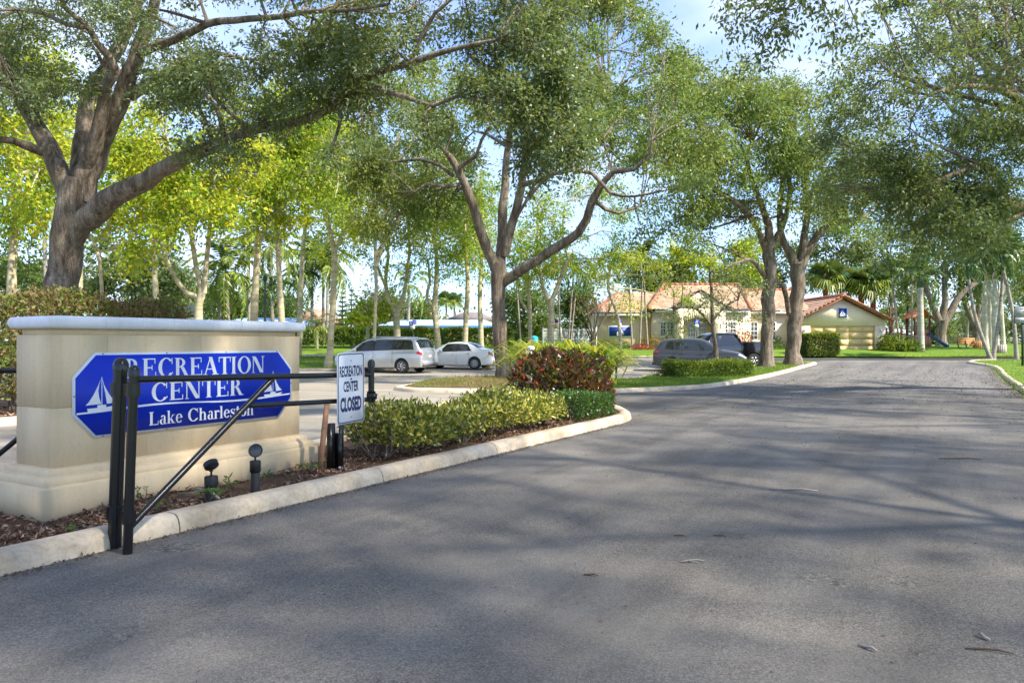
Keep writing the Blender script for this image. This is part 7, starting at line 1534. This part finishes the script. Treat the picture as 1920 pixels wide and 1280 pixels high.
def wheel(parent, x, y, r, w, side, rim='alloy', spokes=7, rimr=.66):
    t = MB(); t.lathe([(r * rimr, -w / 2), (r * .93, -w / 2), (r, -w * .36), (r, w * .36), (r * .93, w / 2), (r * rimr, w / 2), (r * rimr, -w / 2)], (0, 0, 0), 28, axis=(0, 1, 0), capa=False)
    o = bpy.data.objects.new('wheel', None); COL.objects.link(o); o.parent = parent; o.location = (x, y, r)
    t.build('tyre', 'tyre_rubber', o, smooth=True, sharp=30, local=True)
    m = MB(); d = side * (w / 2 - .02); ax = (0, side, 0)
    m.lathe([(r * rimr, -.10), (r * rimr, .012), (r * (rimr - .05), .012), (r * (rimr - .07), -.04)], (0, d, 0), 28, axis=ax, capa=False)
    m.lathe([(.055, -.03), (.05, .012), (.001, .016)], (0, d, 0), 12, axis=ax)
    for k in range(spokes):
        a = k * 2 * math.pi / spokes
        for da in (-.11, .11):
            m.bar((math.cos(a) * .04, d, math.sin(a) * .04), (math.cos(a + da) * r * (rimr - .03), d - side * .01, math.sin(a + da) * r * (rimr - .03)), .028, .035, up=(0, 1, 0))
    m.build('rim', rim, o, local=True)
    m = MB(); m.lathe([(r * rimr, 0), (.001, .001)], (0, d - side * .07, 0), 20, axis=ax); m.build('brake', 'dark_trim', o, local=True)
def mirror(parent, car, u, v, side, mat):
    p = car.P(u, v, side); m = MB(); n = np.array([0, side, 0.]); m.lathe([(.001, -.10), (.07, -.07), (.09, 0), (.085, .07), (.02, .10)], p + n * .13 + np.array([0, 0, .07]), 10, axis=(1, 0, .0)); m.bar(p, p + n * .1 + (0, 0, .04), .05, .04); m.build('side_mirror', mat, parent, smooth=True, local=True, sharp=50)
def handle(parent, car, u, v, side, mat):
    a, b = car.P(u - .12, v, side), car.P(u + .12, v, side); n = car.N(u, v, side) * .03; m = MB(); m.tube([a, a + n, b + n, b], .014, 6); m.build('door_handle', mat, parent, local=True)
def plate(parent, car, x, z, mat='sheet_white', d=-1):
    m = MB(); m.box((x, 0, z), (.02, .31, .155)); m.build('number_plate', mat, parent, local=True)

def car_root(name, label, px, py_ground, Y, heading, cat, length):
    x, y, z = gp(px, Y, .006); return thing(name, label, cat, (x, y, z), heading)
# ---- silver minivan; x from the tail to the nose, parked nose to the grass
HD = R(180 - 21)
van = Car([(0.00, .38, .95, 1.02, .80, .74, .03), (.05, .30, 1.03, 1.10, .92, .80, .05), (.22, .27, 1.08, 1.38, .97, .80, .10), (.42, .25, 1.10, 1.68, .995, .79, .12), (.75, .23, 1.10, 1.745, 1.0, .78, .12), (1.5, .22, 1.08, 1.755, 1.005, .78, .12), (2.3, .21, 1.06, 1.75, 1.005, .77, .12), (3.0, .21, 1.04, 1.70, 1.005, .76, .12), (3.5, .21, 1.03, 1.54, 1.0, .74, .11), (3.95, .21, 1.03, 1.28, .99, .76, .08), (4.3, .22, 1.00, 1.10, .97, .80, .05), (4.75, .24, .90, .965, .92, .78, .04), (5.05, .30, .72, .80, .80, .62, .04), (5.16, .38, .62, .66, .58, .40, .02)])
t = car_root('minivan', 'silver minivan parked nose to the grass, behind the closed sign', 762, 702, 37.5, HD, 'car', 5.15)
off = Matrix.Translation((0, 0, 0))
def fin_van(t):
    c = van; WX = (1.08, 4.08); c.body('body', 'silver_paint', t, WX, .345)
    for x in WX:
        for s_ in (1, -1): wheel(t, x, s_ * .88, .345, .225, s_, spokes=7)
    for s_ in (1, -1):
        c.panel('window_trim', 'dark_trim', t, [(3.0, 5.12), (8.95, 5.06), (7.98, 6.1), (3.75, 6.02)], s_, off=.003, nu=14)
        c.panel('window', 'car_glass', t, [(4.1, 5.22), (5.05, 5.15), (5.0, 6.0), (4.0, 5.9)], s_)
        c.panel('window', 'car_glass', t, [(5.2, 5.15), (6.45, 5.15), (6.42, 6.0), (5.17, 6.0)], s_)
        c.panel('window', 'car_glass', t, [(6.62, 5.15), (8.75, 5.12), (7.95, 6.0), (6.6, 6.0)], s_)
        c.panel('window', 'car_glass', t, [(3.15, 5.25), (4.0, 5.22), (3.95, 5.85), (3.5, 5.85)], s_, nu=4)
        c.seam(t, [(6.53, 1.4), (6.53, 5.0), (6.5, 6.05)], s_); c.seam(t, [(5.12, 2.6), (5.12, 5.0)], s_); c.seam(t, [(8.2, 1.4), (8.35, 4.9)], s_); c.seam(t, [(2.6, 4.55), (5.1, 4.5)], s_)
        c.seam(t, [(4.2, 1.6), (8.6, 1.6)], s_, name='sill_trim', w=.012)
        handle(t, c, 6.28, 4.2, s_, 'silver_paint'); handle(t, c, 6.85, 4.2, s_, 'silver_paint')
        mirror(t, c, 8.45, 5.1, s_, 'silver_paint')
        c.panel('tail_light', 'tail_red', t, [(.55, 4.1), (2.5, 4.3), (2.0, 4.95), (.7, 4.95)], s_, off=.012)
        c.panel('headlight', 'lamp_clear', t, [(11.0, 4.0), (12.3, 3.9), (12.2, 5.0), (11.0, 5.0)], s_, off=.01)
    c.span('windscreen', 'car_glass', t, 7.95, 9.2, 6.9); c.span('rear_window', 'car_glass', t, 1.55, 2.85, 6.3)
    m = MB(); m.box((.02, 0, .50), (.14, 1.62, .22)); m.build('bumper', 'silver_paint', t, local=True); m = MB(); m.box((.0, 0, .36), (.12, 1.5, .07)); m.build('bumper_trim', 'dark_trim', t, local=True)
    m = MB(); m.box((.03, 0, .93), (.03, .9, .05)); m.build('chrome_strip', 'chrome', t, local=True); plate(t, c, .005, .80)
    for s_ in (.62, -.62): m = MB(); m.tube([(1.0, s_, 1.74), (1.1, s_, 1.79), (2.9, s_, 1.78), (3.0, s_, 1.73)], .016, 6); m.build('roof_rail', 'chrome', t, local=True)
fin_van(t)
def shift(t, L):                       # put the origin of the car under its middle
    for ch in t.children: ch.location = Vector(ch.location) + Vector((-L / 2, 0, 0))
shift(t, 5.15); t.location = gp(722, 38.6, .006)
# ---- white saloon
sal = Car([(0.0, .42, .72, .86, .62, .55, .03), (.06, .30, .86, 1.00, .80, .62, .04), (.25, .24, .97, 1.06, .88, .70, .05), (.62, .20, .98, 1.09, .905, .68, .05), (.95, .19, .97, 1.16, .91, .62, .06), (1.35, .18, .95, 1.36, .91, .58, .09), (1.75, .18, .93, 1.445, .912, .57, .09), (2.3, .18, .91, 1.455, .912, .57, .09), (2.75, .18, .90, 1.41, .91, .57, .09), (3.2, .18, .89, 1.18, .91, .62, .07), (3.55, .18, .89, .985, .90, .70, .05), (4.1, .19, .84, .92, .88, .68, .04), (4.6, .22, .72, .80, .80, .58, .04), (4.85, .32, .56, .62, .60, .40, .03)])
def saloon(t):
    c = sal; WX = (1.02, 3.78); c.body('body', 'white_car_paint', t, WX, .325)
    for x in WX:
        for s_ in (1, -1): wheel(t, x, s_ * .80, .325, .21, s_, spokes=10)
    for s_ in (1, -1):
        c.panel('window_trim', 'dark_trim', t, [(4.6, 5.1), (8.85, 5.08), (7.95, 6.03), (5.4, 6.03)], s_, off=.003, nu=14)
        c.panel('window', 'car_glass', t, [(4.75, 5.2), (6.5, 5.15), (6.45, 5.95), (5.5, 5.95)], s_); c.panel('window', 'car_glass', t, [(6.65, 5.15), (8.7, 5.15), (7.9, 5.95), (6.6, 5.95)], s_)
        c.seam(t, [(6.57, 1.4), (6.57, 6.0)], s_); c.seam(t, [(4.9, 2.8), (5.0, 4.9)], s_); c.seam(t, [(8.9, 1.4), (8.9, 4.9)], s_)
        handle(t, c, 5.15, 4.3, s_, 'chrome'); handle(t, c, 6.9, 4.3, s_, 'chrome'); mirror(t, c, 8.4, 5.1, s_, 'white_car_paint')
        c.panel('tail_light', 'tail_red', t, [(.45, 3.9), (2.0, 4.1), (1.9, 4.95), (.7, 4.95)], s_, off=.012); c.panel('headlight', 'lamp_clear', t, [(11.4, 3.9), (12.6, 3.8), (12.5, 4.9), (11.4, 4.9)], s_, off=.01)
    c.span('windscreen', 'car_glass', t, 8.15, 9.6, 6.9); c.span('rear_window', 'car_glass', t, 3.9, 5.45, 6.9)
    m = MB(); m.box((.03, 0, .48), (.14, 1.46, .20)); m.build('bumper', 'white_car_paint', t, local=True); m = MB(); m.box((.04, 0, .33), (.12, 1.4, .08)); m.build('bumper_trim', 'dark_trim', t, local=True); plate(t, c, .02, .80, 'roof_grey'); m = MB(); m.box((.02, 0, .90), (.03, .5, .04)); m.build('chrome_strip', 'chrome', t, local=True)
t = car_root('saloon_car', 'white saloon car parked beyond the silver minivan, rear lights towards the middle oak', 856, 692, 41.5, HD + R(2), 'car', 4.85); saloon(t); shift(t, 4.85)
# ---- grey crossover, nose to the right
suv = Car([(0.0, .44, .92, .98, .74, .66, .03), (.06, .36, 1.02, 1.10, .86, .72, .05), (.25, .30, 1.07, 1.36, .90, .70, .10), (.48, .28, 1.08, 1.60, .915, .68, .12), (.85, .27, 1.07, 1.675, .92, .67, .12), (1.5, .26, 1.05, 1.70, .925, .67, .12), (2.1, .26, 1.03, 1.69, .925, .66, .12), (2.55, .26, 1.02, 1.63, .925, .66, .12), (3.0, .26, 1.02, 1.42, .92, .66, .10), (3.4, .26, 1.02, 1.16, .915, .72, .07), (3.75, .27, 1.00, 1.10, .90, .74, .06), (4.2, .28, .94, 1.02, .86, .68, .05), (4.5, .32, .80, .88, .76, .56, .04), (4.65, .42, .66, .72, .58, .42, .03)])
def crossover(t):
    c = suv; WX = (.93, 3.64); c.body('body', 'grey_car_paint', t, WX, .36)
    for x in WX:
        for s_ in (1, -1): wheel(t, x, s_ * .81, .36, .225, s_, spokes=5)
    for s_ in (1, -1):
        c.panel('window_trim', 'dark_trim', t, [(3.35, 5.1), (8.7, 5.06), (7.8, 6.06), (3.7, 6.03)], s_, off=.003, nu=14)
        c.panel('window', 'car_glass', t, [(3.5, 5.25), (4.35, 5.15), (4.3, 5.95), (3.85, 5.95)], s_, nu=4); c.panel('window', 'car_glass', t, [(4.5, 5.15), (6.15, 5.15), (6.1, 6.0), (4.45, 6.0)], s_); c.panel('window', 'car_glass', t, [(6.35, 5.15), (8.5, 5.15), (7.75, 5.95), (6.3, 5.98)], s_)
        c.seam(t, [(6.25, 1.5), (6.25, 6.0)], s_); c.seam(t, [(4.2, 2.6), (4.4, 4.9)], s_); c.seam(t, [(8.75, 1.5), (8.75, 4.9)], s_)
        c.panel('sill_trim', 'dark_trim', t, [(1.0, 1.3), (12.0, 1.3), (12.0, 2.2), (1.0, 2.2)], s_, off=.008, nu=30) if False else c.panel('sill_trim', 'dark_trim', t, [(4.6, 1.3), (8.6, 1.3), (8.6, 2.25), (4.6, 2.25)], s_, off=.010, nu=12)
        handle(t, c, 4.95, 4.35, s_, 'grey_car_paint'); handle(t, c, 6.75, 4.35, s_, 'grey_car_paint'); mirror(t, c, 8.3, 5.1, s_, 'black_car_paint')
        c.panel('tail_light', 'tail_red', t, [(.5, 4.2), (2.3, 4.4), (2.2, 4.95), (.7, 4.95)], s_, off=.012); c.panel('headlight', 'lamp_clear', t, [(11.0, 4.3), (12.7, 4.2), (12.6, 4.95), (11.2, 4.95)], s_, off=.012); c.panel('fog_light', 'lamp_clear', t, [(12.1, 2.9), (12.75, 2.9), (12.75, 3.9), (12.15, 3.7)], s_, off=.01, nu=4)
    c.span('windscreen', 'car_glass', t, 7.95, 9.05, 6.9); c.span('rear_window', 'car_glass', t, 1.75, 2.85, 6.5)
    m = MB(); m.box((.05, 0, .42), (.16, 1.4, .16)); m.build('bumper', 'dark_trim', t, local=True); m = MB(); m.box((4.62, 0, .66), (.08, .9, .22)); m.build('grille', 'dark_trim', t, local=True); plate(t, c, .02, .80)
t = car_root('crossover_car', 'dark grey crossover car behind the low grassy hedge', 1311, 694, 39.2, R(-13), 'car', 4.65); crossover(t); shift(t, 4.65)
# ---- black pickup behind it, nose to the left
pick = Car([(0.0, .55, 1.30, 1.36, .90, .84, .03), (.06, .45, 1.36, 1.42, .98, .92, .03), (.6, .42, 1.37, 1.43, 1.0, .94, .03), (1.7, .42, 1.37, 1.43, 1.0, .94, .03), (1.82, .42, 1.37, 1.46, 1.0, .92, .04), (1.92, .42, 1.37, 1.86, 1.0, .76, .10), (2.3, .42, 1.36, 1.94, 1.0, .75, .10), (3.2, .42, 1.34, 1.94, 1.0, .75, .10), (3.6, .42, 1.32, 1.84, 1.0, .74, .10), (4.1, .42, 1.31, 1.48, 1.0, .78, .07), (4.4, .42, 1.30, 1.38, .99, .86, .05), (5.2, .44, 1.24, 1.32, .97, .84, .05), (5.7, .5, 1.0, 1.16, .9, .74, .05), (5.8, .6, .9, 1.0, .78, .6, .03)])
def pickup(t):
    c = pick; WX = (1.1, 4.75); c.body('body', 'black_car_paint', t, WX, .40)
    for x in WX:
        for s_ in (1, -1): wheel(t, x, s_ * .88, .40, .27, s_, spokes=6)
    for s_ in (1, -1):
        c.panel('window', 'car_glass', t, [(5.35, 5.2), (6.7, 5.15), (6.7, 5.95), (5.45, 5.95)], s_); c.panel('window', 'car_glass', t, [(6.9, 5.15), (8.6, 5.15), (7.9, 5.9), (6.88, 5.95)], s_)
        c.seam(t, [(6.8, 1.5), (6.8, 6.0)], s_); c.seam(t, [(4.3, 1.5), (4.3, 5.0)], s_, w=.012, name='bed_gap'); handle(t, c, 5.8, 4.3, s_, 'chrome'); mirror(t, c, 8.4, 5.1, s_, 'black_car_paint'); c.panel('tail_light', 'tail_red', t, [(.6, 3.6), (1.3, 3.6), (1.3, 4.9), (.6, 4.9)], s_, off=.012, nu=4)
    c.span('windscreen', 'car_glass', t, 8.1, 9.0, 6.9); c.span('rear_window', 'car_glass', t, 4.45, 4.9, 6.9)
    m = MB(); m.box((.9, 0, 1.435), (1.55, 1.75, .03)); m.build('bed_cover', 'dark_trim', t, local=True); m = MB(); m.box((-.05, 0, .68), (.14, 1.8, .2)); m.build('bumper', 'chrome', t, local=True)
t = car_root('pickup_truck', 'black pickup truck standing behind the grey crossover, bed towards the oaks', 1342, 686, 42.6, R(180 + 10), 'pickup truck', 5.8); pickup(t); shift(t, 5.8)
